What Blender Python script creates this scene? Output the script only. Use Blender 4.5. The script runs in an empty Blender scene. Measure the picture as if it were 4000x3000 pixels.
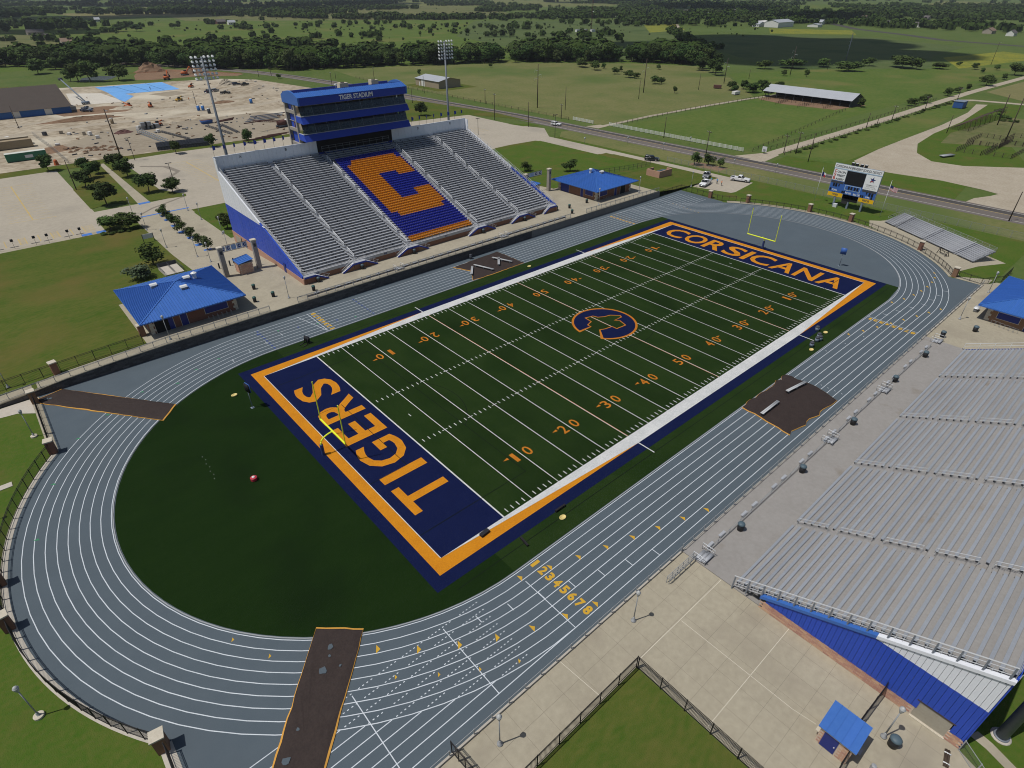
import bpy, bmesh, math, random
from mathutils import Vector, Matrix
random.seed(7)
R = math.radians
sc = bpy.context.scene
C = bpy.context.collection
# ---------------------------------------------------------------- camera, world, sun, exposure
cam = bpy.data.cameras.new('camera'); cam.lens = 20.78; cam.sensor_width = 36; cam.clip_start = .5; cam.clip_end = 30000
co = bpy.data.objects.new('camera', cam); C.objects.link(co)
co.location = (-77.559, -62.074, 52.352); co.rotation_euler = (R(55.981), R(.06), R(-41.356)); sc.camera = co
SUN_EL, SUN_AZ = 64.5, 159.0          # the sun stands 64.5 deg high, azimuth counted from +X towards +Y
w = bpy.data.worlds.new('World'); sc.world = w; w.use_nodes = True
nt = w.node_tree; bg = nt.nodes['Background']; sky = nt.nodes.new('ShaderNodeTexSky'); sky.sky_type = 'NISHITA'; sky.sun_disc = False
sky.sun_elevation = R(SUN_EL); sky.sun_rotation = R(90 - SUN_AZ); sky.air_density = 1.0; sky.dust_density = 1.5
nt.links.new(sky.outputs[0], bg.inputs[0]); bg.inputs[1].default_value = .06
sl = bpy.data.lights.new('sun', 'SUN'); sl.energy = 3.1; sl.angle = R(.55); sl.color = (1, .965, .91)
so = bpy.data.objects.new('sun', sl); C.objects.link(so)
sd = Vector((math.cos(R(SUN_EL)) * math.cos(R(SUN_AZ)), math.cos(R(SUN_EL)) * math.sin(R(SUN_AZ)), math.sin(R(SUN_EL))))
so.rotation_euler = sd.to_track_quat('Z', 'Y').to_euler(); so.location = (0, 0, 120)
vs = sc.view_settings; vs.view_transform = 'Standard'; vs.look = 'None'; vs.exposure = 0; vs.gamma = 1; vs.use_curve_mapping = False
sc.cycles.pixel_filter_type = 'BLACKMAN_HARRIS'; sc.cycles.filter_width = 1.05; sc.cycles.max_bounces = 6; sc.cycles.diffuse_bounces = 2; sc.cycles.glossy_bounces = 2; sc.cycles.transmission_bounces = 4; sc.cycles.transparent_max_bounces = 8
# ---------------------------------------------------------------- materials
M = {}
def mat(name, c1, c2=None, s1=.5, s2=None, rough=.75, metal=0, spec=.3, lo=.35, hi=.65, bump=0, bscale=20, rnd=0, trans=0, c3=None, s3=.02, m3=.5, st=None, w3=.15):
    """Principled material; c1..c2 mixed by world-space noise, c3 in broad patches."""
    m = bpy.data.materials.new(name); m.use_nodes = True; t = m.node_tree; n = t.nodes; L = t.links
    b = n['Principled BSDF']; b.inputs['Roughness'].default_value = rough; b.inputs['Metallic'].default_value = metal
    b.inputs['Specular IOR Level'].default_value = spec
    col = None
    if c2 is not None:
        g = n.new('ShaderNodeNewGeometry'); pos = g.outputs['Position']
        if st: vm_ = n.new('ShaderNodeVectorMath'); vm_.operation = 'MULTIPLY'; vm_.inputs[1].default_value = st; L.new(pos, vm_.inputs[0]); pos = vm_.outputs[0]
        a = n.new('ShaderNodeTexNoise'); a.inputs['Scale'].default_value = s1; a.inputs['Detail'].default_value = 6; a.inputs['Roughness'].default_value = .65
        L.new(pos, a.inputs['Vector']); r = n.new('ShaderNodeMapRange'); r.inputs['From Min'].default_value = lo; r.inputs['From Max'].default_value = hi
        fac = a.outputs['Fac']
        if s2:
            a2 = n.new('ShaderNodeTexNoise'); a2.inputs['Scale'].default_value = s2; a2.inputs['Detail'].default_value = 4; L.new(pos, a2.inputs['Vector'])
            mx = n.new('ShaderNodeMath'); mx.operation = 'ADD'; L.new(fac, mx.inputs[0]); L.new(a2.outputs['Fac'], mx.inputs[1])
            hf = n.new('ShaderNodeMath'); hf.operation = 'MULTIPLY'; hf.inputs[1].default_value = .5; L.new(mx.outputs[0], hf.inputs[0]); fac = hf.outputs[0]
        L.new(fac, r.inputs['Value']); mix = n.new('ShaderNodeMixRGB'); mix.inputs[1].default_value = (*c1, 1); mix.inputs[2].default_value = (*c2, 1); L.new(r.outputs[0], mix.inputs[0]); col = mix.outputs[0]
        if c3 is not None:
            a3 = n.new('ShaderNodeTexNoise'); a3.inputs['Scale'].default_value = s3; a3.inputs['Detail'].default_value = 5; L.new(g.outputs['Position'], a3.inputs['Vector'])
            r3 = n.new('ShaderNodeMapRange'); r3.inputs['From Min'].default_value = m3; r3.inputs['From Max'].default_value = m3 + w3; L.new(a3.outputs['Fac'], r3.inputs['Value'])
            mix3 = n.new('ShaderNodeMixRGB'); L.new(r3.outputs[0], mix3.inputs[0]); L.new(col, mix3.inputs[1]); mix3.inputs[2].default_value = (*c3, 1); col = mix3.outputs[0]
        if bump:
            a4 = n.new('ShaderNodeTexNoise'); a4.inputs['Scale'].default_value = bscale; L.new(g.outputs['Position'], a4.inputs['Vector'])
            bp = n.new('ShaderNodeBump'); bp.inputs['Strength'].default_value = bump; bp.inputs['Distance'].default_value = .1; L.new(a4.outputs['Fac'], bp.inputs['Height']); L.new(bp.outputs[0], b.inputs['Normal'])
    if rnd:
        oi = n.new('ShaderNodeObjectInfo'); hs = n.new('ShaderNodeHueSaturation'); mr = n.new('ShaderNodeMapRange'); mr.inputs['To Min'].default_value = 1 - rnd; mr.inputs['To Max'].default_value = 1 + rnd
        L.new(oi.outputs['Random'], mr.inputs['Value']); L.new(mr.outputs[0], hs.inputs['Value'])
        mh = n.new('ShaderNodeMapRange'); mh.inputs['To Min'].default_value = .485 if rnd > .1 else .499; mh.inputs['To Max'].default_value = .52 if rnd > .1 else .501; L.new(oi.outputs['Random'], mh.inputs['Value']); L.new(mh.outputs[0], hs.inputs['Hue'])
        if col: L.new(col, hs.inputs['Color'])
        else: hs.inputs['Color'].default_value = (*c1, 1)
        col = hs.outputs[0]
    if col: L.new(col, b.inputs['Base Color'])
    else: b.inputs['Base Color'].default_value = (*c1, 1)
    if trans:
        b.inputs['Transmission Weight'].default_value = trans
    M[name] = m; return m
# ground covers
mat('pasture', (.062, .108, .022), (.112, .136, .040), .05, .5, rough=.95, spec=.1, c3=(.095, .135, .036), s3=.006, m3=.5, bump=.4, bscale=.8)
mat('meadow', (.110, .135, .040), (.185, .172, .072), .06, .7, rough=.95, spec=.1, c3=(.095, .130, .036), s3=.014, m3=.5, bump=.4, bscale=1.2)
mat('green_field', (.064, .118, .022), (.118, .146, .038), .05, .5, rough=.95, spec=.05, c3=(.140, .146, .046), s3=.02, m3=.54)
mat('olive_field', (.092, .115, .036), (.170, .156, .072), .04, .4, rough=.95, spec=.1, c3=(.080, .108, .034), s3=.015, m3=.55)
mat('scrub', (.068, .105, .032), (.105, .128, .046), .06, .6, rough=.95, spec=.1, c3=(.060, .092, .030), s3=.02, m3=.52)
mat('yellow_flowers', (.27, .25, .03), (.10, .14, .035), .06, .5, rough=.95, spec=.1)
mat('dry_field', (.20, .18, .08), (.15, .15, .06), .05, .5, rough=.95, spec=.1)
mat('lawn', (.054, .098, .014), (.108, .116, .028), .14, 1.4, rough=.95, spec=.04, c3=(.135, .108, .034), s3=.075, m3=.47, w3=.3, st=(.6, 1.3, 1), bump=.5, bscale=9)
mat('lawn_rich', (.052, .110, .013), (.096, .120, .026), .2, 2, rough=.95, spec=.04, c3=(.118, .104, .032), s3=.16, m3=.54, w3=.25, bump=.5, bscale=9)
mat('dirt_site', (.46, .40, .305), (.25, .20, .14), .045, .35, rough=.95, spec=.05, lo=.40, hi=.60, c3=(.54, .49, .39), s3=.022, m3=.5, bump=.2, bscale=.9)
mat('brown_dirt', (.17, .105, .065), (.26, .17, .11), .12, .9, rough=.95, spec=.1, bump=.6, bscale=1.5)
mat('yard_dirt', (.34, .295, .228), (.25, .21, .155), .06, .5, rough=.95, spec=.05, c3=(.32, .275, .205), s3=.04, m3=.52, bump=.5, bscale=1)
mat('stain', (.235, .205, .165), (.20, .175, .14), .3, 2, rough=.9)
mat('gravel', (.43, .38, .30), (.33, .28, .21), .15, 1.5, rough=.95, spec=.1, bump=.4, bscale=3)
mat('asphalt', (.125, .108, .098), (.165, .145, .13), .08, 2, rough=.9, spec=.2)
mat('asphalt_dark', (.060, .056, .054), (.085, .078, .074), .2, 3, rough=.9, spec=.2)
mat('concrete_lot', (.42, .375, .30), (.35, .312, .25), .08, .9, rough=.9, spec=.2, c3=(.31, .28, .23), s3=.05, m3=.57)
mat('concrete', (.395, .355, .268), (.325, .290, .218), .16, 1.8, rough=.88, spec=.2, c3=(.29, .255, .195), s3=.17, m3=.53, w3=.22)
mat('concrete_pale', (.52, .48, .41), (.44, .40, .34), .3, 2, rough=.85)
mat('concrete_grey', (.30, .285, .268), (.26, .245, .228), .3, 2, rough=.85, c3=(.20, .17, .135), s3=.22, m3=.62)
mat('white_slab', (.62, .58, .50), (.52, .48, .41), .1, .8)
mat('track_grey', (.078, .102, .122), (.096, .122, .143), .3, 14, rough=.85, spec=.25, c3=(.084, .106, .124), s3=.09, m3=.48, w3=.25, bump=.3, bscale=45)
mat('turf_end', (.0082, .0215, .0048), (.0120, .0275, .0062), .5, 6, rough=.95, spec=.02, bump=.4, bscale=14, c3=(.0072, .0165, .0052), s3=.07, m3=.52, w3=.2, st=(.35, 1, 1))
mat('turf_light', (.0150, .0330, .0075), (.0215, .0405, .0105), .5, 6, rough=.95, spec=.02, c3=(.0125, .0285, .0068), s3=.10, m3=.48, w3=.2, st=(1, .3, 1), bump=.5, bscale=14)
mat('turf_dark', (.0125, .0280, .0066), (.0180, .0345, .0090), .5, 6, rough=.95, spec=.02, c3=(.0110, .0240, .0062), s3=.10, m3=.48, w3=.2, st=(1, .3, 1), bump=.5, bscale=14)
mat('turf_navy', (.0065, .0105, .046), (.0085, .0135, .056), .5, 7, rough=.95, spec=.02, bump=.4, bscale=14)
mat('turf_orange', (.60, .235, .012), (.46, .165, .010), .5, 6, rough=.9, spec=.12, lo=.42, hi=.72, bump=.4, bscale=14)
mat('turf_white', (.62, .62, .61), (.40, .42, .42), .4, 5, rough=.9, spec=.12, lo=.4, hi=.7, bump=.3, bscale=14)
mat('turf_number', (.52, .185, .018), (.36, .125, .014), .5, 8, rough=.9, spec=.1)
mat('black_line', (.006, .010, .006), rough=.95, spec=.1)
mat('paint_white', (.62, .66, .70), (.40, .44, .48), .5, 9, lo=.42, hi=.75, rough=.8)
mat('paint_yellow', (.60, .36, .03), (.52, .30, .03), .8, 9, rough=.8)
mat('paint_yellow_faded', (.58, .40, .08), (.46, .34, .14), .4, 3, rough=.85)
mat('paint_green', (.04, .22, .10), rough=.8); mat('paint_navy', (.03, .06, .22), rough=.8); mat('paint_blue', (.06, .17, .52), (.07, .19, .48), .8, 4, rough=.8)
mat('joint_pale', (.60, .55, .45), rough=.9); mat('joint_dark', (.20, .175, .135), rough=.9)
mat('paint_road_white', (.62, .60, .56), (.45, .43, .4), .5, 3, rough=.8)
# building stuff
mat('aluminium', (.42, .435, .46), (.36, .375, .40), .6, 6, rough=.5, metal=.1, spec=.5, rnd=.07)
mat('aluminium_blue', (.315, .338, .372), (.275, .297, .332), .5, 5, rough=.5, metal=.1, spec=.45, rnd=.07)
mat('aluminium_deck', (.36, .365, .38), (.31, .315, .33), .4, 5, rough=.55, metal=.1, spec=.45, rnd=.06)
mat('aluminium_warm', (.335, .322, .308), (.285, .272, .258), .35, 4, rough=.6, metal=.1, spec=.4, c3=(.26, .215, .16), s3=.25, m3=.64, rnd=.05)
mat('aluminium_riser', (.36, .375, .41), (.30, .315, .35), .4, 6, rough=.55, metal=.1, rnd=.08)
mat('rail_metal', (.54, .55, .56), rough=.4, metal=.1, spec=.5); mat('rail_white', (.74, .76, .78), rough=.4, metal=.1)
mat('galvanised', (.36, .375, .385), (.30, .31, .32), 1, 9, rough=.5, metal=.1); mat('pole_grey', (.20, .22, .25), (.16, .18, .21), .3, 4, rough=.5, metal=.2)
mat('black_metal', (.018, .016, .018), rough=.5); mat('dark_iron', (.035, .033, .036), rough=.6); mat('bracket_dark', (.045, .048, .058), rough=.7)
mat('chain_link', (.30, .31, .31), rough=.5, metal=.3)
mat('seat_blue', (.020, .030, .30), (.024, .036, .34), 1, 9, rough=.5); mat('seat_orange', (.66, .26, .018), (.58, .22, .016), 1, 9, rough=.5)
mat('panel_blue', (.018, .064, .43), (.026, .082, .50), .25, 3, rough=.5, spec=.4, rnd=.05); mat('panel_white', (.78, .80, .84), (.72, .74, .79), .5, 5, rough=.45)
mat('roof_blue', (.036, .130, .43), (.046, .148, .46), .35, 3, rough=.42, spec=.5, rnd=.05); mat('fascia_blue', (.019, .046, .32), (.022, .052, .34), .5, 5, rough=.5)
mat('brick', (.50, .30, .215), (.42, .245, .175), 1.2, 9, rough=.9, spec=.15); mat('brick_red', (.24, .125, .085), (.19, .095, .065), 1.2, 9, rough=.9, spec=.15, rnd=.18); mat('mortar', (.60, .50, .40), (.52, .43, .34), 1, 8, rough=.95)
mat('brick_piece', (.56, .33, .24), (.46, .27, .195), 2, 12, rough=.9, spec=.15, rnd=.16)
mat('block_wall', (.092, .088, .088), (.066, .064, .066), .9, 5, rough=.95, spec=.1, c3=(.12, .115, .11), s3=.3, m3=.6, bump=.8, bscale=3)
mat('block_piece', (.115, .108, .105), (.080, .076, .076), 1.5, 8, rough=.95, spec=.1, rnd=.22); mat('wall_grey', (.20, .19, .175), (.16, .15, .14), .6, 4, rough=.9)
mat('stone_cap', (.58, .53, .43), (.48, .43, .34), 1.5, 8, rough=.9); mat('column_stone', (.36, .33, .29), (.29, .265, .23), .8, 5, rough=.9)
mat('door_blue', (.018, .032, .20), rough=.45); mat('door_tan', (.38, .35, .28), (.33, .30, .24), .5, 5, rough=.7)
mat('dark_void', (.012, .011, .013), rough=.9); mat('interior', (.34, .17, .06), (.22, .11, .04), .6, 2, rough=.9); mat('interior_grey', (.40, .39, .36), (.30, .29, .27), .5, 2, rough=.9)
mat('glass', (.05, .065, .068), rough=.06, spec=.7); mat('car_glass', (.012, .014, .017), rough=.08, spec=.6)
mat('goal_yellow', (.80, .90, .04), rough=.4); mat('pad_navy', (.03, .05, .16), rough=.6)
mat('mat_brown', (.028, .019, .017), (.042, .029, .025), .9, 6, rough=.8, spec=.3, bump=.4, bscale=2.5); mat('mat_edge', (.66, .34, .06), (.55, .27, .05), 1, 6, rough=.8); mat('mat_edge_light', (.72, .33, .13), rough=.8)
mat('can_dark', (.020, .020, .022), rough=.5); mat('can_lid', (.09, .13, .16), (.07, .11, .13), 3, 9, rough=.5); mat('can_lid_green', (.035, .10, .09), rough=.5)
mat('globe_grey', (.42, .43, .42), rough=.35); mat('lamp_white', (.72, .73, .72), rough=.35); mat('wood', (.085, .060, .042), (.060, .043, .032), 1, 8, rough=.9); mat('wood_pole', (.075, .055, .042), (.05, .038, .03), .7, 5, rough=.9)
mat('bark', (.10, .075, .055), (.07, .052, .04), 2, 12, rough=.95, spec=.1)
for nm, a, b_ in (('leaf_oak', (.027, .052, .012), (.052, .082, .020)), ('leaf_mid', (.040, .072, .016), (.076, .106, .026)), ('leaf_light', (.055, .080, .026), (.085, .105, .036)), ('leaf_flower', (.04, .065, .022), (.10, .115, .075))):
    mat(nm, a, b_, .9, 4, rough=.85, spec=.15, rnd=.3)
mat('wood_far', (.026, .050, .012), (.056, .084, .021), .09, .5, rough=.95, spec=.02, c3=(.046, .064, .024), s3=.012, m3=.5)
mat('car_white', (.72, .73, .74), rough=.22, spec=.6); mat('car_black', (.012, .016, .020), rough=.2, spec=.6); mat('car_silver', (.30, .31, .32), rough=.25, metal=.4); mat('car_navy', (.02, .035, .07), rough=.25, spec=.6)
mat('tyre', (.012, .012, .012), rough=.85); mat('rim', (.42, .43, .45), rough=.3, metal=.7); mat('chrome', (.55, .56, .58), rough=.15, metal=.9); mat('headlamp', (.8, .82, .85), rough=.1); mat('tail_red', (.35, .02, .015), rough=.3)
mat('machine_orange', (.55, .13, .03), (.45, .10, .03), 1, 6, rough=.6); mat('machine_yellow', (.50, .30, .04), rough=.6); mat('steel_rust', (.13, .055, .045), (.09, .045, .04), .8, 6, rough=.8); mat('steel_blue', (.22, .27, .33), (.17, .21, .26), .6, 4, rough=.6); mat('steel_dark', (.045, .050, .062), (.06, .066, .08), .6, 4, rough=.6)
mat('container_green', (.045, .19, .11), (.04, .165, .095), .8, 5, rough=.6); mat('container_tan', (.34, .27, .175), (.30, .235, .15), .8, 5, rough=.7); mat('container_roof', (.60, .62, .56), rough=.6); mat('toilet_blue', (.04, .17, .48), rough=.5); mat('dumpster_blue', (.03, .09, .28), rough=.6)
mat('tarp_blue', (.14, .36, .74), (.19, .44, .82), .12, .9, rough=.5, c3=(.10, .28, .62), s3=.06, m3=.56, bump=.5, bscale=1.2); mat('tarp_seam', (.06, .17, .36), rough=.7); mat('roof_brown', (.082, .066, .056), (.068, .055, .047), .3, 3, rough=.9); mat('sheet_blue', (.045, .15, .43), (.04, .135, .39), .3, 3, rough=.7)
mat('metal_roof', (.50, .52, .55), (.43, .45, .48), .2, 3, rough=.45, metal=.2); mat('shed_tan', (.33, .27, .19), (.30, .245, .17), .4, 3, rough=.8); mat('house_wall', (.40, .35, .29), (.33, .28, .23), .3, 2, rough=.9); mat('house_white', (.68, .67, .64), rough=.8); mat('house_roof', (.095, .085, .085), (.13, .115, .11), .3, 2, rough=.9); mat('house_roof_tan', (.24, .17, .125), (.2, .14, .1), .3, 2, rough=.9)
mat('fence_white', (.66, .66, .62), rough=.8); mat('insulator', (.68, .70, .70), rough=.4)
mat('silver_bench', (.46, .47, .48), rough=.45); mat('board_white', (.80, .81, .80), rough=.6); mat('board_paleblue', (.38, .50, .62), rough=.6); mat('board_blue', (.045, .125, .40), rough=.5); mat('board_black', (.010, .010, .012), rough=.6); mat('board_yellow', (.80, .46, .008), rough=.6); mat('ink', (.05, .055, .065), rough=.7); mat('ink_red', (.50, .08, .05), rough=.7); mat('ink_navy', (.03, .04, .14), rough=.7); mat('ink_grey', (.38, .37, .36), rough=.7)
mat('flag_red', (.42, .03, .04), rough=.8); mat('flag_white', (.70, .70, .70), rough=.8); mat('flag_blue', (.02, .03, .12), rough=.8); mat('sign_white', (.60, .62, .63), rough=.5)
mat('skin', (.38, .22, .15), rough=.6); mat('cloth_blue', (.06, .28, .55), rough=.9); mat('cloth_orange', (.75, .20, .05), rough=.9); mat('cloth_dark', (.02, .022, .028), rough=.9); mat('hair', (.03, .02, .015), rough=.8)
mat('yellow_plastic', (.70, .56, .22), rough=.5); mat('red_plastic', (.45, .03, .05), rough=.5); mat('water', (.16, .19, .21), rough=.08, spec=.6); mat('cloud_white', (.85, .85, .86), rough=1, spec=0)
# ---------------------------------------------------------------- mesh helpers
class MB:
    def __init__(s): s.v = []; s.f = []
    def poly(s, pts):
        i = len(s.v); s.v += [tuple(p) for p in pts]; s.f.append(tuple(range(i, i + len(pts)))); return s
    def box(s, x0, x1, y0, y1, z0, z1):
        i = len(s.v); s.v += [(x, y, z) for z in (z0, z1) for x, y in ((x0, y0), (x1, y0), (x1, y1), (x0, y1))]
        s.f += [tuple(i + k for k in q) for q in ((3, 2, 1, 0), (4, 5, 6, 7), (0, 1, 5, 4), (1, 2, 6, 5), (2, 3, 7, 6), (3, 0, 4, 7))]; return s
    def obox(s, c, ax, ay, az):
        c, ax, ay, az = Vector(c), Vector(ax), Vector(ay), Vector(az); i = len(s.v)
        s.v += [tuple(c + sx * ax + sy * ay + sz * az) for sz in (-1, 1) for sx, sy in ((-1, -1), (1, -1), (1, 1), (-1, 1))]
        s.f += [tuple(i + k for k in q) for q in ((3, 2, 1, 0), (4, 5, 6, 7), (0, 1, 5, 4), (1, 2, 6, 5), (2, 3, 7, 6), (3, 0, 4, 7))]; return s
    def bar(s, a, b, wd, ht=None):
        a, b = Vector(a), Vector(b); d = b - a; ht = ht or wd
        if d.length < 1e-6: return s
        up = Vector((0, 0, 1)) if abs(d.normalized().z) < .95 else Vector((1, 0, 0)); sx = d.cross(up).normalized(); uz = sx.cross(d).normalized()
        return s.obox((a + b) / 2, d / 2, sx * wd / 2, uz * ht / 2)
    def tube(s, pts, r, n=6, cap=True, r2=None):
        pts = [Vector(p) for p in pts]; i0 = len(s.v); k = len(pts)
        for j, p in enumerate(pts):
            d = (pts[min(j + 1, k - 1)] - pts[max(j - 1, 0)]).normalized(); up = Vector((0, 0, 1)) if abs(d.z) < .9 else Vector((1, 0, 0))
            a = d.cross(up).normalized(); b = a.cross(d).normalized(); rr = r if r2 is None else r + (r2 - r) * j / (k - 1)
            s.v += [tuple(p + (a * math.cos(t) + b * math.sin(t)) * rr) for t in (2 * math.pi * q / n for q in range(n))]
        for j in range(k - 1):
            for q in range(n): s.f.append((i0 + j * n + q, i0 + j * n + (q + 1) % n, i0 + (j + 1) * n + (q + 1) % n, i0 + (j + 1) * n + q))
        if cap: s.f += [tuple(i0 + q for q in range(n - 1, -1, -1)), tuple(i0 + (k - 1) * n + q for q in range(n))]
        return s
    def lathe(s, prof, n=12, at=(0, 0, 0)):
        i0 = len(s.v); k = len(prof)
        for r, z in prof: s.v += [(at[0] + r * math.cos(2 * math.pi * q / n), at[1] + r * math.sin(2 * math.pi * q / n), at[2] + z) for q in range(n)]
        for j in range(k - 1):
            for q in range(n): s.f.append((i0 + j * n + q, i0 + j * n + (q + 1) % n, i0 + (j + 1) * n + (q + 1) % n, i0 + (j + 1) * n + q))
        s.f += [tuple(i0 + q for q in range(n - 1, -1, -1)), tuple(i0 + (k - 1) * n + q for q in range(n))]; return s
    def prism(s, pts, z0, z1):
        n = len(pts); i = len(s.v); s.v += [(p[0], p[1], z0) for p in pts] + [(p[0], p[1], z1) for p in pts]
        s.f += [tuple(range(i + n - 1, i - 1, -1)), tuple(range(i + n, i + 2 * n))] + [(i + k, i + (k + 1) % n, i + n + (k + 1) % n, i + n + k) for k in range(n)]; return s
    def xprism(s, prof, x0, x1):                       # profile of (y, z) swept along x
        n = len(prof); i = len(s.v); s.v += [(x0, p[0], p[1]) for p in prof] + [(x1, p[0], p[1]) for p in prof]
        s.f += [tuple(range(i, i + n)), tuple(range(i + 2 * n - 1, i + n - 1, -1))] + [(i + (k + 1) % n, i + k, i + n + k, i + n + (k + 1) % n) for k in range(n)]; return s
    def yprism(s, prof, y0, y1):                       # profile of (x, z) swept along y
        n = len(prof); i = len(s.v); s.v += [(p[0], y0, p[1]) for p in prof] + [(p[0], y1, p[1]) for p in prof]
        s.f += [tuple(range(i, i + n)), tuple(range(i + 2 * n - 1, i + n - 1, -1))] + [(i + (k + 1) % n, i + k, i + n + k, i + n + (k + 1) % n) for k in range(n)]; return s
    def strip(s, a, b):
        i = len(s.v); n = len(a); s.v += [tuple(p) for p in a] + [tuple(p) for p in b]
        s.f += [(i + k, i + k + 1, i + n + k + 1, i + n + k) for k in range(n - 1)]; return s
    def mesh(s, name, m, smooth=False):
        me = bpy.data.meshes.new(name); me.from_pydata(s.v, [], s.f)
        if smooth: me.polygons.foreach_set('use_smooth', [True] * len(me.polygons))
        for q in (m if isinstance(m, (list, tuple)) else [m]): me.materials.append(M[q])
        me.update(); return me
    def build(s, name, m, parent=None, smooth=False, world=True):
        o = bpy.data.objects.new(name, s.mesh(name, m, smooth)); C.objects.link(o)
        if parent is not None:
            o.parent = parent
            if world:
                r = parent
                while r.parent is not None: r = r.parent
                off = r.location
                if off.length > 0: o.data.transform(Matrix.Translation(-off))
        return o
def tag(o, label=None, cat=None, group=None, kind=None):
    for k, v in (('label', label), ('category', cat), ('group', group), ('kind', kind)):
        if v: o[k] = v
    return o
def thing(name, label, cat, loc=(0, 0, 0), rz=0, group=None):
    o = bpy.data.objects.new(name, None); o.empty_display_size = .2; C.objects.link(o); o.location = loc; o.rotation_euler = (0, 0, rz); return tag(o, label, cat, group)
def struct(o): o['kind'] = 'structure'; return o
def stuff(o): o['kind'] = 'stuff'; return o
def inst(me, name, parent, loc=(0, 0, 0), rz=0, sc_=None):
    o = bpy.data.objects.new(name, me); C.objects.link(o); o.parent = parent; o.location = loc; o.rotation_euler = (0, 0, rz)
    if sc_: o.scale = sc_
    return o
def copy_tree(o, parent=None):
    c = o.copy(); C.objects.link(c); c.parent = parent
    for ch in o.children: copy_tree(ch, c)
    return c
def place(proto, used, loc, rz=0, scale=None, label=None, group=None):
    o = copy_tree(proto) if used else proto
    o.location = loc; o.rotation_euler = (0, 0, rz)
    if scale: o.scale = scale if isinstance(scale, tuple) else (scale,) * 3
    if label: o['label'] = label
    if group: o['group'] = group
    return o
def text_mesh(txt, bold=0.0, res=3):
    cu = bpy.data.curves.new('text', 'FONT'); cu.body = txt; cu.offset = bold; cu.resolution_u = res; cu.align_x = 'LEFT'
    o = bpy.data.objects.new('text', cu); C.objects.link(o); dg = bpy.context.evaluated_depsgraph_get(); me = bpy.data.meshes.new_from_object(o.evaluated_get(dg)); bpy.data.objects.remove(o); bpy.data.curves.remove(cu)
    return me
def text(txt, m, org, ex, ey, W, H, name='lettering', parent=None, bold=.0, lift=0):
    """Lettering filling W x H from corner org along unit vectors ex, ey."""
    me = text_mesh(txt, bold); xs = [v.co.x for v in me.vertices]; ys = [v.co.y for v in me.vertices]; x0, x1, y0, y1 = min(xs), max(xs), min(ys), max(ys)
    ex, ey, org = Vector(ex), Vector(ey), Vector(org); nn = ex.cross(ey).normalized()
    for v in me.vertices: v.co = org + ex * ((v.co.x - x0) / (x1 - x0) * W) + ey * ((v.co.y - y0) / (y1 - y0) * H) + nn * lift
    me.materials.clear(); me.materials.append(M[m]); o = bpy.data.objects.new(name, me); C.objects.link(o)
    if parent is not None:
        o.parent = parent; r = parent
        while r.parent is not None: r = r.parent
        if r.location.length > 0: me.transform(Matrix.Translation(-r.location))
    return o
def interp(x, tab):
    if x <= tab[0][0]: return tab[0][1]
    for (a, p), (b, q) in zip(tab, tab[1:]):
        if x <= b: return p + (q - p) * (x - a) / (b - a)
    return tab[-1][1]
GXT = [(-120, 0), (-96, .25), (-84, .95), (-79, 1.45), (-72, 1.75), (-64, 1.9), (66, 1.9), (73, 1.55), (80, .8), (90, .45), (104, 0)]
def hz(x, y):                                          # ground height on the home side, above the track level
    if y < 41.75: return 0
    return interp(x, GXT) * interp(y, [(64, 1), (90, 0)])
def sheet(name, m, x0, x1, y0, y1, lift, step=3.0, parent=None):
    nx, ny = max(1, int((x1 - x0) / step)), max(1, int((y1 - y0) / step)); b = MB()
    b.v = [(x0 + (x1 - x0) * i / nx, y0 + (y1 - y0) * j / ny, hz(x0 + (x1 - x0) * i / nx, max(41.76, y0 + (y1 - y0) * j / ny)) + lift) for j in range(ny + 1) for i in range(nx + 1)]
    b.f = [(j * (nx + 1) + i, j * (nx + 1) + i + 1, (j + 1) * (nx + 1) + i + 1, (j + 1) * (nx + 1) + i) for j in range(ny) for i in range(nx)]
    return struct(b.build(name, m, parent))
def flat(name, m, pts, z, parent=None, st=True):
    o = MB().poly([(p[0], p[1], z) for p in pts]).build(name, m, parent)
    return struct(o) if st else o
def arc(cx, cy, r, a0, a1, n): return [(cx + r * math.cos(R(a0 + (a1 - a0) * k / n)), cy + r * math.sin(R(a0 + (a1 - a0) * k / n))) for k in range(n + 1)]
# glass that lets the room behind show
m = bpy.data.materials.new('pane'); m.use_nodes = True; t = m.node_tree; t.nodes.clear()
_o = t.nodes.new('ShaderNodeOutputMaterial'); _m = t.nodes.new('ShaderNodeMixShader'); _a = t.nodes.new('ShaderNodeBsdfTransparent'); _a.inputs[0].default_value = (.62, .70, .70, 1); _g = t.nodes.new('ShaderNodeBsdfGlossy'); _g.inputs['Roughness'].default_value = .05
_f = t.nodes.new('ShaderNodeFresnel'); _f.inputs[0].default_value = 1.6; t.links.new(_f.outputs[0], _m.inputs[0]); t.links.new(_a.outputs[0], _m.inputs[1]); t.links.new(_g.outputs[0], _m.inputs[2]); t.links.new(_m.outputs[0], _o.inputs[0]); M['pane'] = m
m = bpy.data.materials.new('mesh_wire'); m.use_nodes = True; t = m.node_tree; t.nodes.clear()      # chain link: a fine net, mostly holes
_o = t.nodes.new('ShaderNodeOutputMaterial'); _m = t.nodes.new('ShaderNodeMixShader'); _m.inputs[0].default_value = .13; _a = t.nodes.new('ShaderNodeBsdfTransparent'); _g = t.nodes.new('ShaderNodeBsdfDiffuse'); _g.inputs[0].default_value = (.30, .31, .30, 1)
t.links.new(_a.outputs[0], _m.inputs[1]); t.links.new(_g.outputs[0], _m.inputs[2]); t.links.new(_m.outputs[0], _o.inputs[0]); M['mesh_wire'] = m
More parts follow.
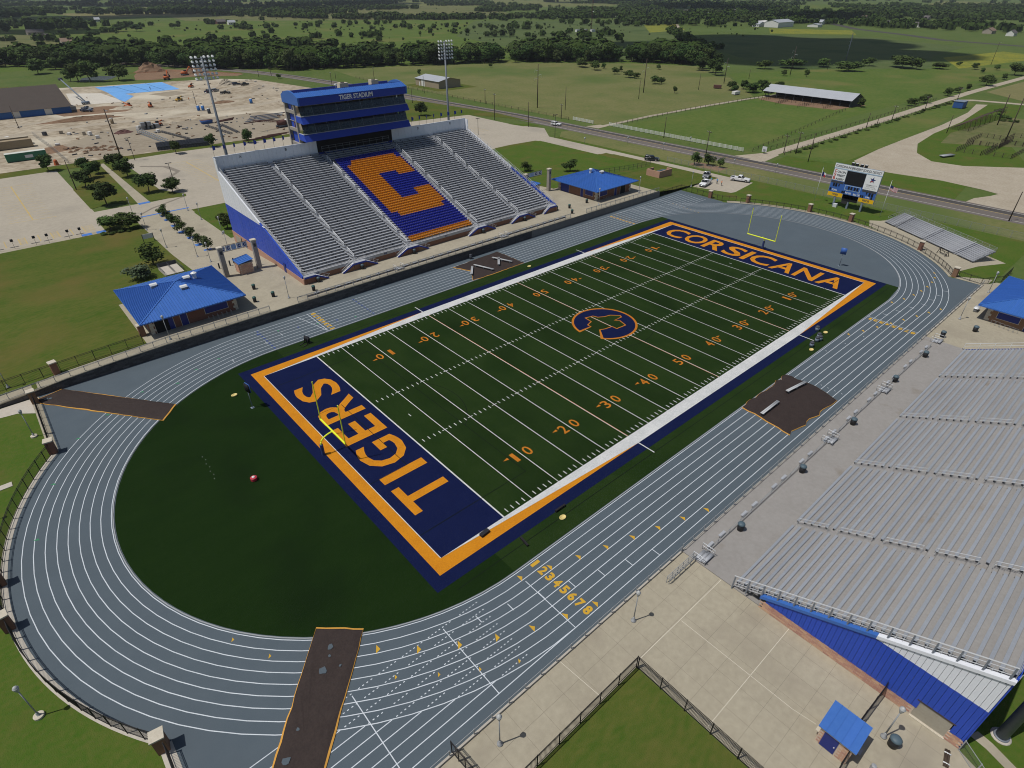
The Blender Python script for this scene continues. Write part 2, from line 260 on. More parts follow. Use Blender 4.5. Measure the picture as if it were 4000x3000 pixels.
# ================================================================ ground, far fields
flat('ground', 'pasture', [(-9000, -6000), (9000, -6000), (9000, 12000), (-9000, 12000)], -.06)
def field(m, pts, z=-.04): return flat('field', m, pts, z)
field('green_field', [(-200, 560), (60, 540), (100, 430), (380, 240), (640, 420), (900, 620), (660, 960), (300, 1240), (-200, 1240)])
field('olive_field', [(300, 1240), (680, 960), (900, 1010), (1150, 1500), (1000, 2600), (500, 2600)], -.036)
field('olive_field', [(-300, 620), (-10, 600), (40, 800), (60, 1000), (-60, 1040), (-300, 1040)], -.034)
field('scrub', [(330, 330), (420, 260), (640, 420), (860, 600), (930, 700), (680, 900), (430, 620)], -.032)
field('meadow', [(141, 345), (141, 126), (268, 124), (345, 190), (372, 232), (350, 280), (285, 345), (200, 385), (150, 402)], -.035)
field('green_field', [(143.5, 119), (143.5, 58), (268, 60), (268, 119)], -.034)
field('green_field', [(150, 43), (150, 20), (330, 31), (345, 43)], -.033)
field('green_field', [(268, 60), (268, 120), (300, 150), (350, 190), (440, 150), (600, 80), (490, 56)], -.031)
field('scrub', [(400, 185), (600, 400), (740, 380), (790, 280), (720, 150), (590, 138), (490, 105), (440, 150)], -.030)
field('yellow_flowers', [(760, 384), (860, 440), (900, 340), (820, 300)], -.028)
field('yellow_flowers', [(585, 128), (690, 110), (660, 66), (505, 92)], -.027)
field('yellow_flowers', [(660, 500), (740, 500), (860, 605), (800, 620)], -.029)
field('dry_field', [(355, 12), (385, 42), (500, 38), (560, -20), (500, -60), (380, -40)], -.027)
field('lawn_rich', [(148, 24), (260, 25), (335, 28), (345, 14), (250, 0), (200, -20), (160, -30), (150, -10)], -.026)
field('olive_field', [(215, 12), (240, 16), (300, 10), (300, -20), (235, -20)], -.022)
field('meadow', [(1000, 2600), (1150, 1500), (1500, 1300), (2600, 1900), (2600, 3400)], -.033)
field('dry_field', [(1050, 900), (1240, 860), (1180, 1000), (1000, 1010)], -.029)
field('green_field', [(1320, 460), (1700, 420), (2400, 900), (1900, 1020)], -.028)
field('meadow', [(1500, 260), (2600, 300), (3000, 900), (2000, 640)], -.030)
field('dry_field', [(200, 1500), (420, 1500), (460, 1750), (180, 1800)], -.030)
# ================================================================ track and turf
Ra, LW, HL = 31.4, 1.085, 50.0
tr = [(-83.3, -41.25), (72, -41.25), (71.8, -35.4)] + arc(50, 0, 41.35, -58.4, 39.5, 40) + [(82.4, 27.2), (83, 41.9), (-83.6, 41.9), (-83.6, 24.7)] + arc(-50, 0, 41.35, 143.4, 217, 30)
track = flat('track', 'track_grey', tr, 0)
# infield turf: D at the west end, square at the east end
turf_pts = [(57.9, -30.2), (57.9, 30.2)] + [(50, 31.05), (-50, 31.05)] + arc(-50, 0, 31.05, 90, 270, 48) + [(50, -31.05)]
turf = flat('turf', 'turf_end', turf_pts, .006)
Y_ = .9144
for k in range(20):
    a = -45.72 + k * 5 * Y_; flat('turf_panel', 'turf_dark' if k % 2 else 'turf_light', [(a, -24.3), (a + 5 * Y_, -24.3), (a + 5 * Y_, 24.3), (a, 24.3)], .011, turf, False)
for s in (-1, 1): flat('turf_panel', 'turf_light', [(-50, s * 27.8), (57.8, s * 27.8), (57.8, s * 30.2), (50, s * 31.0), (-50, s * 31.0)][::s], .009, turf, False)
def quad(name, m, x0, x1, y0, y1, z, parent=turf): return flat(name, m, [(x0, y0), (x1, y0), (x1, y1), (x0, y1)], z, parent, False)
for s in (-1, 1):
    a, b = sorted((s * 26.25, s * 27.85)); quad('navy_border', 'turf_navy', -57.8, 57.8, a, b, .016)
    a, b = sorted((s * 56.35, s * 57.8)); quad('navy_border', 'turf_navy', a, b, -26.25, 26.25, .016)
    a, b = sorted((s * 54.96, s * 56.35)); quad('orange_border', 'turf_orange', a, b, -26.25, 26.25, .020)
    a, b = sorted((s * 45.72, s * 54.86)); quad('end_zone', 'turf_navy', a, b, -24.38, 24.38, .016)
    a, b = sorted((s * 54.86, s * 54.96)); quad('end_line', 'turf_white', a, b, -24.38, 24.38, .022)
    a, b = sorted((s * 45.64, s * 45.84)); quad('goal_line', 'turf_white', a, b, -24.38, 24.38, .022)
    flat('sideline', 'turf_white', [(-54.96, s * 24.38), (54.96, s * 24.38), (22.9, s * 26.25), (-22.9, s * 26.25)][::s], .020, turf, False)
    for e in (-1, 1):
        flat('orange_border', 'turf_orange', [(e * 54.96, s * 24.40), (e * 54.96, s * 26.25), (e * 22.9, s * 26.25)][::s * e], .024, turf, False)
        a = sorted((s * 26.25, s * 28.95)); quad('team_area_line', 'turf_white', e * 22.86 - .09, e * 22.86 + .09, a[0], a[1], .028)
for k in range(-9, 10):
    x = k * 5 * Y_; quad('yard_line', 'turf_white', x - .055, x + .055, -24.38, 24.38, .020)
    if k in (-5, 0, 5): quad('yard_line_edge', 'turf_number', x + .055, x + .13, -24.3, 24.3, .019) if k else quad('yard_line_edge', 'turf_number', -.13, -.055, -24.3, 24.3, .019)
hb = MB(); eb = MB()
for y in range(-49, 50):
    if y % 5 == 0: continue
    x = y * Y_
    for yy in (-6.2, 6.2): hb.box(x - .06, x + .06, yy - .32, yy + .32, .012, .021)
    for yy in (-23.75, 23.75): eb.box(x - .06, x + .06, yy - .34, yy + .34, .012, .021)
for k in range(-9, 10):
    for yy in (-6.2, 6.2): hb.box(k * 5 * Y_ - .42, k * 5 * Y_ + .42, yy - .06, yy + .06, .012, .023)
stuff(hb.build('hash_marks', 'turf_white', turf)); stuff(eb.build('sideline_ticks', 'turf_white', turf))
for x in (-43.0, 43.0): quad('conversion_mark', 'turf_white', x - .06, x + .06, -.35, .35, .020)
# yard numbers with their arrows
for k in range(1, 10):
    n = (k if k <= 5 else 10 - k) * 10; x = -45.72 + k * 10 * Y_
    for s in (-1, 1):
        d = str(n)
        for q, ch in enumerate(d):
            off = -1.12 if q == 0 else 1.12
            if s < 0: text(ch, 'turf_number', (x + off - (.56 if ch != '1' else .3), -18.2, .024), (1, 0, 0), (0, 1, 0), 1.12 if ch != '1' else .6, 1.83, 'yard_number', turf, .008)
            else: text(ch, 'turf_number', (x - off + (.56 if ch != '1' else .3), 18.2, .024), (-1, 0, 0), (0, -1, 0), 1.12 if ch != '1' else .6, 1.83, 'yard_number', turf, .008)
        if n != 50:
            e = -1 if x < 0 else 1; xa = x + e * 1.95; yc = -16.85 * (1 if s < 0 else -1)
            flat('yard_arrow', 'turf_number', [(xa, yc - .23), (xa + e * .85, yc), (xa, yc + .23)][::-e], .024, turf, False)
# end zone words, spaced letter by letter
def word(txt, m, x_in, x_out, y0, y1, up, nm, widths, gap):
    tot = sum(widths) + gap * (len(txt) - 1); k = abs(y1 - y0) / tot; sgn = 1 if y1 > y0 else -1; y = y0
    for ch, wd in zip(txt, widths):
        base = x_in if up * (x_out - x_in) > 0 else x_out
        text(ch, m, (base, y, .024), (0, sgn, 0), (up, 0, 0), wd * k, abs(x_out - x_in), nm, turf, .018); y += sgn * (wd + gap) * k
word('TIGERS', 'turf_orange', -47.05, -53.5, -17.2, 17.6, -1, 'end_zone_letter', [5.1, 1.35, 5.4, 4.4, 4.9, 5.0], 1.35)
word('CORSICANA', 'turf_orange', 47.3, 53.3, 22.3, -22.1, 1, 'end_zone_letter', [5.4, 5.6, 5.0, 4.9, 1.25, 5.4, 5.2, 5.0, 5.2], .55)
# midfield emblem: a C round the outline of the state
OC = arc(0, 0, 6.1, 174.5, -145, 60)[0:]
inner = [(-2.64, -1.05), (-1.63, -1.47), (.15, -1.74), (.18, -2.83), (2.27, -3.01), (2.78, -1.33), (2.14, -.46), (4.21, -.42), (4.41, .04), (3.19, 1.30), (1.90, 1.62), (.73, 2.34), (.43, 3.24), (-1.09, 3.63), (-1.30, 1.96), (-2.80, 1.47), (-2.85, .61)]
def emblem(r, ins, m, z):
    oc = arc(0, 0, r, 174.5 - (0 if ins == 0 else 3), -145 + (0 if ins == 0 else 3), 60); pts = oc + inner
    if ins:
        out = []; n = len(pts); area = sum(pts[i][0] * pts[(i + 1) % n][1] - pts[(i + 1) % n][0] * pts[i][1] for i in range(n)); sg = 1 if area > 0 else -1
        for i in range(n):
            p0, p1, p2 = Vector(pts[i - 1]), Vector(pts[i]), Vector(pts[(i + 1) % n]); d1 = (p1 - p0).normalized(); d2 = (p2 - p1).normalized()
            n1 = Vector((-d1.y, d1.x)) * sg; n2 = Vector((-d2.y, d2.x)) * sg; nn = (n1 + n2); nn = nn.normalized() if nn.length > .1 else n1
            out.append(tuple(p1 + nn * min(ins / max(.45, nn.dot(n1)), ins * 1.6)))
        pts = out
    bm = bmesh.new(); vsx = [bm.verts.new((p[0], p[1], z)) for p in pts]; es = [bm.edges.new((vsx[i], vsx[(i + 1) % len(vsx)])) for i in range(len(vsx))]
    bmesh.ops.triangle_fill(bm, edges=es, use_beauty=True); bmesh.ops.recalc_face_normals(bm, faces=bm.faces)
    for f in bm.faces:
        if f.normal.z < 0: f.normal_flip()
    me = bpy.data.meshes.new('emblem'); bm.to_mesh(me); bm.free(); me.materials.append(M[m]); o = bpy.data.objects.new('midfield_emblem', me); C.objects.link(o); o.parent = turf
emblem(6.1, 0, 'turf_number', .026); emblem(5.90, .21, 'turf_navy', .032)
# soccer lines in black
def line(name, m, pts, wd, z, parent):
    b = MB(); n = len(pts); A, B = [], []
    for i, p in enumerate(pts):
        q0, q1 = Vector(pts[max(i - 1, 0)]), Vector(pts[min(i + 1, n - 1)]); d = (q1 - q0).normalized(); nn = Vector((-d.y, d.x)) * wd / 2; A.append((p[0] + nn.x, p[1] + nn.y, z)); B.append((p[0] - nn.x, p[1] - nn.y, z))
    b.strip(B, A); return b.build(name, m, parent)
line('soccer_line', 'black_line', arc(0, 0, 9.1, 0, 360, 64), .1, .0165, turf)
for e in (-1, 1):
    line('soccer_line', 'black_line', [(e * 54.8, -20.2), (e * 38.4, -20.2)], .1, .0275, turf); line('soccer_line', 'black_line', [(e * 54.8, 20.2), (e * 38.4, 20.2)], .1, .0275, turf); line('soccer_line', 'black_line', [(e * 38.4, -20.2), (e * 38.4, 20.2)], .1, .0165, turf)
    line('soccer_line', 'black_line', [(e * 54.8, -9.0), (e * 49.3, -9.0), (e * 49.3, 9.0), (e * 54.8, 9.0)], .09, .0275, turf)
    line('soccer_line', 'black_line', arc(e * 43.9, 0, 9.15, 180 - 53 if e > 0 else -53, 180 + 53 if e > 0 else 53, 24), .1, .0165, turf)
    line('soccer_line', 'black_line', [(-56, e * 28.9), (56, e * 28.9)], .1, .0105, turf)
# lane lines
def oval(r, n=44): return arc(50, 0, r, -90, 90, n) + arc(-50, 0, r, 90, 270, n) + [(50, -r)]
for i in range(9): line('lane_line', 'paint_white', oval(Ra + LW * i), .085, .004, track)
kb = MB(); o1, o2 = oval(Ra - .13), oval(Ra - .24)
kb.strip([(p[0], p[1], .07) for p in o2], [(p[0], p[1], .07) for p in o1]); kb.strip([(p[0], p[1], .0) for p in o1][::-1], [(p[0], p[1], .07) for p in o1][::-1]); kb.strip([(p[0], p[1], 0) for p in o2], [(p[0], p[1], .07) for p in o2])
kb.build('inner_kerb', 'galvanised', track)
# sprint straights running out of the oval: solid outside it, dotted where they cross the bend
for (sx, sy, xe) in ((-1, -1, 81), (1, 1, 81)):
    for i in range(9):
        r = Ra + LW * i; y = sy * r; xo = HL + math.sqrt(max(0, (Ra + 8 * LW) ** 2 - r ** 2)); xend = xe - .0 * i
        if sx > 0: xend = 80.6 - .1 * i
        if xo < xend: line('sprint_line', 'paint_white', [(sx * (xo + .05), y), (sx * xend, y)], .085, .0045, track)
        if sx < 0 or True:
            d = MB(); x = HL + 5.5
            while x < xo - .3:
                rr = math.hypot(x - HL, r); frac = ((rr - Ra) / LW) % 1
                if .1 < frac < .9: d.box(sx * x - .085, sx * x + .085, y - .045, y + .045, .001, .006)
                x += .42
            if d.v: stuff(d.build('dotted_line', 'paint_white', track))
def cross(x, y0, y1, m='paint_white', wd=.085, z=.0065): line('start_line', m, [(x, y0), (x, y1)], wd, z, track)
cross(-59.8, -31.6, -40.05); cross(-69.75, -31.6, -40.0); cross(-49.95, -32.8, -40.05); cross(39.75, -31.5, -40.05); cross(-40, 31.5, 40.3); line('start_line', 'paint_white', [(-42, 40.4), (-40.1, 31.7)], .085, .0065, track); cross(60, 31.6, 40.3); cross(70, 31.0, 40.3)
tri = MB().poly([(-.52, -.35, 0), (.02, .45, 0), (.40, -.1, 0)]).mesh('lane_arrow', 'paint_yellow')
def tmesh(m, s=1): return MB().poly([(-.18 * s, -.44 * s, 0), (.24 * s, -.05 * s, 0), (-.14 * s, .46 * s, 0)]).mesh('lane_arrow', m)
tY, tN, tG, tP = tmesh('paint_yellow', 1.0), tmesh('paint_navy', .9), tmesh('paint_green', .8), tmesh('paint_white', .35); tS = tmesh('paint_yellow', .55)
def tri_at(me, x, y, a=180): o = inst(me, 'lane_arrow', track, (x, y, .0075), R(a))
for x, y in [(-26.6, -39.6), (-29.9, -38.55), (-33.3, -37.5), (-36.65, -36.45), (-40, -35.4), (-43.35, -34.3), (-46.7, -33.2), (-50.05, -32.1), (-46.4, -39.55), (-49.7, -38.5), (-53.1, -37.3)]: tri_at(tY, x, y, 0)
for x, y in [(-65.7, -29.2), (-62.8, -31.8), (-59.6, -34), (-56.4, -35.8)]: tri_at(tY, x, y, 330)
for x, y in [(-65.9, -32.7), (-62.8, -35.1), (-59.65, -37.2), (-56.4, -39), (-73.7, -23.1), (-75.7, -19.1), (-68.7, -29.5)]: tri_at(tS, x, y, 330)
for x, y in [(29.8, -32), (33.1, -33.2), (36.5, -34.3), (39.95, -35.4), (43.2, -36.4), (46.7, -37.5), (50, -38.5), (53.3, -39.5), (49.4, -32), (52.85, -33), (56.3, -33.6), (59.5, -33.9), (62.7, -34), (65.9, -33.8), (68.9, -33.4), (71.6, -32.4)]: tri_at(tY, x, y, 130)
for k in range(8): tri_at(tN, -30.2, 40 - 1.11 * k, 0); tri_at(tN, -49.9, 39.6 - 1.085 * k, 0); tri_at(tN if k % 2 else tG, -33.5 - 3.35 * k, 33.2 + .98 * k * 1.1, 0) if k < 6 else None; tri_at(tS, 50.2, 40.0 - LW * k, 180); tri_at(tS, 70 - .2 * k, 35.3 - 1.35 * k, 180); tri_at(tP, 21 + 5 * k if k < 4 else 10, -32 - 1.08 * k, 140)
for x, y in [(-80.7, 26), (-84.9, 17.6), (-87.9, 8.2), (-76.3, 29.5), (-70.9, 32.6), (-62.4, 33.8), (-66, 31.5), (-58.5, 34.8)]: tri_at(tG, x, y, 60)
for i, (x, k) in enumerate([(-36.45, 7), (-39.8, 6), (-43.1, 5), (-46.5, 4), (-49.9, 3), (-53.2, 2), (-56.5, 1)]): line('stagger_tick', 'paint_white', [(x, -Ra - LW * k - .05), (x, -Ra - LW * (k + 1) + .05)], .085, .0075, track)
for i, x in enumerate([42.95, 46.3, 49.8, 53.05]): line('stagger_tick', 'paint_white', [(x, -Ra - LW * (i + 1.3)), (x, -Ra - LW * (i + 2.2))], .085, .0075, track)
for i, (x, y) in enumerate([(56.5, -36.9), (59.8, -37.2), (63.1, -37.3)]): line('stagger_tick', 'paint_white', [(x - .15, y + .45), (x + .15, y - .45)], .085, .0075, track)
for i, x in enumerate([-56.9, -53.6, -50.3, -47]): line('stagger_tick', 'paint_white', [(x, Ra + LW * (i * 1 + .6)), (x, Ra + LW * (i + 1.5))], .085, .0075, track)
for k in range(8):
    y = -Ra - LW * (k + .5)
    text(str(k + 1), 'paint_yellow', (-47.62, y + .36, .009), (0, -1, 0), (1, 0, 0), .72 if k else .4, 1.15, 'lane_number', track, .045).location = (-.55, 0, 0)
    text(str(k + 1), 'paint_yellow', (39.45, y - .36, .009), (0, 1, 0), (-1, 0, 0), .72 if k else .4, .95, 'lane_number', track, .045)
    text(str(k + 1), 'paint_yellow', (-39.7, -y - .36, .009), (0, 1, 0), (-1, 0, 0), .72 if k else .4, .95, 'lane_number', track, .045).location = (1.1, 0, 0)
    text(str(k + 1), 'paint_yellow', (48.3, -y - .36, .009), (0, 1, 0), (-1, 0, 0), .72 if k else .4, .8, 'lane_number', track, .045)
# ================================================================ surfaces round the stadium
def rect(name, m, x0, x1, y0, y1, z, parent=None): return flat(name, m, [(x0, y0), (x1, y0), (x1, y1), (x0, y1)], z, parent)
lawnW = flat('lawn', 'lawn_rich', [(-170, -120), (-83.4, -120), (-83.4, -41.4), (-83.4, -25.2)] + arc(-50, 0, 41.9, 217, 143.2, 30) + [(-84, 38.6), (-87, 39.1), (-92, 41.9), (-170, 41.9)], -.02)
flat('kerb_walk', 'concrete_pale', arc(-50, 0, 41.3, 143.5, 217, 40) + arc(-50, 0, 41.95, 217, 143.5, 40), .02)
flat('kerb_walk', 'concrete', [(-84.2, 41.9), (-84.2, 24.4), (-83.2, 24.4), (-83.2, 41.9)], .02); flat('kerb_walk', 'concrete_pale', [(-83.9, -25), (-83.9, -60), (-82.6, -60), (-82.9, -25)], .02)
flat('walkway', 'concrete_pale', [(-87.5, 41.7), (-83.9, 41.7), (-83.9, 36.7), (-86.2, 38.6), (-87.4, 38.8), (-92, 39.6), (-92, 41.7)], .005)
# visitor side
plazaS = flat('plaza', 'concrete', [(-83, -41.3), (-34.2, -41.3), (-34.2, -68.3), (-48.6, -68.3), (-48.6, -46.6), (-83, -46.6)], .0)
flat('plaza', 'concrete', [(-48.6, -68.3), (-34.2, -68.3), (-35.2, -71), (-38, -76), (-48.6, -80)], .0)
flat('lawn', 'lawn', [(-48.7, -46.7), (-48.7, -110), (-100, -110), (-83, -46.7)], -.01)
flat('lawn', 'lawn_rich', [(-34.2, -68.4), (-35.2, -71), (-38, -76), (-46, -110), (80, -110), (80, -68.4)], -.012)
flat('path', 'concrete', [(-32.4, -68.9), (-31.5, -69.3), (-31.7, -70.4), (-32.4, -72.2), (-33.6, -76), (-35, -76), (-33.2, -71.8), (-32.6, -70.2)], .004)
walkS = MB().box(-34.2, 39.2, -68.3, -41.5, -.1, .12).build('walkway', 'concrete_grey'); struct(walkS)
plazaE = flat('plaza', 'concrete', [(39.2, -41.4), (72.2, -41.4), (76, -43), (76, -70), (39.2, -70)], .0)
kb = MB().box(-83, 72, -41.5, -41.3, -.02, .16); struct(kb.build('kerb', 'concrete_pale'))
# expansion joints on the near plaza
for (a, b, m, wd) in [((-34.3, -46.4), (-48.6, -46.3), 'joint_pale', .06), ((-41.5, -46.5), (-41.5, -58), 'joint_pale', .05), ((-48.5, -54), (-34.3, -54), 'joint_pale', .05), ((-53.6, -41.5), (-53.2, -46.5), 'joint_pale', .05), ((-41.5, -58), (-41.2, -60), 'joint_pale', .04), ((-36.5, -50), (-34.4, -50), 'joint_dark', .03)]: line('joint', m, [a, b], wd, .006, plazaS)
for x in [-80 + 2.45 * k for k in range(19)]:
    if abs(x + 41.5) > .6: line('joint', 'joint_dark', [(x, -41.5), (x, -46.5 if x < -48.6 else -68)], .022, .004, plazaS)
for y in (-43.9, -46.2, -49.4, -51.7, -56.3, -58.7, -61.2, -63.7, -66): line('joint', 'joint_dark', [(-48.5 if y < -46.5 else -80, y), (-34.3, y)], .022, .005, plazaS)
# east end
flat('lawn', 'lawn_rich', [(71, -35), (72, -42.5), (120, -42.5), (120, 122), (98.8, 121), (98.8, 70), (84, 62), (83, 27)] + arc(50, 0, 41.4, 38, -58, 30), -.02)
flat('kerb_walk', 'concrete', arc(50, 0, 41.4, -58, 38, 40) + arc(50, 0, 43.1, 38, -58, 40), .012)
flat('bleacher_slab', 'concrete', [(92.6, -10.2), (97.2, -8.4), (99, -10.5), (104.5, -13.4), (89.6, -41.2), (83, -37.6), (76.5, -35.6), (73.4, -36.6), (80, -30.5), (87.5, -21.5)], .006)
flat('walkway', 'concrete', [(72, -36.2), (73.4, -36.6), (77, -42), (72, -42)], .009)
flat('verge', 'meadow', [(109, -160), (126, -160), (126, 127), (118, 128), (110, 121)], -.016)
drive = flat('driveway', 'concrete_lot', [(112.6, 154), (117.5, 138), (107, 124.3), (107.3, 70), (107.5, 55), (107, 31.4), (93.8, 29.6), (92, 30), (89, 41.5), (95.4, 43.4), (98.6, 49), (98.7, 70), (98.8, 119), (97.5, 122.5), (85, 123.5), (76, 123), (76, 190), (112, 190)], .0)
# home side: sloping ground, then the paved pieces
home = sheet('lawn', 'lawn', -125, 104, 41.95, 127, -.005, 4)
sheet('concourse', 'concrete', -66.6, 72, 42.0, 64, .012, 4); sheet('concourse', 'concrete', -125, -66.6, 42.0, 44.3, .012, 4)
sheet('plaza', 'concrete', -50.3, -36.0, 64, 124.4, .012, 3); sheet('plaza', 'concrete', -36, 36, 64, 96, .008, 4); sheet('plaza', 'concrete', 36, 50, 64, 80, .012, 3)
sheet('lawn', 'lawn_rich', 50.2, 98.6, 64.2, 121, .006, 4); sheet('lawn', 'lawn_rich', 36.5, 50.2, 80, 121, .006, 4)
flat('lawn', 'lawn_rich', [(-36.3, 118.4), (-35.4, 120.6), (-33.5, 121.6), (-27, 121.6), (-27, 90), (-35.9, 90)], .02)
lot = flat('parking_lot', 'concrete_lot', [(-43, 122), (76, 122.5), (112, 150), (112.5, 188), (60, 194.5), (-20, 198.3), (-37, 198.5), (-37, 137.5), (-43, 137)], .006)
rect('driveway', 'concrete_lot', -140, -42.9, 124.2, 137.6, .004)
lotW = rect('parking_lot', 'concrete_lot', -140, -57, 137.6, 197, .006); rect('parking_bay', 'concrete_lot', -90, -58.2, 118.6, 124.3, .007)
rect('walkway', 'concrete', -125, -58.3, 117.2, 119, .011)
flat('median', 'lawn', [(-57.2, 141), (-52, 143.4), (-46, 138.4), (-45.6, 153), (-43.7, 197), (-50, 196.6), (-54, 172.4), (-57.2, 166.6)], .02); flat('walkway', 'concrete', [(-45.9, 137.4), (-42.8, 137.5), (-42.6, 197), (-44, 197), (-45.3, 153)], .022); flat('median', 'lawn', [(-42.6, 138.4), (-33, 136.4), (-32.4, 139), (-37, 148.6), (-39.4, 197), (-42.5, 197)], .021)
flat('verge', 'lawn', [(-140, 197), (-43, 196.8), (-19, 198.4), (30, 196), (98, 188), (112, 186), (121, 168), (124, 150), (126, 180), (118, 240), (30, 201), (-36, 204), (-140, 206)], .012)
flat('median', 'lawn_rich', [(112, 156), (120, 150), (119.6, 143), (113.5, 147.5)], .024)
# yellow bay lines
for k, x in enumerate((-81.6, -78.9, -76.0, -74.7, -71.9, -69.2, -67.7, -64.9, -62.2)): line('bay_line', 'paint_yellow_faded', [(x, 120.6), (x, 126.2)], .16, .014, lotW)
for x0, x1 in ((-76.0, -74.7), (-69.2, -67.7), (-62.2, -59.8)):
    for k in range(6): line('bay_line', 'paint_yellow_faded', [(x0, 120.8 + .9 * k), (x1, 121.6 + .9 * k)], .12, .013, lotW)
line('bay_line', 'paint_yellow_faded', [(-70.9, 141), (-71.2, 183.4)], .26, .012, lotW); line('bay_line', 'paint_yellow_faded', [(-76.4, 141.4), (-65.6, 140.3)], .16, .0125, lotW); line('bay_line', 'paint_yellow_faded', [(-76.6, 183.6), (-65.4, 183.6)], .16, .0125, lotW)
for k in range(14): line('bay_line', 'paint_yellow_faded', [(-75.8, 143.5 + 2.85 * k), (-66.2, 143.5 + 2.85 * k)], .09, .0115, lotW)
line('bay_line', 'paint_yellow_faded', [(-19.8, 147.3), (-19.9, 180)], .26, .014, lot); line('bay_line', 'paint_yellow_faded', [(-25.3, 181), (-14.8, 181)], .16, .0145, lot)
for k, (a, b_, wd) in enumerate((((-34, 184), (-27.4, 178), 1.6), ((-27.4, 178), (-26, 168), 1.8), ((-26, 168), (-31.5, 161), 1.2), ((-31.5, 161), (-33, 143), 1.0), ((-44, 130.5), (-33, 137), .9), ((-48, 126.5), (-44, 130.5), .7))): line('water_stain', 'stain', [a, b_], wd, .0128 + .0001 * k, lot)
for k in range(13): line('bay_line', 'paint_yellow_faded', [(-24.6, 148 + 2.45 * k), (-15, 148 + 2.45 * k)], .09, .013, lot); line('bay_line', 'paint_yellow_faded', [(62 + 2.8 * k, 150), (62 + 2.8 * k, 160)], .1, .013, lot)
for pts in ([(-63.6, 117.4), (-61.3, 117.4), (-61.3, 119.2), (-63.6, 119.2)], [(-60.3, 117.4), (-58.2, 117.4), (-58.2, 119.2), (-60.3, 119.2)], [(-45.9, 136.4), (-42.8, 136.6), (-42.8, 138.3), (-45.9, 138.2)], [(-48.5, 123.7), (-36, 123.9), (-36, 124.7), (-48.5, 124.6)]): flat('tactile_paving', 'paint_blue', pts, .03)
# roads
def ribbon(name, m, ctr, wd, z): 
    A, B = [], []; n = len(ctr)
    for i, p in enumerate(ctr):
        d = (Vector(ctr[min(i + 1, n - 1)]) - Vector(ctr[max(i - 1, 0)])).normalized(); nn = Vector((-d.y, d.x)) * wd / 2; A.append((p[0] + nn.x, p[1] + nn.y, z)); B.append((p[0] - nn.x, p[1] - nn.y, z))
    return struct(MB().strip(B, A).build(name, m))
rc = [(129.5, -400), (129.5, -60), (129.6, 40), (128.2, 110), (127.6, 170), (124, 215), (121.5, 252), (118.3, 322), (110, 385), (101, 426), (80, 490), (40, 560), (-40, 640)]
road = ribbon('road', 'asphalt', rc, 11.6, -.012)
def offset(c, d): 
    out = []; n = len(c)
    for i, p in enumerate(c):
        t = (Vector(c[min(i + 1, n - 1)]) - Vector(c[max(i - 1, 0)])).normalized(); out.append((p[0] - t.y * d, p[1] + t.x * d))
    return out
for d, wd in ((-2.75, 2.9),): o = ribbon('road_lane', 'asphalt_dark', offset(rc, d), wd, -.008); o.parent = road; del o['kind']
for d, m in ((4.0, 'paint_road_white'), (-4.3, 'paint_road_white'), (-.75, 'paint_yellow_faded')): o = ribbon('road_line', m, offset(rc, d), .22, -.002); o.parent = road; del o['kind']
ribbon('gravel_road', 'gravel', [(134, 46), (150, 47.6), (205, 47), (260, 47), (330, 47.6), (380, 47.6), (480, 45), (620, 42), (800, 30)], 4.6, -.010); ribbon('gravel_road', 'gravel', [(336, 44), (345, 37), (348, 22), (352, -10), (360, -60)], 5.5, -.008)
ribbon('dirt_lane', 'gravel', [(137, 124.5), (147, 124.2), (177, 125.3), (223, 123.8), (254, 121.8), (285, 118.5), (300, 117)], 2.6, -.006)
flat('dirt_lot', 'gravel', [(152, 16), (160, 22.4), (185, 24), (212, 24.4), (256, 24.6), (300, 27), (331, 32), (334, 27.5), (290, 23), (271, 21), (233, 20.3), (207, 17.6), (190, 12), (180, 3.7), (181, -6), (195, -22), (215, -48), (168, -52), (156, -36), (150, -27), (152.8, -19.6), (154.8, -7.5), (152.6, 5.7)], -.012)
flat('driveway', 'gravel', [(135, 43), (148, 44.4), (148, 49.6), (135, 55)], -.011); flat('driveway', 'gravel', [(135.4, -20), (141, -20.5), (147, -23), (153, -24.5), (157, -37), (150, -41), (142, -37), (135.2, -38)], -.011)
flat('driveway', 'gravel', [(135, 122), (142, 122.6), (142, 127), (134.5, 129)], -.010)
ribbon('highway', 'asphalt_dark', [(1150, 520), (1030, 420), (937, 350), (860, 255), (803, 198), (772, 112), (740, 20), (700, -100)], 13, -.020)
ribbon('gravel_road', 'gravel', [(620, 418), (680, 470), (735, 506), (860, 600)], 4, -.021)
flat('verge', 'lawn_rich', [(135.4, 41), (149, 42), (150, 25), (158, 21.5), (151.5, 14), (152.5, 5), (154.6, -8), (152.6, -15), (135.4, -17)], -.013)
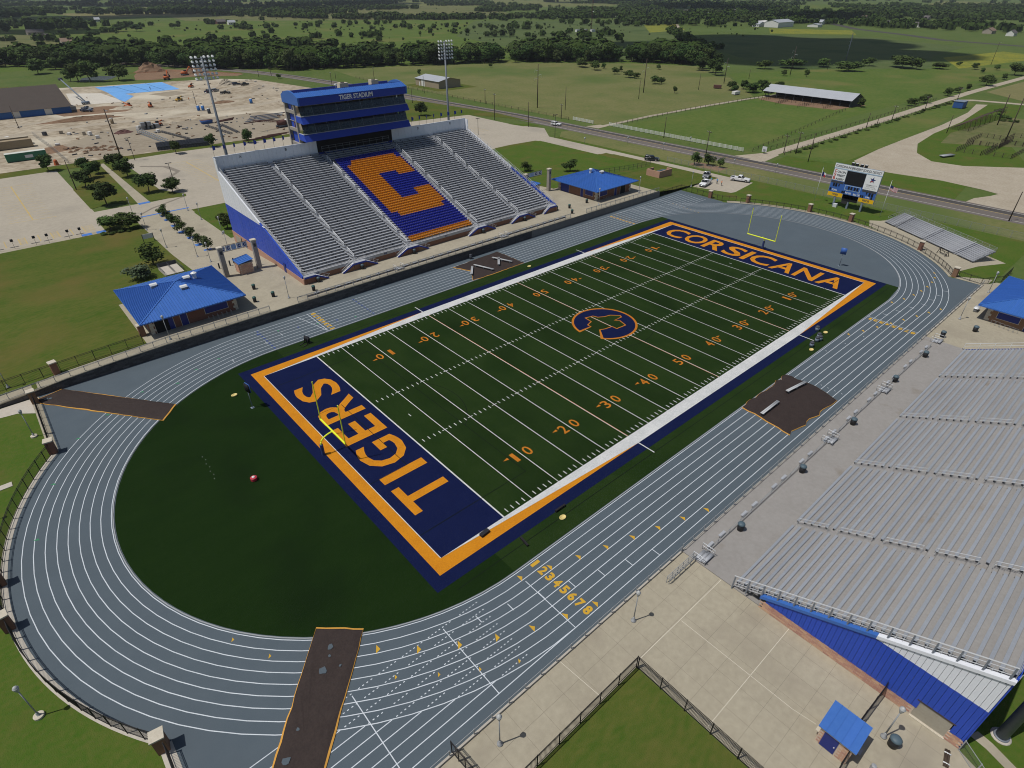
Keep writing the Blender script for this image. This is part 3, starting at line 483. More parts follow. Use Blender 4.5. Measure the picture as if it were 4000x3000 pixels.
# construction ground
site = flat('construction_ground', 'dirt_site', [(-140, 206), (-36, 204.5), (30, 201.5), (66, 215), (100, 250), (100, 300), (92, 350), (86, 384), (70, 404), (42, 412), (-3, 420), (-20, 426), (-60, 440), (-140, 450)], -.018)
flat('dirt_patch', 'brown_dirt', [(25, 436), (33, 428), (60, 428), (84, 412), (92, 420), (70, 470), (60, 486), (40, 490), (30, 460)], -.012); flat('dirt_patch', 'yard_dirt', [(-40, 206), (25, 204), (58, 216), (40, 262), (-30, 262), (-48, 240)], -.012)
for k, (pts_, wd_) in enumerate((([(-60, 300), (-20, 305), (20, 300), (60, 320), (84, 350)], 5), ([(-70, 275), (-30, 280), (10, 276), (50, 285), (95, 300)], 6), ([(30, 300), (40, 330), (48, 360), (70, 390)], 4), ([(-10, 330), (20, 335), (45, 345), (80, 375)], 5), ([(60, 240), (70, 280), (78, 330), (82, 370)], 4.5))):
    o = ribbon('wheel_track', 'gravel', pts_, wd_, -.0145 + .0005 * k); o.parent = site; del o['kind']
for k, pts_ in enumerate(([(-40, 330), (-15, 333), (0, 320), (-10, 308), (-36, 312)], [(20, 345), (34, 352), (30, 366), (14, 362)], [(62, 330), (80, 340), (84, 366), (70, 350)], [(-58, 225), (-40, 232), (-38, 244), (-54, 240)])): flat('dirt_patch', 'brown_dirt' if k in (0, 3) else 'yard_dirt', pts_, -.0155, site, False)
flat('tarp', 'tarp_blue', [(-3, 414), (35, 412), (34.2, 371), (4.4, 372.5), (-2.2, 384)], .03, site, False); flat('tarp', 'tarp_blue', [(-2.2, 384), (4.4, 372.5), (6, 360), (-2.9, 341), (-3.6, 352)], .028, site, False)
for k in range(1, 4): line('tarp_seam', 'tarp_seam', [(-3 + 9.4 * k, 413), (2 + 8 * k, 373)], .5, .04, site)
line('tarp_seam', 'tarp_seam', [(-2, 384), (34, 384)], .4, .04, site); flat('concrete_slab', 'white_slab', [(-21.4, 396), (-5.7, 385), (-3.6, 352), (-4.3, 341), (-27, 346)], .02, site, False)
flat('pond', 'water', [(-6, 449), (0, 470), (11, 476), (21, 467), (14, 452), (5, 446)], -.01)
flat('dirt_yard', 'brown_dirt', [(259, 74), (285, 69), (285, 118), (262, 118), (256, 100)], -.008)
# ================================================================ home grandstand
NR, TR_, RS, Y0, Z0 = 44, .85, .309, 50.4, 3.55
XE = 35.9
hs = thing('grandstand', 'tall aluminium grandstand with a big orange C of stadium chairs below the press box', 'grandstand', (0, 50, 1.9))
def rowy(i): return Y0 + TR_ * i
def rowz(i): return Z0 + RS * i
# side walls: brick foot, blue panel, white top
def edge(y): return 3.6 + .363 * (y - 49.6)
for s, nm in ((-1, 'w'), (1, 'e')):
    x0, x1 = sorted((s * (XE - .02), s * (XE + .16)))
    MB().xprism([(48.8, 1.7), (88.2, -.4), (88.2, 3.0), (48.8, 3.0)], *sorted((s * XE, s * (XE + .22)))).build('brick_wall', 'brick', hs)
    # blue lower panels and white upper panels, panel by panel (vertical seams)
    for (m, za, zb) in (('panel_blue', 3.0, 9.6), ('panel_white', 9.6, 17.2)):
        y = 49.4; k = 0
        while y < 88:
            y2 = min(88, y + 1.55); t0, t1 = min(zb, edge(y)), min(zb, edge(y2))
            if y2 > 86.7: t0 = t1 = zb if m == 'panel_blue' else 19.8
            if t1 > za + .02:
                pr = [(y + .02, za), (y2 - .02, za), (y2 - .02, t1), (y + .02, max(za, t0))]
                MB().xprism(pr, x0 + .002 * (k % 2), x1 + .02 * (k % 2)).build('wall_panel', m, hs)
            y = y2; k += 1
    MB().xprism([(49.2, 3.35), (49.2, 3.6), (67.2, 10.1), (67.2, 9.8)], x0 - .05, x1 + .06).build('edge_trim', 'panel_blue', hs); MB().xprism([(67.2, 9.8), (67.2, 10.1), (86.8, 17.2), (86.8, 16.9)], x0 - .05, x1 + .06).build('edge_trim', 'panel_white', hs)
# openings in the west wall
d = MB().box(-36.16, -36.1, 82.7, 86.4, -.25, 2.3).build('garage_door', 'door_tan', hs); MB().box(-36.22, -36.1, 82.5, 82.7, -.25, 2.5).build('frame', 'dark_void', d)
MB().box(-36.2, -36.1, 57.1, 58.1, 1.75, 3.9).build('door', 'door_blue', hs); MB().box(-36.16, -36.1, 79.6, 80.6, .6, 1.9).build('window', 'steel_blue', hs)
# front wall and back walls
MB().box(-XE, XE, 49.75, 49.9, 1.7, 3.0).build('front_wall', 'brick_red', hs); MB().box(-XE, XE, 49.7, 49.74, 3.0, 3.62).build('front_fascia', 'aluminium', hs)
for a, b in ((-36.1, -10.9), (10.9, 36.1)):
    n = int((b - a) / 1.05)
    for k in range(n): MB().box(a + (b - a) * k / n + .015, a + (b - a) * (k + 1) / n - .015, 87.9 + .02 * (k % 2), 88.02 + .02 * (k % 2), 16.2, 19.9).build('back_panel', 'panel_white', hs)
    MB().box(a, b, 87.84, 88.12, 19.9, 20.02).build('back_cap', 'panel_white', hs)
for (x, ch) in ((-30.3, 'A'), (-19.2, 'B'), (19.2, 'D'), (30.3, 'E')): text(ch, 'ink', (x, 87.87, 18.95), (1, 0, 0), (0, 0, 1), .45, .6, 'section_letter', hs, .02)
MB().box(-XE, XE, 88.15, 88.4, -.4, 16).build('rear_wall', 'panel_blue', hs)
# decks: tread and riser per row, then seats
secs = [(-34.5, -24.3), (-22.7, -10.9), (10.9, 22.7), (24.3, 34.5)]
MB().box(-XE, XE, 49.75, 50.4, 3.25, 3.5).build('front_walk', 'aluminium_deck', hs)
tread = MB().box(-XE, XE, .02, TR_ - .01, -.06, 0).mesh('tread', 'aluminium_deck'); riser = {}
for a, b in secs + [(-9.3, 9.3)]: riser[a] = MB().box(a, b, 0, .03, -RS + .07, .0).mesh('riser', 'aluminium_riser'); riser[(a, 's')] = MB().box(a, b, .50, .80, .40, .445).mesh('seat_plank', 'aluminium'); riser[(a, 'b')] = MB().box(a, b, .46, .50, .30, .445).mesh('seat_front', 'aluminium_riser')
step = MB().box(-.68, .68, -.42, .0, -RS, -RS / 2).mesh('aisle_step', 'aluminium'); br = MB()
for i in range(NR):
    base = (0, rowy(i) - 50, rowz(i) - 1.9)
    inst(tread, 'tread', hs, base)
    for a, b in secs + [(-9.3, 9.3)]:
        inst(riser[a], 'riser', hs, base)
        if a != -9.3 or i > 38:
            inst(riser[(a, 's')], 'seat_plank', hs, base); inst(riser[(a, 'b')], 'seat_front', hs, base)
            n = int((b - a) / 2.1)
            for k in range(n + 1):
                x = a + (b - a) * k / n; br.box(x - .05, x + .05, rowy(i) + .40, rowy(i) + .62, rowz(i), rowz(i) + .40)
    if i:
        for ax in (-35.2, -23.5, -10.1, 10.1, 23.5, 35.2): inst(step, 'aisle_step', hs, (ax, base[1], base[2]), 0, (1 if abs(ax) < 30 else .5, 1, 1))
stuff(br.build('seat_brackets', 'bracket_dark', hs))
# stadium chairs: blue with the orange C
def chair(m):
    b = MB(); b.box(-.21, .21, .36, .74, .38, .45); b.v += [];
    b.obox((0, .78, .66), (.21, 0, 0), (0, .03, .008), (0, -.06, .22)); b.box(-.05, .05, .48, .66, .02, .38); b.box(-.225, -.19, .40, .74, .45, .60); return b
ch = {m: chair(m).mesh('stadium_chair', m) for m in ('seat_blue', 'seat_orange')}
NC = 36; ncount = 0; rest = {'seat_blue': MB(), 'seat_orange': MB()}
def is_orange(c, r):
    if r < 2: return True
    x = -8.8 + 17.6 * (c + .5) / NC; L, T = -7.3, 8.55
    if r < 10 or r > 36: return False
    if x < L or x > T: return False
    # chamfered outer corners
    if (r > 34 and (x < L + 1.6 or x > T - 1.4)) or (r > 35 and x < L + 1.9): return False
    if (r < 12 and (x < L + 1.2 or x > T - 1.8)) or (r < 11 and x < L + 1.6): return False
    if x > -1.5 and 17 <= r <= 28:
        if x < 3.3: return False
        return r >= 27 or r <= 19
    return True
for r in range(39):
    for c in range(NC):
        m = 'seat_orange' if is_orange(c, r) else 'seat_blue'; x = -8.8 + 17.6 * (c + .5) / NC
        if ncount < 288: inst(ch[m], 'stadium_chair', hs, (x, rowy(r) - 50, rowz(r) - 1.9)); ncount += 1
        else:
            p = chair(m); i0 = len(rest[m].v); rest[m].v += [(vx + x, vy + rowy(r), vz + rowz(r)) for vx, vy, vz in p.v]; rest[m].f += [tuple(q + i0 for q in f) for f in p.f]
for m in rest: stuff(rest[m].build('stadium_chairs', m, hs))
# handrails in the aisles, side guard rails
def rail(name, p0, p1, h, parent, m='rail_white', r=.035, mid=True):
    b = MB(); p0, p1 = Vector(p0), Vector(p1); up = Vector((0, 0, h)); b.tube([p0 + up, p1 + up], r, 5)
    if mid: b.tube([p0 + up * .55, p1 + up * .55], r * .8, 5)
    n = max(1, int((p1 - p0).length / 2.0))
    for k in range(n + 1): q = p0 + (p1 - p0) * k / n; b.tube([q, q + up], r * .9, 5)
    return b.build(name, m, parent)
for ax in (-23.5, -10.1, 10.1, 23.5):
    for a, b in ((0.3, 3.4), (5, 10.2), (11.8, 17), (18.6, 23.8), (25.4, 30.6), (32.2, 37), (38.4, 40.6)):
        for off in (-.06, .06): pass
        rail('handrail', (ax, rowy(a), rowz(a)), (ax, rowy(b), rowz(b)), .95, hs, 'rail_white', .06)
for s in (-1, 1):
    x = s * 35.75; pts0, pts1 = (x, 49.9, 3.5), (x, 86.6, rowz(42) + .1)
    b = MB(); n = 24
    for f in (1.35, .9, .5): b.tube([(x, pts0[1], pts0[2] + f), (x, pts1[1], pts1[2] + f)], .03, 5)
    for k in range(n + 1):
        t = k / n; q = Vector(pts0).lerp(Vector(pts1), t); b.tube([q - Vector((0, 0, .3)), q + Vector((0, 0, 1.35))], .045, 5)
    b.build('guard_rail', 'rail_metal', hs)
b = MB()
for a, c in ((-30.4, -27), (-19.4, -14), (-5.6, 6), (14.4, 19.6), (27.9, 31.8)):
    b.tube([(a, 49.8, 4.55), (c, 49.8, 4.55)], .025, 5); b.tube([(a, 49.8, 4.1), (c, 49.8, 4.1)], .02, 5)
    n = max(1, int((c - a) / 1.8))
    for k in range(n + 1): x = a + (c - a) * k / n; b.tube([(x, 49.8, 3.5), (x, 49.8, 4.55)], .025, 5)
b.build('front_rail', 'galvanised', hs)
for x, tx in ((-32.8, 'B'), (-24.9, 'AA'), (-16.8, 'BB'), (-.3, 'CC'), (16.6, 'DD')): text(tx, 'ink_navy', (x, 49.68, 3.1), (1, 0, 0), (0, 0, 1), .8, .4, 'row_letter', hs, .02)
# stairs from the walk down to the concourse
def stair_flight(x_top, x_bot, parent):
    n = 9
    for k in range(n):
        xa = x_top + (x_bot - x_top) * k / n; xb = x_top + (x_bot - x_top) * (k + .85) / n; a, c = sorted((xa, xb)); z = 3.5 - 1.6 * (k + 1) / (n + 1)
        MB().box(a, c, 48.75, 49.7, z - .05, z).build('stair_tread', 'rail_white', parent)
    MB().yprism([(x_top, 1.85), (x_bot, 1.85), (x_top, 3.2)], 48.78, 49.68).build('stair_base', 'brick_red', parent)
    MB().bar((x_top, 48.72, 3.32), (x_bot, 48.72, 1.95), .1, .3).build('stair_trim', 'fascia_blue', parent)
    b = MB(); b.tube([(x_top, 48.7, 4.45), (x_bot, 48.7, 2.85), (x_bot + (.3 if x_bot > x_top else -.3), 48.7, 2.85)], .03, 5); b.tube([(x_top, 48.7, 4.0), (x_bot, 48.7, 2.4)], .025, 5)
    b.tube([(x_top, 49.7, 4.45), (x_bot, 49.7, 2.85)], .03, 5)
    for t in (0, .33, .66, 1):
        x = x_top + (x_bot - x_top) * t; b.tube([(x, 48.7, 3.5 - 1.6 * t), (x, 48.7, 4.45 - 1.6 * t)], .025, 5)
    b.build('stair_rail', 'rail_metal', parent)
for xc in (-23.3, -9.8, 10.3, 23.9):
    MB().box(xc - 1.35, xc + 1.35, 48.75, 49.75, 1.75, 3.25).build('landing_base', 'brick_red', hs); MB().box(xc - 1.4, xc + 1.4, 48.68, 49.75, 3.25, 3.5).build('landing', 'aluminium', hs); MB().box(xc - 1.42, xc + 1.42, 48.62, 48.67, 3.1, 3.45).build('landing_trim', 'fascia_blue', hs)
    stair_flight(xc - 1.4, xc - 4.2, hs); stair_flight(xc + 1.4, xc + 4.2, hs)
    b = MB(); b.tube([(xc - 1.3, 48.7, 3.5), (xc - 1.3, 48.7, 4.5), (xc + 1.3, 48.7, 4.5), (xc + 1.3, 48.7, 3.5)], .03, 5); b.tube([(xc - 1.3, 48.7, 4.05), (xc + 1.3, 48.7, 4.05)], .025, 5); b.build('landing_rail', 'rail_metal', hs)
for s in (-1, 1):
    a, c = sorted((s * 35.9, s * 33.4)); MB().box(a, c, 48.75, 49.75, 1.75, 3.25).build('landing_base', 'brick_red', hs); MB().box(a, c, 48.68, 49.75, 3.25, 3.5).build('landing', 'aluminium', hs); MB().box(a, c, 48.62, 48.67, 3.1, 3.45).build('landing_trim', 'fascia_blue', hs)
    stair_flight(s * 33.4, s * 30.7 if s < 0 else 31.2, hs)
    b = MB(); b.tube([(a, 48.7, 3.5), (a, 48.7, 4.6), (c, 48.7, 4.6), (c, 48.7, 3.5)], .03, 5); b.tube([(a, 48.7, 4.05), (c, 48.7, 4.05)], .025, 5); b.build('landing_rail', 'rail_metal', hs)
# ================================================================ press box
pb = thing('press_box', 'two storey blue press box with curved roof above the grandstand', 'press box', (0, 90, 0))
XB = 15.1
# curved roof with standing seams
prof = [(84.9, 30.5)] + [(84.9 + 9.2 * t, 30.5 + 1.15 * math.sin(math.pi * t)) for t in [k / 12 for k in range(1, 12)]] + [(94.1, 30.4)]
for s in (-1, 1):
    x0, x1 = sorted((s * 14.7, s * XB)); MB().xprism([(84.9, 28.75), (94.1, 28.75)] + prof[::-1], x0, x1).build('roof_end', 'roof_blue', pb)
MB().box(-14.7, 14.7, 84.9, 85.05, 28.75, 30.45).build('fascia', 'fascia_blue', pb)
for k in range(59):
    x = -14.7 + .5 * k; b = MB(); q = [(y, z) for y, z in prof if y < 87.6]
    b.xprism([(y, z - .08) for y, z in q][::-1] + [(y, z + .0) for y, z in q], x + .01, x + .46); b.xprism([(y, z) for y, z in q][::-1] + [(y, z + .09) for y, z in q], x + .46, x + .5); b.build('roof_panel', 'roof_blue', pb)
MB().box(-14.7, 14.7, 87.6, 93.6, 30.1, 30.2).build('roof_deck', 'interior_grey', pb); MB().box(-14.7, 14.7, 87.45, 87.6, 30.2, 31.38).build('well_wall', 'fascia_blue', pb); MB().box(-14.7, 14.7, 93.6, 93.8, 30.2, 31.05).build('well_wall', 'fascia_blue', pb); MB().box(-14.7, 14.7, 93.8, 94.1, 28.75, 30.7).build('rear_fascia', 'fascia_blue', pb)
text('TIGER STADIUM', 'board_white', (-4.45, 84.86, 29.1), (1, 0, 0), (0, 0, 1), 9.3, 1.1, 'lettering', pb, .03)
for x, wd in ((-1.9, 2.3), (7.0, 2.0)):
    b = thing('x', 'x', 'x') if False else MB().box(x, x + wd, 88.6, 90.2, 30.2, 32.2).build('roof_unit', 'stone_cap', pb); MB().lathe([(.5, 0), (.5, .12), (.1, .14)], 12, (x + wd / 2, 89.4, 32.2)).build('fan', 'dark_iron', b)
MB().lathe([(.06, 0), (.06, .6), (.35, .7), (.3, .95), (.02, 1.0)], 10, (-3.2, 88.2, 31.3)).build('dish', 'lamp_white', pb)
# two glazed storeys with sloping blue aprons
for zf, zt in ((20.8, 24.9), (24.8, 28.75)):
    ap = zf + 1.5
    MB().xprism([(84.35, zf), (85.3, ap), (87.2, ap), (87.2, zf + .1)][::-1], -14.85, 14.85).build('apron', 'fascia_blue', pb)
    for s in (-1, 1):
        x0, x1 = sorted((s * 14.85, s * 15.0)); MB().xprism([(84.35, zf), (85.3, ap), (87.9, ap), (87.9, zf + .1)][::-1], x0, x1).build('apron_end', 'panel_blue', pb)
    MB().box(-14.9, 14.9, 85.2, 88.2, ap, ap + .06).build('sill', 'aluminium', pb)
    # rooms behind the glass
    MB().box(-14.6, 14.6, 90.2, 90.4, ap, zt).build('room_wall', 'interior' if zf < 22 else 'interior_grey', pb); MB().box(-14.6, 14.6, 85.4, 93.4, zt - .12, zt - .06).build('ceiling', 'interior_grey', pb); MB().box(-14.6, 14.6, 85.4, 93.4, ap + .06, ap + .12).build('room_floor', 'interior_grey', pb)
    n = 9
    for k in range(n):
        xa, xb = -14.7 + 29.4 * k / n, -14.7 + 29.4 * (k + 1) / n
        gl = MB(); gl.xprism([(85.45, ap + .08), (86.3, zt - .02), (86.27, zt - .02), (85.42, ap + .08)], xa + .05, xb - .05); gl.build('window_pane', 'pane', pb)
        MB().bar((xb, 85.44, ap), (xb, 86.3, zt), .08).build('mullion', 'pole_grey', pb)
        if k % 2: MB().box(xa, xa + .15, 86.6, 90.2, ap + .1, zt - .1).build('partition', 'interior_grey', pb)
        if k in (0, 3, 5) and zf > 22 or zf < 22 and k < 6: MB().box(xa + .3, xb - .3, 89.95, 90.15, ap + .2, zt - .5).build('wood_panel', 'interior', pb)
        MB().box(xa + .2, xb - .2, 86.1, 86.7, ap + .75, ap + .82).build('desk', 'interior_grey', pb)
        for q in range(3): xq = xa + (xb - xa) * (q + .5) / 3; MB().box(xq - .22, xq + .22, 87.0, 87.4, ap + .12, ap + .95).build('office_chair', 'cloth_dark', pb)
    for s in (-1, 1):
        x = s * 14.75; MB().poly([(x, 85.45, ap + .08), (x, 87.9, ap + .08), (x, 87.9, zt), (x, 86.3, zt)]).build('window_pane', 'pane', pb)
for s in (-1, 1):
    for y, wd in ((88.3, .55), (93.4, .6)): MB().box(*sorted((s * 14.2, s * 15.0)), y - wd / 2, y + wd / 2, 0, 28.75).build('column', 'column_stone', pb)
    for z in (23.0, 27.0, 19.6): MB().box(*sorted((s * 14.3, s * 14.9)), 88.5, 93.2, z - .4, z + .3).build('beam', 'column_stone', pb)
    MB().box(*sorted((s * 14.3, s * 14.45)), 89.6, 92.2, 18, 28.7).build('stair_panel', 'panel_blue', pb)
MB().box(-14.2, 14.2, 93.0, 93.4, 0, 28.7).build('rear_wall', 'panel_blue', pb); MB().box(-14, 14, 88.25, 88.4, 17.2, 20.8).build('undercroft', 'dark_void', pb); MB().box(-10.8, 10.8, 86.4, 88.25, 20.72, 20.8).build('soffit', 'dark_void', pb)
b = MB()
for z in (18.6, 18.1): b.tube([(-9.8, 87.8, z), (9.8, 87.8, z)], .03, 5)
for k in range(11): x = -9.8 + 1.96 * k; b.tube([(x, 87.8, 17.3), (x, 87.8, 18.6)], .03, 5)
b.build('guard_rail', 'galvanised', pb)
# ================================================================ visitor grandstand
vsn = thing('grandstand', 'lower grey bleacher stand with a brick, blue and white end wall beside the plaza', 'grandstand', (0, -50, 0))
VN, VT, VR, VY, VZ = 29, .735, .34, -47.3, .1
VX0, VX1 = -34.1, 38.9
vsec = [(-33.6, -21.75), (-20.65, -6.35), (-5.25, 8.85), (9.95, 24.85), (25.95, 38.4)]
vt = MB().box(VX0, VX1, -VT + .01, -.02, -.05, 0).mesh('tread', 'aluminium_warm'); vm = {}
for a, b in vsec: vm[a] = MB().box(a, b, -.715, -.43, .36, .41).mesh('seat_plank', 'aluminium_blue'); vm[(a, 'r')] = MB().box(a, b, -.03, -.0, -VR + .05, -.06).mesh('riser', 'aluminium_warm')
vst = MB().box(-.5, .5, .0, .36, -VR, -VR / 2).mesh('aisle_step', 'aluminium_warm'); br = MB(); cap = MB()
for i in range(VN):
    base = (0, VY - VT * i + 50, VZ + VR * i); inst(vt, 'tread', vsn, base)
    for a, b in vsec:
        inst(vm[a], 'seat_plank', vsn, base)
        if i: inst(vm[(a, 'r')], 'riser', vsn, base)
        n = int((b - a) / 2.2)
        for k in range(n + 1):
            x = a + (b - a) * k / n; br.box(x - .04, x + .04, base[1] - 50 - .64, base[1] - 50 - .5, base[2], base[2] + .36)
    if i:
        for ax in (-21.2, -5.8, 9.4, 25.4): inst(vst, 'aisle_step', vsn, (ax, base[1], base[2]))
stuff(br.build('seat_brackets', 'bracket_dark', vsn))
for ax in (-21.2, -5.8, 9.4, 25.4):
    for k in range(5):
        i0 = 1 + k * 5.6; i1 = i0 + 4.2; rail('handrail', (ax, VY - VT * i0, VZ + VR * i0), (ax, VY - VT * i1, VZ + VR * i1), .95, vsn, 'rail_metal', .038)
# west end wall: bricks, blue panels, white panels
def ved(y): return 1.75 + .462 * (-51.3 - y)
MB().xprism([(-50.9, -.05), (-64.95, -.05), (-64.95, 1.2), (-51.4, 1.2)][::-1], -34.3, -34.12).build('brick_wall', 'mortar', vsn); MB().xprism([(-67.5, -.05), (-68.6, -.05), (-68.6, 1.2), (-67.5, 1.2)][::-1], -34.3, -34.12).build('brick_wall', 'mortar', vsn)
bk = MB().box(-.035, 0, -.285, .285, -.085, .085).mesh('brick', 'brick_piece'); cnt = 0
for j in range(6):
    y = -51.0 - (.31 if j % 2 else 0)
    while y > -68.4:
        if not (-67.6 < y < -64.7) and cnt < 290: inst(bk, 'brick', vsn, (-34.3, y + 50, .1 + .2 * j)); cnt += 1
        y -= .6
y = -51.2; k = 0
while y > -68.6:
    y2 = max(-68.62, y - .42); t0, t1 = ved(y), ved(y2); x0, x1 = -34.34 - .015 * (k % 2), -34.14
    low = 1.2 if not (-67.55 < (y + y2) / 2 < -64.95) else 2.25
    tb0, tb1 = min(t0, 5.72), min(t1, 5.72)
    if tb1 > low: MB().xprism([(y - .012, low), (y2 + .012, low), (y2 + .012, tb1), (y - .012, max(low, tb0))][::-1], x0, x1).build('wall_panel', 'panel_blue', vsn)
    if t1 > 5.75: MB().xprism([(y - .012, 5.73), (y2 + .012, 5.73), (y2 + .012, t1), (y - .012, max(5.73, t0))][::-1], x0, x1).build('wall_panel', 'panel_white', vsn)
    y = y2; k += 1
MB().xprism([(-50.6, 1.4), (-50.6, 1.78), (-60.3, 6.26), (-60.3, 5.88)], -34.5, -34.05).build('edge_trim', 'roof_blue', vsn); MB().xprism([(-60.3, 5.88), (-60.3, 6.26), (-68.7, 10.2), (-68.7, 9.82)], -34.5, -34.05).build('edge_trim', 'panel_white', vsn)
d = MB().box(-34.28, -34.2, -67.52, -64.96, .05, 2.2).build('roll_up_door', 'door_tan', vsn); MB().box(-34.36, -34.12, -67.7, -64.8, 2.2, 2.34).build('door_head', 'wood', d); MB().box(-34.5, -34.1, -67.6, -64.9, -.02, .1).build('door_sill', 'stone_cap', d)
MB().box(-34.2, VX1, -68.75, -68.6, 0, 10.4).build('rear_wall', 'panel_blue', vsn); MB().box(VX1, VX1 + .15, -68.6, -47.3, 0, .3).build('end_kerb', 'concrete_grey', vsn)
MB().poly([(VX1 + .05, -47.3, .1), (VX1 + .05, -68.6, .1), (VX1 + .05, -68.6, 9.9)]).build('end_panel', 'panel_blue', vsn)
# west guard rail with posts, three rails and a sloping truss of plates
b = MB(); cb = MB()
for f in (1.55,): b.tube([(-34.2, -47.6, .2 + f), (-34.2, -68.4, 9.75 + f)], .06, 6)
for f in (1.05, .55, .2): b.tube([(-34.15, -47.8, .2 + f), (-34.15, -68.3, 9.75 + f)], .035, 5)
for k in range(15):
    t = k / 14; y, z = -47.7 - 20.6 * t, .2 + 9.5 * t; MB().bar((-34.38, y, z - .25), (-34.2, y, z + 1.55), .12).build('guard_post', 'pole_grey', vsn)
    for q in (.3, .65):
        yy, zz = y - 20.6 / 14 * q, z + 9.5 / 14 * q; b.tube([(-34.15, yy, zz + .1), (-34.15, yy, zz + 1.0)], .032, 4)
b.build('guard_rail', 'rail_metal', vsn)
b = MB(); b.tube([(38.85, -47.5, 1.3), (38.85, -68.4, 10.9)], .035, 5); b.tube([(38.85, -47.5, .8), (38.85, -68.4, 10.4)], .03, 5)
for k in range(12): t = k / 11; b.tube([(38.85, -47.5 - 20.9 * t, .2 + 9.6 * t), (38.85, -47.5 - 20.9 * t, 1.3 + 9.6 * t)], .03, 5)
b.build('guard_rail', 'rail_white', vsn); b = MB()
for z in (10.6, 11.1): b.tube([(VX0, -68.55, z), (VX1, -68.55, z)], .03, 5)
for k in range(32): x = VX0 + (VX1 - VX0) * k / 31; b.tube([(x, -68.55, 9.7), (x, -68.55, 11.1)], .03, 5)
b.build('back_rail', 'galvanised', vsn)
# ================================================================ retaining wall below the home concourse
rw = thing('retaining_wall', 'long dark block retaining wall between the track and the home concourse', 'wall', (-10, 42, 0))
xs = [-100, -92, -84, -79, -72, -64, 66, 72]
b = MB(); b.strip([(x, 41.98, -.05) for x in xs], [(x, 41.98, hz(x, 42) - .02) for x in xs]); b.build('wall_face', 'block_wall', rw)
b = MB(); b.strip([(x, 41.86, hz(x, 42) - .0) for x in xs], [(x, 42.3, hz(x, 42) + .03) for x in xs]); b.strip([(x, 41.86, hz(x, 42) - .14) for x in xs], [(x, 41.86, hz(x, 42)) for x in xs]); b.build('coping', 'concrete', rw)
bl = [MB().box(-.52, .52, -.04 - .02 * k, 0, -.165, .165).mesh('block', 'block_piece') for k in range(3)]; rest = MB(); cnt = 0
for j in range(6):
    x = -99 + (.54 if j % 2 else 0)
    while x < 20:
        z = .17 + .345 * j
        if z + .17 < hz(x, 42) - .1:
            if cnt < 285 and x < -24: inst(random.choice(bl), 'block', rw, (x + 10, -.02, z)); cnt += 1
            else: rest.box(x - .52, x + .52, 41.92 - random.random() * .03, 41.98, z - .165, z + .165)
        x += 1.08
stuff(rest.build('blocks', 'block_wall', rw)); MB().box(20.5, 72, 41.9, 41.98, -.05, 1.86).build('plain_face', 'wall_grey', rw); MB().box(66, 72.3, 41.84, 42.2, -.05, 1.6).build('end_block', 'wall_grey', rw)
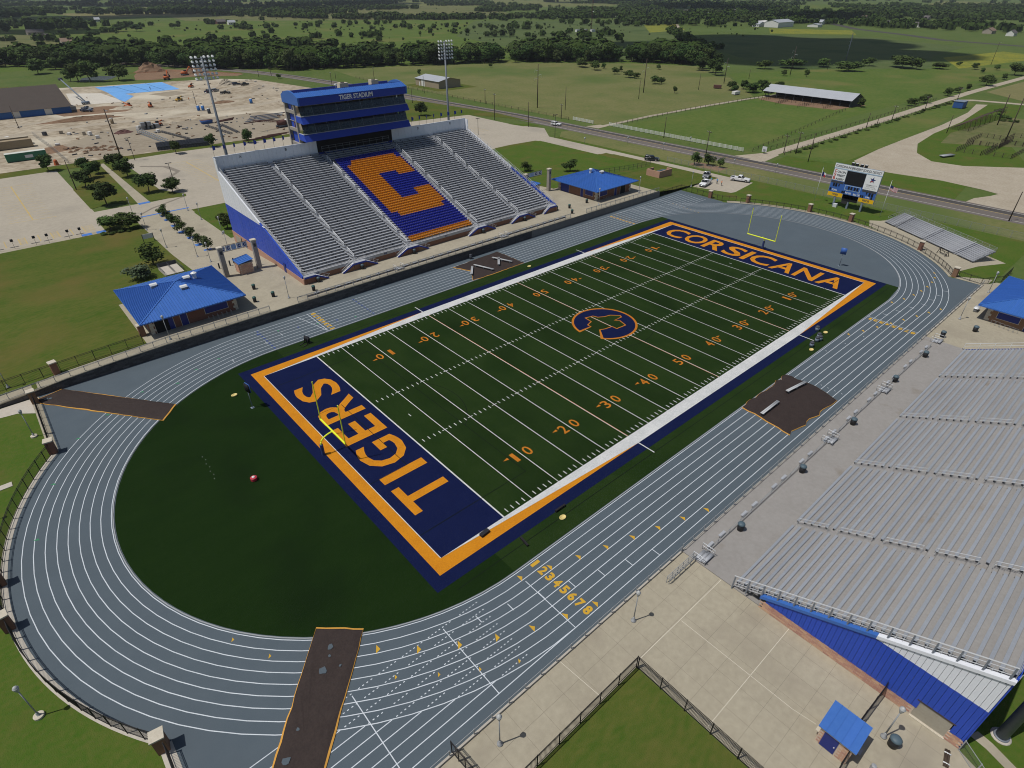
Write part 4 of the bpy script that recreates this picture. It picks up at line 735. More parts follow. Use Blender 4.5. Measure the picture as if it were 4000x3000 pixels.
# ================================================================ hip roofed buildings
def hip_building(name, label, x0, x1, y0, y1, zb, ze, za, face, openings, quoin=True):
    cx, cy = (x0 + x1) / 2, (y0 + y1) / 2; t = thing(name, label, 'building', (cx, cy, zb)); ins = 1.5
    wx0, wx1, wy0, wy1 = x0 + ins, x1 - ins, y0 + ins, y1 - ins
    for (a, b_, c, d_) in ((wx0, wx1, wy0, wy0 + .2), (wx0, wx1, wy1 - .2, wy1), (wx0, wx0 + .2, wy0 + .2, wy1 - .2), (wx1 - .2, wx1, wy0 + .2, wy1 - .2)): MB().box(a, b_, c, d_, zb - .5, ze - .02).build('wall', 'brick_red', t)
    sides = [((x0, y0), (x1, y0)), ((x1, y0), (x1, y1)), ((x1, y1), (x0, y1)), ((x0, y1), (x0, y0))]; ap = Vector((cx, cy, za)); rid = []
    rf = MB().box(x0 + .1, x1 - .1, y0 + .1, y1 - .1, ze - .18, ze - .03).build('soffit', 'fascia_blue', t)
    for (p, q) in sides:
        p, q = Vector((*p, ze)), Vector((*q, ze)); Lr = (q - p).length; u = (q - p) / Lr; mid = (p + q) / 2; up = ap - mid; n = int(Lr / .45); nn = u.cross(up).normalized()
        for k in range(n):
            a, c = Lr * k / n, Lr * (k + 1) / n; h = lambda s_: min(s_, Lr - s_) / (Lr / 2)
            pts = [p + u * a, p + u * c, p + u * c + up * h(c)]
            if a < Lr / 2 < c: pts.append(ap.copy())
            if h(a) > 0: pts.append(p + u * a + up * h(a))
            bb = MB().poly(pts)
            if k < n - 1:
                g = .03; s0, s1 = p + u * (c - g), p + u * (c + g); hh = h(c); bb.obox((s0 + s1) / 2 + up * hh / 2 + nn * .05, u * g, up * hh / 2, nn * .055)
            bb.build('roof_panel', 'roof_blue', t)
        MB().bar(p - Vector((0, 0, .09)), q - Vector((0, 0, .09)), .08, .2).build('gutter', 'roof_blue', t); MB().bar(p + Vector((0, 0, .05)), ap + Vector((0, 0, .06)), .2, .08).build('hip_cap', 'roof_blue', t)
    if quoin:
        for (qx, sx) in ((wx0, 1), (wx1, -1)):
            for (qy, sy) in ((wy0, 1), (wy1, -1)):
                for k in range(6):
                    ln = .8 if k % 2 else .5; z = zb + .05 + k * .48
                    if z + .46 < ze: MB().box(*sorted((qx - sx * .03, qx + sx * ln)), *sorted((qy - sy * .03, qy + sy * (1.3 - ln))), z, z + .45).build('quoin', 'stone_cap', t)
    for (kind, side, u0, u1, z0, z1) in openings:
        m_ = 'door_blue'
        if side == 'S': bx = (u0, u1, wy0 - .05, wy0)
        elif side == 'W': bx = (wx0 - .05, wx0, u0, u1)
        elif side == 'E': bx = (wx1, wx1 + .05, u0, u1)
        else: bx = (u0, u1, wy1, wy1 + .05)
        o = MB().box(*bx, zb + z0, zb + z1).build(kind, m_ if kind != 'entrance' else 'dark_void', t)
        e = .08; fb = (bx[0] - e, bx[1] + e, bx[2] + .01, bx[3] + .02) if side in 'SN' else (bx[0] + .01, bx[1] + .02, bx[2] - e, bx[3] + e)
        MB().box(*fb, zb + z0 - (.08 if z0 > .2 else 0), zb + z1 + .08).build('frame', 'stone_cap', o)
    for k in range(-3, 3):
        pass
    return t
def vent(t, x, y, z, kind):
    if kind == 'box': o = MB().box(x - .5, x + .5, y - .4, y + .4, z, z + .5).build('roof_vent', 'galvanised', t); MB().xprism([(y - .5, z + .5), (y + .5, z + .5), (y + .3, z + .75), (y - .3, z + .75)], x - .6, x + .6).build('cowl', 'lamp_white', o)
    else: o = MB().lathe([(.35, 0), (.35, .9)], 10, (x, y, z)).build('roof_vent', 'lamp_white', t); MB().lathe([(.5, .9), (.55, 1.2), (.2, 1.4), (.02, 1.42)], 10, (x, y, z)).build('cowl', 'lamp_white', o)
hb1 = hip_building('concession_building', 'square brick building with blue metal hip roof and four roof vents beside the lawn', -66.5, -48.6, 45.5, 63.8, 1.85, 4.9, 7.2, 'S', [('serving_hatch', 'S', -55.8, -51.8, 1.0, 2.3), ('door', 'S', -60.0, -58.9, .05, 2.3), ('entrance', 'S', -64.2, -62.0, .05, 2.4), ('door', 'S', -62.0, -61.2, .05, 2.4)])
vent(hb1, -60.9, 56.6, 6.3, 'box'); vent(hb1, -57.0, 52.0, 6.35, 'box'); vent(hb1, -55.4, 55.6, 6.55, 'box'); vent(hb1, -53.9, 55.9, 6.2, 'pipe')
hb2 = hip_building('concession_building', 'square brick building with blue metal hip roof beyond the far end of the home stand', 48.9, 66.8, 46.0, 64.0, 1.9, 4.95, 7.35, 'S', [('serving_hatch', 'S', 51.8, 54.8, 1.0, 2.3), ('door', 'S', 58.0, 59.0, .05, 2.3), ('entrance', 'S', 60.6, 62.8, .05, 2.3), ('serving_hatch', 'W', 48.9, 51.8, 1.0, 2.3), ('door', 'W', 52.6, 53.6, .05, 2.3), ('double_door', 'W', 58.2, 61.5, .05, 2.3)])
vent(hb2, 56.6, 55.8, 6.9, 'pipe'); vent(hb2, 58.9, 53.6, 6.85, 'box')
hb3 = hip_building('concession_building', 'square brick building with blue metal hip roof behind the visitor stand', 53.1, 72.6, -63.2, -44.8, 0, 3.05, 5.6, 'W', [('serving_hatch', 'W', -51.4, -48.0, 1.0, 2.2), ('door', 'W', -53.4, -52.4, .05, 2.2)])
# ================================================================ ticket booths
def booth(label, x0, x1, y0, y1, zb, h, n=5):
    t = thing('ticket_booth', label, 'booth', ((x0 + x1) / 2, (y0 + y1) / 2, zb)); MB().box(x0, x1, y0, y1, zb, zb + h).build('wall', 'mortar', t)
    bkm = MB().box(-.2, .2, -.02, 0, -.075, .075).mesh('brick', 'brick_piece'); W_ = x1 - x0; D_ = y1 - y0; cn = 0
    for j in range(int(h / .2)):
        z = .1 + .2 * j; o_ = .22 if j % 2 else 0
        k = .22 + o_
        while k < W_ - .1:
            inst(bkm, 'brick', t, (-W_ / 2 + k, -D_ / 2, z)); inst(bkm, 'brick', t, (-W_ / 2 + k, D_ / 2, z), R(180)); k += .45
        k = .22 + o_
        while k < D_ - .1:
            if not (.8 < k < 1.9 and zb == 0 and z < 2.0): inst(bkm, 'brick', t, (-W_ / 2, -D_ / 2 + k, z), R(-90))
            k += .45
    e = .25; ze0, ze1 = zb + h + .05, zb + h + .5; W2 = (y1 - y0 + 2 * e) / n
    for k in range(n):
        ya = y0 - e + W2 * k; b_ = MB(); b_.yprism([(x0 - e, ze0), (x1 + e, ze1), (x1 + e, ze1 + .06), (x0 - e, ze0 + .06)][::-1], ya + .015, ya + W2 - .015); b_.bar((x0 - e, ya, ze0 + .08), (x1 + e, ya, ze1 + .08), .035, .06); b_.build('roof_panel', 'roof_blue', t)
    MB().box(x0 - e + .02, x1 + e - .02, y0 - e + .02, y1 + e - .02, zb + h - .02, zb + h + .03).build('eave', 'stone_cap', t); return t
tb = booth('brick ticket booth with blue metal roof and blue door on the near plaza', -42.55, -40.3, -63.0, -60.5, 0, 2.3)
d = MB().box(-42.6, -42.56, -62.0, -60.85, .05, 2.05).build('door', 'door_blue', tb); MB().lathe([(.05, 0), (.05, .06)], 8, (-42.66, -61.85, 1.0)).build('handle', 'rail_metal', d); MB().box(-42.62, -42.57, -62.1, -60.75, 2.05, 2.15).build('lintel', 'stone_cap', d); MB().box(-41.6, -41.0, -63.5, -63.04, .95, 1.0).build('shelf', 'aluminium', tb); MB().box(-42.4, -41.3, -60.47, -60.2, 1.0, 1.1).build('counter', 'stone_cap', tb)
tb2 = booth('brick ticket booth with blue roof between the gate columns next to the home stand', -43.7, -41.0, 62.3, 65.6, 1.85, 2.4); tb3 = booth('brick ticket booth with blue roof at the far gate of the home stand', 40.6, 43.6, 63.5, 66.5, 1.85, 2.4)
# ================================================================ gates with stone columns and banners
def gate(label, xs_, y, zb):
    t = thing('entrance_gate', label, 'gate', (sum(xs_) / 2, y, zb))
    for x in xs_:
        c = MB().box(x - .45, x + .45, y - .45, y + .45, zb - .3, zb + 6.1).build('column', 'column_stone', t); MB().box(x - .55, x + .55, y - .55, y + .55, zb + 6.1, zb + 6.4).build('cap', 'stone_cap', c); MB().box(x - .22, x + .22, y - .48, y - .44, zb + 4.9, zb + 5.6).build('plaque', 'ink', c)
    a, b_ = xs_; b = MB()
    for z in (4.3, 5.6): b.tube([(a + .5, y + 2.4, zb + z), (b_ - .5, y + 2.4, zb + z)], .05, 5)
    b.build('banner_beam', 'dark_iron', t); n = 5; W_ = (b_ - a - 1.2) / n
    for k in range(n):
        xa = a + .6 + W_ * k; o = MB().box(xa + .06, xa + W_ - .06, y + 2.36, y + 2.40, zb + 4.4, zb + 5.5).build('banner', 'sign_white' if k != 2 else 'board_paleblue', t)
        if k != 2: text('C', 'ink_navy', (xa + W_ * .25, y + 2.34, zb + 4.6), (1, 0, 0), (0, 0, 1), W_ * .5, .7, 'emblem', o, .06)
    for k in range(6):
        x = a + (b_ - a) * (k + .5) / 6; MB().lathe([(.16, 0), (.16, 1.1), (.02, 1.14)], 8, (x, y + 6.5 + (k % 2), zb - .35)).build('bollard', 'dark_iron', t)
    return t
gate('entrance gate of two stone columns with C banners by the west stand end', (-46.3, -39.4), 63.6, 1.9); gate('entrance gate of two stone columns with C banners by the far blue roof', (38.2, 47.4), 63.6, 1.9)
# ================================================================ fences
def fence(label, pts, h, name='picket_fence', m='black_metal', sp=2.4, pick=.14, zf=None, mesh=False, cat='fence', group=None, prad=.04, rails=(.12, .88, 1.0)):
    z_ = zf or (lambda x, y: 0); t = thing(name, label, cat, (pts[0][0], pts[0][1], z_(*pts[0])), 0, group); pk = MB(); net = MB()
    for (a, b_) in zip(pts, pts[1:]):
        a3, b3 = Vector((*a, z_(*a))), Vector((*b_, z_(*b_))); L_ = (b3 - a3).length; n = max(1, round(L_ / sp))
        for k in range(n + 1 if b_ is pts[-1] else n): q = a3.lerp(b3, k / n); MB().box(q.x - prad, q.x + prad, q.y - prad, q.y + prad, q.z - .05, q.z + h + .06).build('post', m, t)
        for f in rails: MB().bar(a3 + Vector((0, 0, h * f)), b3 + Vector((0, 0, h * f)), .04, .05).build('rail', m, t)
        if pick:
            n = int(L_ / pick)
            for k in range(n): q = a3.lerp(b3, (k + .5) / n); pk.box(q.x - .011, q.x + .011, q.y - .011, q.y + .011, q.z + h * .06, q.z + h * .97)
        if mesh: net.poly([a3, b3, b3 + Vector((0, 0, h)), a3 + Vector((0, 0, h))])
    if pk.v: stuff(pk.build('pickets', m, t))
    if net.v: net.build('mesh', 'mesh_wire', t)
    return t
arcW = arc(-50, 0, 41.75, 144, 175.2, 13); arcW2 = arc(-50, 0, 41.75, 184.6, 216.6, 13)
fence('black picket fence curving along the west bend of the track north of the pillars', arcW, 1.8, sp=2.4); fence('black picket fence curving along the west bend of the track to the corner pillar', arcW2, 1.8)
fence('low black picket gate between two pillars at the middle of the west bend', arc(-50, 0, 41.8, 176, 184, 3), 1.5)
fence('black picket fence along the square corner by the long brown mat', [(-83.75, 39.6), (-83.75, 25.4)], 1.8); fence('black picket fence running from the near corner pillar along the track', [(-83.35, -26), (-83.35, -48)], 1.8)
fence('black picket fence between the home walkway and the sloping lawn', [(-118, 44.35), (-67, 44.75)], 1.8, zf=hz)
railH = lambda x, y: hz(x, y) + .02
fence('grey post and wire railing on top of the dark block wall', [(-100, 42.15), (-86.5, 42.15), (-64, 42.15), (-46, 42.15)], 1.15, 'railing', 'galvanised', 2.0, 0, railH, True, 'railing'); fence('grey post and wire railing on the wall in front of the home stand', [(-40.5, 42.15), (34.5, 42.15)], 1.15, 'railing', 'galvanised', 2.0, 0, railH, True, 'railing'); fence('grey post and wire railing on the wall by the far blue roofed building', [(40.5, 42.15), (72, 42.15)], 1.15, 'railing', 'galvanised', 2.0, 0, railH, True, 'railing')
fence('grey tube rail on the kerb between the track and the near plaza', [(-82.6, -41.38), (-66.2, -41.38)], .9, 'railing', 'galvanised', 1.95, 0, None, True, 'railing', rails=(1.0,)); fence('grey tube rail on the kerb beside the near plaza lamp posts', [(-65.6, -41.38), (-34.4, -41.38)], .9, 'railing', 'galvanised', 1.95, 0, None, True, 'railing', rails=(1.0,))
fence('grey wire railing along the track in front of the visitor stand', [(-34.2, -41.4), (39.2, -41.4)], 1.1, 'railing', 'galvanised', 2.1, 0, lambda x, y: .1, True, 'railing', rails=(1.0, .1)); fence('grey wire railing along the track by the far visitor building', [(39.6, -41.4), (72, -41.4)], 1.1, 'railing', 'galvanised', 2.1, 0, None, True, 'railing', rails=(1.0, .1))
fence('black picket fence along the track side of the corner lawn', [(-84, -46.6), (-48.7, -46.6)], 1.75, sp=2.5); fence('black mesh fence between the corner lawn and the paved plaza', [(-48.7, -46.75), (-48.7, -75)], 1.75, sp=2.55, pick=.11)
fence('black picket gate panel from the brick booth towards the blue stand wall', [(-34.5, -62.6), (-40.2, -62.3)], 2.0, sp=1.9); fence('black picket gate panel running from the brick booth to the lawn fence', [(-42.7, -62.8), (-48.6, -63)], 2.1, sp=1.9)
fence('small black gate at the kerb by the lower plaza lamp', [(-65.9, -41.3), (-65.8, -43), (-65.6, -46.5)], 2.0, 'gate', sp=.85, cat='gate')
# east end fences with pillars
aE = arc(50, 0, 41.9, 33, 9, 9); fence('black fence round the far bend between the gate and the scoreboard', aE, 1.35, sp=2.2, pick=.3); fence('black fence round the far bend in front of the scoreboard', arc(50, 0, 42.2, 7, -6.5, 5), 1.35, sp=2.2, pick=.3); fence('black fence round the far bend in front of the small bleacher', arc(50, 0, 42.2, -8, -36, 11), 1.35, sp=2.0, pick=.3); fence('black fence between the small bleacher and the corner pillar', arc(50, 0, 42.0, -37.5, -57, 8), 1.35, sp=2.0, pick=.3)
fence('black fence at the far square corner of the track', [(72.4, 42.3), (83.4, 42.2), (82.9, 32)], 1.5, sp=2.2, pick=.3); fence('tan framed wire gate in the far corner by the parked trucks', [(82.8, 30.6), (82.9, 27.5), (85.5, 24.5)], 1.5, 'gate', 'wood', 1.9, .3, cat='gate'); fence('black fence between the far corner pillar and the visitor building', [(72.9, -36.6), (72.3, -41), (77, -43.5), (84, -43.5)], 1.4, sp=2, pick=.3)
fence('wire fence along the far road verge', [(108.8, 66), (110, 34), (110, -40), (114, -70)], 1.7, 'wire_fence', 'chain_link', 3.0, 0, None, True, rails=(1.0,)); fence('wire fence beside the far blue roofed building', [(67.5, 68), (88, 66.5), (99, 66)], 1.6, 'wire_fence', 'dark_iron', 2.4, 0, lambda x, y: hz(x, y), True, rails=(1.0, .5))
# white board fence by the pasture
def board_fence(label, a, b_, n, h=1.4, rows=4):
    t = thing('board_fence', label, 'fence', (*a, 0)); a, b_ = Vector((*a, 0)), Vector((*b_, 0))
    for k in range(n + 1): q = a.lerp(b_, k / n); MB().box(q.x - .08, q.x + .08, q.y - .08, q.y + .08, 0, h + .05).build('post', 'fence_white', t)
    for r_ in range(rows): z = h * (r_ + .7) / rows; MB().bar(a + Vector((-.1, 0, z)), b_ + Vector((-.1, 0, z)), .05, .14).build('board', 'fence_white', t)
board_fence('long white board fence along the roadside pasture', (143.3, 123), (143, 56.3), 26); board_fence('short white board fence across the road from the white car', (141.2, 143.2), (141, 130.5), 6)
# wire paddock fences: rows of posts with wires
fence('post and wire fence along the dirt lane', [(146, 121), (200, 122), (268, 118.5)], 1.2, 'wire_fence', 'wood_pole', 4, 0, None, False, prad=.07, rails=(.95, .6, .3)); fence('post and wire fence beside the gravel road', [(150, 51.5), (260, 50.6), (330, 51)], 1.2, 'wire_fence', 'wood_pole', 4.5, 0, None, False, prad=.07, rails=(.95, .6)); fence('post and wire fence between the gravel road and the green strip', [(150, 43.5), (240, 43.4), (336, 42)], 1.2, 'wire_fence', 'wood_pole', 4.5, 0, None, False, prad=.07, rails=(.95, .6)); fence('post and wire fence along the pasture by the road', [(139.5, 345), (139.2, 230), (140, 145)], 1.2, 'wire_fence', 'wood_pole', 5, 0, None, False, prad=.07, rails=(.95, .5)); fence('post and wire fence along the field edge below the barn', [(146, 54), (262, 70)], 1.2, 'wire_fence', 'wood_pole', 5, 0, None, False, prad=.07, rails=(.95, .5))
# pillars
def pillar(x, y, z, h, s=1.0):
    t = thing('fence_pillar', 'brick fence pillar with a pale stone cap', 'pillar', (x, y, z), 0, 'brick fence pillars round the track'); MB().box(-.45 * s, .45 * s, -.45 * s, .45 * s, -.3, h).build('shaft', 'brick_red', t, world=False); MB().prism([(-.55 * s, -.55 * s), (.55 * s, -.55 * s), (.55 * s, .55 * s), (-.55 * s, .55 * s)], h, h + .16).build('cap', 'stone_cap', t, world=False); return t
pp = pillar(-83.75, 40.2, 0, 2.0); pl = [(-83.75, 24.75, 0), (-91.7, 3.4, 0), (-91.7, -3.4, 0), (-83.55, -25.2, 0), (-79.8, 44.6, 1.4), (-66.3, 47.9, 1.85), (82.8, 31.4, 0), (87.1, 21.6, 0), (92.3, 5.8, 0), (92.4, -5.4, 0), (84.1, -25.2, 0), (72.7, -35.9, 0)]
for (x, y, z) in pl: place(pp, True, (x, y, z), R(10 * math.sin(x)))
# ================================================================ lamp posts
def lamp_post(name='lamp_post'):
    t = thing(name, 'x', 'lamp post'); MB().lathe([(.26, 0), (.26, .12), (.14, .2), (.11, .55), (.07, .62)], 12).build('base', 'galvanised', t, True, False); MB().tube([(0, 0, .5), (0, 0, 3.9)], .062, 8, True, .05).build('pole', 'galvanised', t, True, False)
    h = MB().lathe([(.06, 3.85), (.11, 3.95), (.19, 4.2), (.21, 4.4), (.16, 4.58), (.04, 4.66)], 12).build('globe', 'globe_grey', t, True, False); MB().lathe([(.22, 4.38), (.24, 4.42), (.22, 4.46)], 12).build('ring', 'galvanised', h, True, False); return t
lp = lamp_post(); used = False
groups = [('pale acorn globe lamp post on the near plaza', 'lamps on the near plaza', [(-62.5, -43.35, 0), (-45.1, -43.35, 0)]), ('pale acorn globe lamp post beside the brick booth and its bin', '', [(-37.95, -64.2, 0)]), ('pale acorn globe lamp post by the far visitor building', 'lamps by the visitor building', [(51.4, -43.3, 0), (68.9, -43.3, 0)]),
 ('globe lamp post standing on the lawn outside the west bend', 'lamps on the west lawn', [(-90.9, -15.3, 0), (-85.2, 30.6, 0), (-92.2, 15.6, 0)]), ('globe lamp post on the home concourse', 'lamps on the home concourse', [(-63.2, 43.2, 1.9), (-41, 45.2, 1.9), (48.2, 44.6, 1.9), (66, 44.8, 1.9)]), ('globe lamp post beside the sloping lawn walkway', '', [(-86.2, 46, .9)]),
 ('globe lamp post along the tree lined entrance plaza', 'lamps along the entrance plaza', [(-50.1, 111.8, 0), (-49.9, 95.4, 0), (-46.6, 82.7, .5), (-45.6, 76.4, 1), (-39.6, 82.7, .5), (-36.5, 95.8, 0), (-36.8, 111, 0), (-37, 121.7, 0), (-49.4, 128.6, 0)]), ('globe lamp post by the parked trucks', '', [(88, 41.6, .2)])]
for lab, grp, locs in groups:
    for q in locs: o = place(lp, used, q, random.random() * 6, None, lab, grp or None); used = True
# concrete footings of the lawn lamps
for x, y in ((-90.9, -15.3), (-85.2, 30.6), (-92.2, 15.6)): tag(MB().lathe([(.42, -.05), (.42, .18), (.36, .2)], 14, (x, y, 0)).build('lamp_footing', 'stone_cap'), 'round pale concrete footing under a lawn lamp post', 'footing', 'concrete footings of the lawn lamps')
# ================================================================ floodlights
def floodlight(label, x, y, z, top):
    t = thing('floodlight', label, 'floodlight', (x, y, z)); MB().tube([(0, 0, 0), (0, 0, top - z)], .42, 14, True, .2).build('mast', 'pole_grey', t, True, False); f = MB(); H_ = top - z
    for r_ in range(6):
        zz = H_ - .35 - r_ * .82; wd = 2.35; MB().box(-wd, wd, -.32, -.22, zz - .05, zz + .05).build('cross_arm', 'pole_grey', t, True, False)
        for k in range(6):
            if r_ == 0 and k == 2 : continue
            xx = -2.2 + .88 * k; b = MB()
            pr = [(.02, .30), (.16, .27), (.27, .15), (.31, 0), (.29, -.06)]; n = 10; i0 = 0
            for (rr, a) in pr: b.v += [(xx + rr * math.cos(2 * math.pi * q / n), -.42 - a * -.5 + rr * math.sin(2 * math.pi * q / n) * .45, zz + .28 + a * .85 + rr * math.sin(2 * math.pi * q / n) * .85 * .5) for q in range(n)]
            for j in range(len(pr) - 1): b.f += [(j * n + q, j * n + (q + 1) % n, (j + 1) * n + (q + 1) % n, (j + 1) * n + q) for q in range(n)]
            b.f += [tuple(range(n - 1, -1, -1)), tuple((len(pr) - 1) * n + q for q in range(n))]; b.build('lamp', 'lamp_white', t, True, False)
    return t
floodlight('tall grey floodlight mast behind the end of the home stand next to the parking trees', -32.2, 90.4, 0, 39.7); floodlight('tall grey floodlight mast behind the home stand near the tan shed', 31.9, 90.4, 0, 39.7)
# the near visitor mast: only its foot is in view
t = thing('floodlight', 'thick grey floodlight mast foot on the grass behind the visitor stand', 'floodlight', (-30.55, -70.7, 0)); MB().tube([(0, 0, 0), (0, 0, 39.5)], .44, 16, True, .22).build('mast', 'pole_grey', t, True, False); MB().lathe([(.75, -.05), (.75, .08), (.5, .1)], 16).build('footing', 'concrete_pale', t, True, False); MB().lathe([(.58, .1), (.58, .18), (.45, .2)], 16).build('flange', 'pole_grey', t, True, False)
for r_ in range(6):
    MB().box(-2.35, 2.35, .22, .32, 38.2 - .82 * r_, 38.3 - .82 * r_).build('cross_arm', 'pole_grey', t, True, False)
    for k in range(6): MB().lathe([(.3, 0), (.28, .2), (.1, .32)], 10, (-2.2 + .88 * k, .5, 38.4 - .82 * r_)).build('lamp', 'lamp_white', t, True, False)
# ================================================================ scoreboard
sb = thing('scoreboard', 'large scoreboard with black screen, blue score panel and two yellow signs on three posts', 'scoreboard', (102.8, .2, 0))
SX = 102.5
for y in (4.0, .25, -3.45): MB().box(102.6, 103.1, y - .22, y + .22, -.1, 6).build('post', 'steel_blue', sb)
def pane(name, m, y0, y1, z0, z1, dx=0, parent=sb): return MB().box(SX - dx - .04, SX - dx, min(y0, y1), max(y0, y1), z0, z1).build(name, m, parent)
MB().box(SX, SX + .35, -6.3, 6.35, 2.6, 11.4).build('frame', 'steel_blue', sb)
hd = pane('header', 'board_white', 6.35, -6.3, 10.25, 11.35); text('CORSICANA INDEPENDENT SCHOOL DISTRICT', 'ink', (SX - .06, 6.1, 10.45), (0, -1, 0), (0, 0, 1), 12.1, .62, 'lettering', hd, .02); pane('header_band', 'board_paleblue', 6.35, -6.3, 10.0, 10.25)
s1 = pane('sponsor_sign', 'board_white', 6.25, 2.75, 6.95, 9.95)
for k, (a, b_) in enumerate((('C', 'OLLIN'), ('S', 'TREET'), ('B', 'AKERY'))): z = 9.0 - .95 * k; text(a, 'ink_red', (SX - .06, 6.05, z), (0, -1, 0), (0, 0, 1), .62, .82, 'lettering', s1, .03); text(b_, 'ink', (SX - .06, 5.3, z), (0, -1, 0), (0, 0, 1), 2.3, .55, 'lettering', s1, .03)
pane('screen', 'board_black', 2.65, -2.3, 6.4, 9.9, .02); s2 = pane('sponsor_sign', 'board_white', -2.4, -6.2, 6.05, 9.9)
def star(cy, cz, r, m): pts = [(SX - .06, cy - (r if k % 2 == 0 else r * .38) * math.sin(k * math.pi / 5 + .2), cz + (r if k % 2 == 0 else r * .38) * math.cos(k * math.pi / 5 + .2)) for k in range(10)]; return MB().poly(pts).build('star', m, s2)
star(-4.3, 8.75, .85, 'ink_navy'); MB().poly([(SX - .075, -4.1, 8.6), (SX - .075, -3.7, 7.95), (SX - .075, -4.3, 8.35), (SX - .075, -4.95, 8.05)]).build('star_half', 'ink_red', s2)
text('COMMUNITY', 'ink_grey', (SX - .06, -2.9, 7.2), (0, -1, 0), (0, 0, 1), 2.9, .32, 'lettering', s2, .01); text('NATIONAL', 'ink_grey', (SX - .06, -3.2, 6.75), (0, -1, 0), (0, 0, 1), 2.3, .32, 'lettering', s2, .01); text('BANK & TRUST', 'ink_grey', (SX - .06, -2.9, 6.35), (0, -1, 0), (0, 0, 1), 2.9, .24, 'lettering', s2)
sp = pane('score_panel', 'board_blue', 6.25, -6.2, 3.75, 6.95, -.02)
for (y0, y1, z0, z1, m_) in ((6.2, 2.8, 6.2, 6.8, 'ink'), (-2.5, -6.1, 5.4, 6.0, 'ink'), (2.2, -2.0, 4.9, 6.25, 'board_paleblue')): pane('team_strip' if m_ == 'ink' else 'clock_frame', m_, y0, y1, z0, z1, .0)
pane('clock', 'board_blue', 2.05, -1.85, 5.05, 6.1, .03)
for y in (1.3, .6, -.3, -1.0): pane('digit', 'board_black', y, y - .5, 5.15, 6.0, .05)
for (y, z) in ((5.5, 5.3), (4.85, 5.3), (-4.4, 4.5), (-5.1, 4.5)): pane('digit', 'board_black', y, y - .5, z, z + .85, .03)
for (y, z, wd) in ((6.1, 4.2, .45), (2.7, 3.95, .4), (2.2, 3.95, .4), (-2.4, 3.85, .35), (-2.9, 3.85, .35), (-5.2, 3.8, .4), (4.0, 5.5, .3), (-3.7, 4.9, .3)): pane('digit', 'board_black', y, y - wd, z, z + .6, .03)
for (tx, y, z, wd) in (('DOWN', 5.4, 4.1, 1.35), ('TO GO', 1.7, 3.95, 1.6), ('BALL ON', -.5, 3.9, 1.75), ('QTR.', -3.75, 3.85, 1.2), ('T.O.L', 1.7, 4.75, .6), ('T.O.L', -1.6, 4.45, .6)): text(tx, 'board_white', (SX - .03, y, z), (0, -1, 0), (0, 0, 1), wd, .5 if wd > .7 else .22, 'lettering', sp, .03)
for (tx, y0, y1) in (('TIGER', 6.25, 2.2), ('PRIDE', -2.2, -6.2)): o = pane('sign', 'board_yellow', y0, y1, 2.65, 3.7, -.02); text(tx, 'ink', (SX - .03, y0 - 1.1, 2.9), (0, -1, 0), (0, 0, 1), 1.8, .55, 'lettering', o, .03)
pane('speaker_cloth', 'board_black', 2.1, -2.1, 2.0, 3.7, -.04); pane('speaker_grille', 'dark_iron', 2.0, .4, 1.2, 2.0, -.04)
for y, m_ in ((1.9, 'lamp_white'), (.9, 'lamp_white'), (-.4, 'can_dark'), (-1.5, 'can_dark')): MB().box(SX + .0, SX + .6, y - .35, y + .35, 11.42, 12.1).build('top_speaker', 'can_dark', sb); MB().box(SX - .02, SX + .58, y - .32, y + .33, 12.1, 12.16).build('speaker_lid', 'lamp_white', sb)
MB().box(101.6, 102.4, 2.6, 3.6, -.05, .9).build('control_box', 'sign_white', sb)
# flags
def flag(label, x, y, kind):
    t = thing('flagpole', label, 'flagpole', (x, y, 0)); MB().tube([(0, 0, 0), (0, 0, 9.5)], .06, 8, True, .035).build('pole', 'rail_white', t, True, False); MB().lathe([(.09, 9.5), (.02, 9.68)], 8).build('finial', 'rail_metal', t, True, False)
    def cloth(u0, u1, v0, v1, m_, nm='flag'):
        b = MB(); n = 8; A, B = [], []
        for k in range(n + 1): u = u0 + (u1 - u0) * k / n; wv = .16 * math.sin(u * 4.2); A.append((.12 + wv, -.08 - u * .95, 8.4 - 1.1 * v0 - .25 * u)); B.append((.12 + wv, -.08 - u * .95, 8.4 - 1.1 * v1 - .25 * u))
        b.strip(A, B); return b.build(nm, m_, t, True, False)
    if kind == 'us':
        for k in range(13): cloth(.0, 2.0, k / 13 * 1.1, (k + 1) / 13 * 1.1, 'flag_red' if k % 2 == 0 else 'flag_white', 'stripe')
        o = cloth(0, .85, -.0, .6, 'flag_blue', 'canton'); o.location = (-.03, 0, 0)
    else: cloth(0, .5, 0, 1.1, 'flag_blue', 'hoist_band'); cloth(.5, 1.2, 0, .5, 'flag_white', 'white_half'); cloth(.5, 1.1, .5, 1.1, 'flag_red', 'red_half')
flag('flagpole flying the state flag on the grass near the scoreboard', 102.6, 9.4, 'tx'); flag('flagpole flying the stars and stripes between the scoreboard and the small bleacher', 102.5, -8.9, 'us')
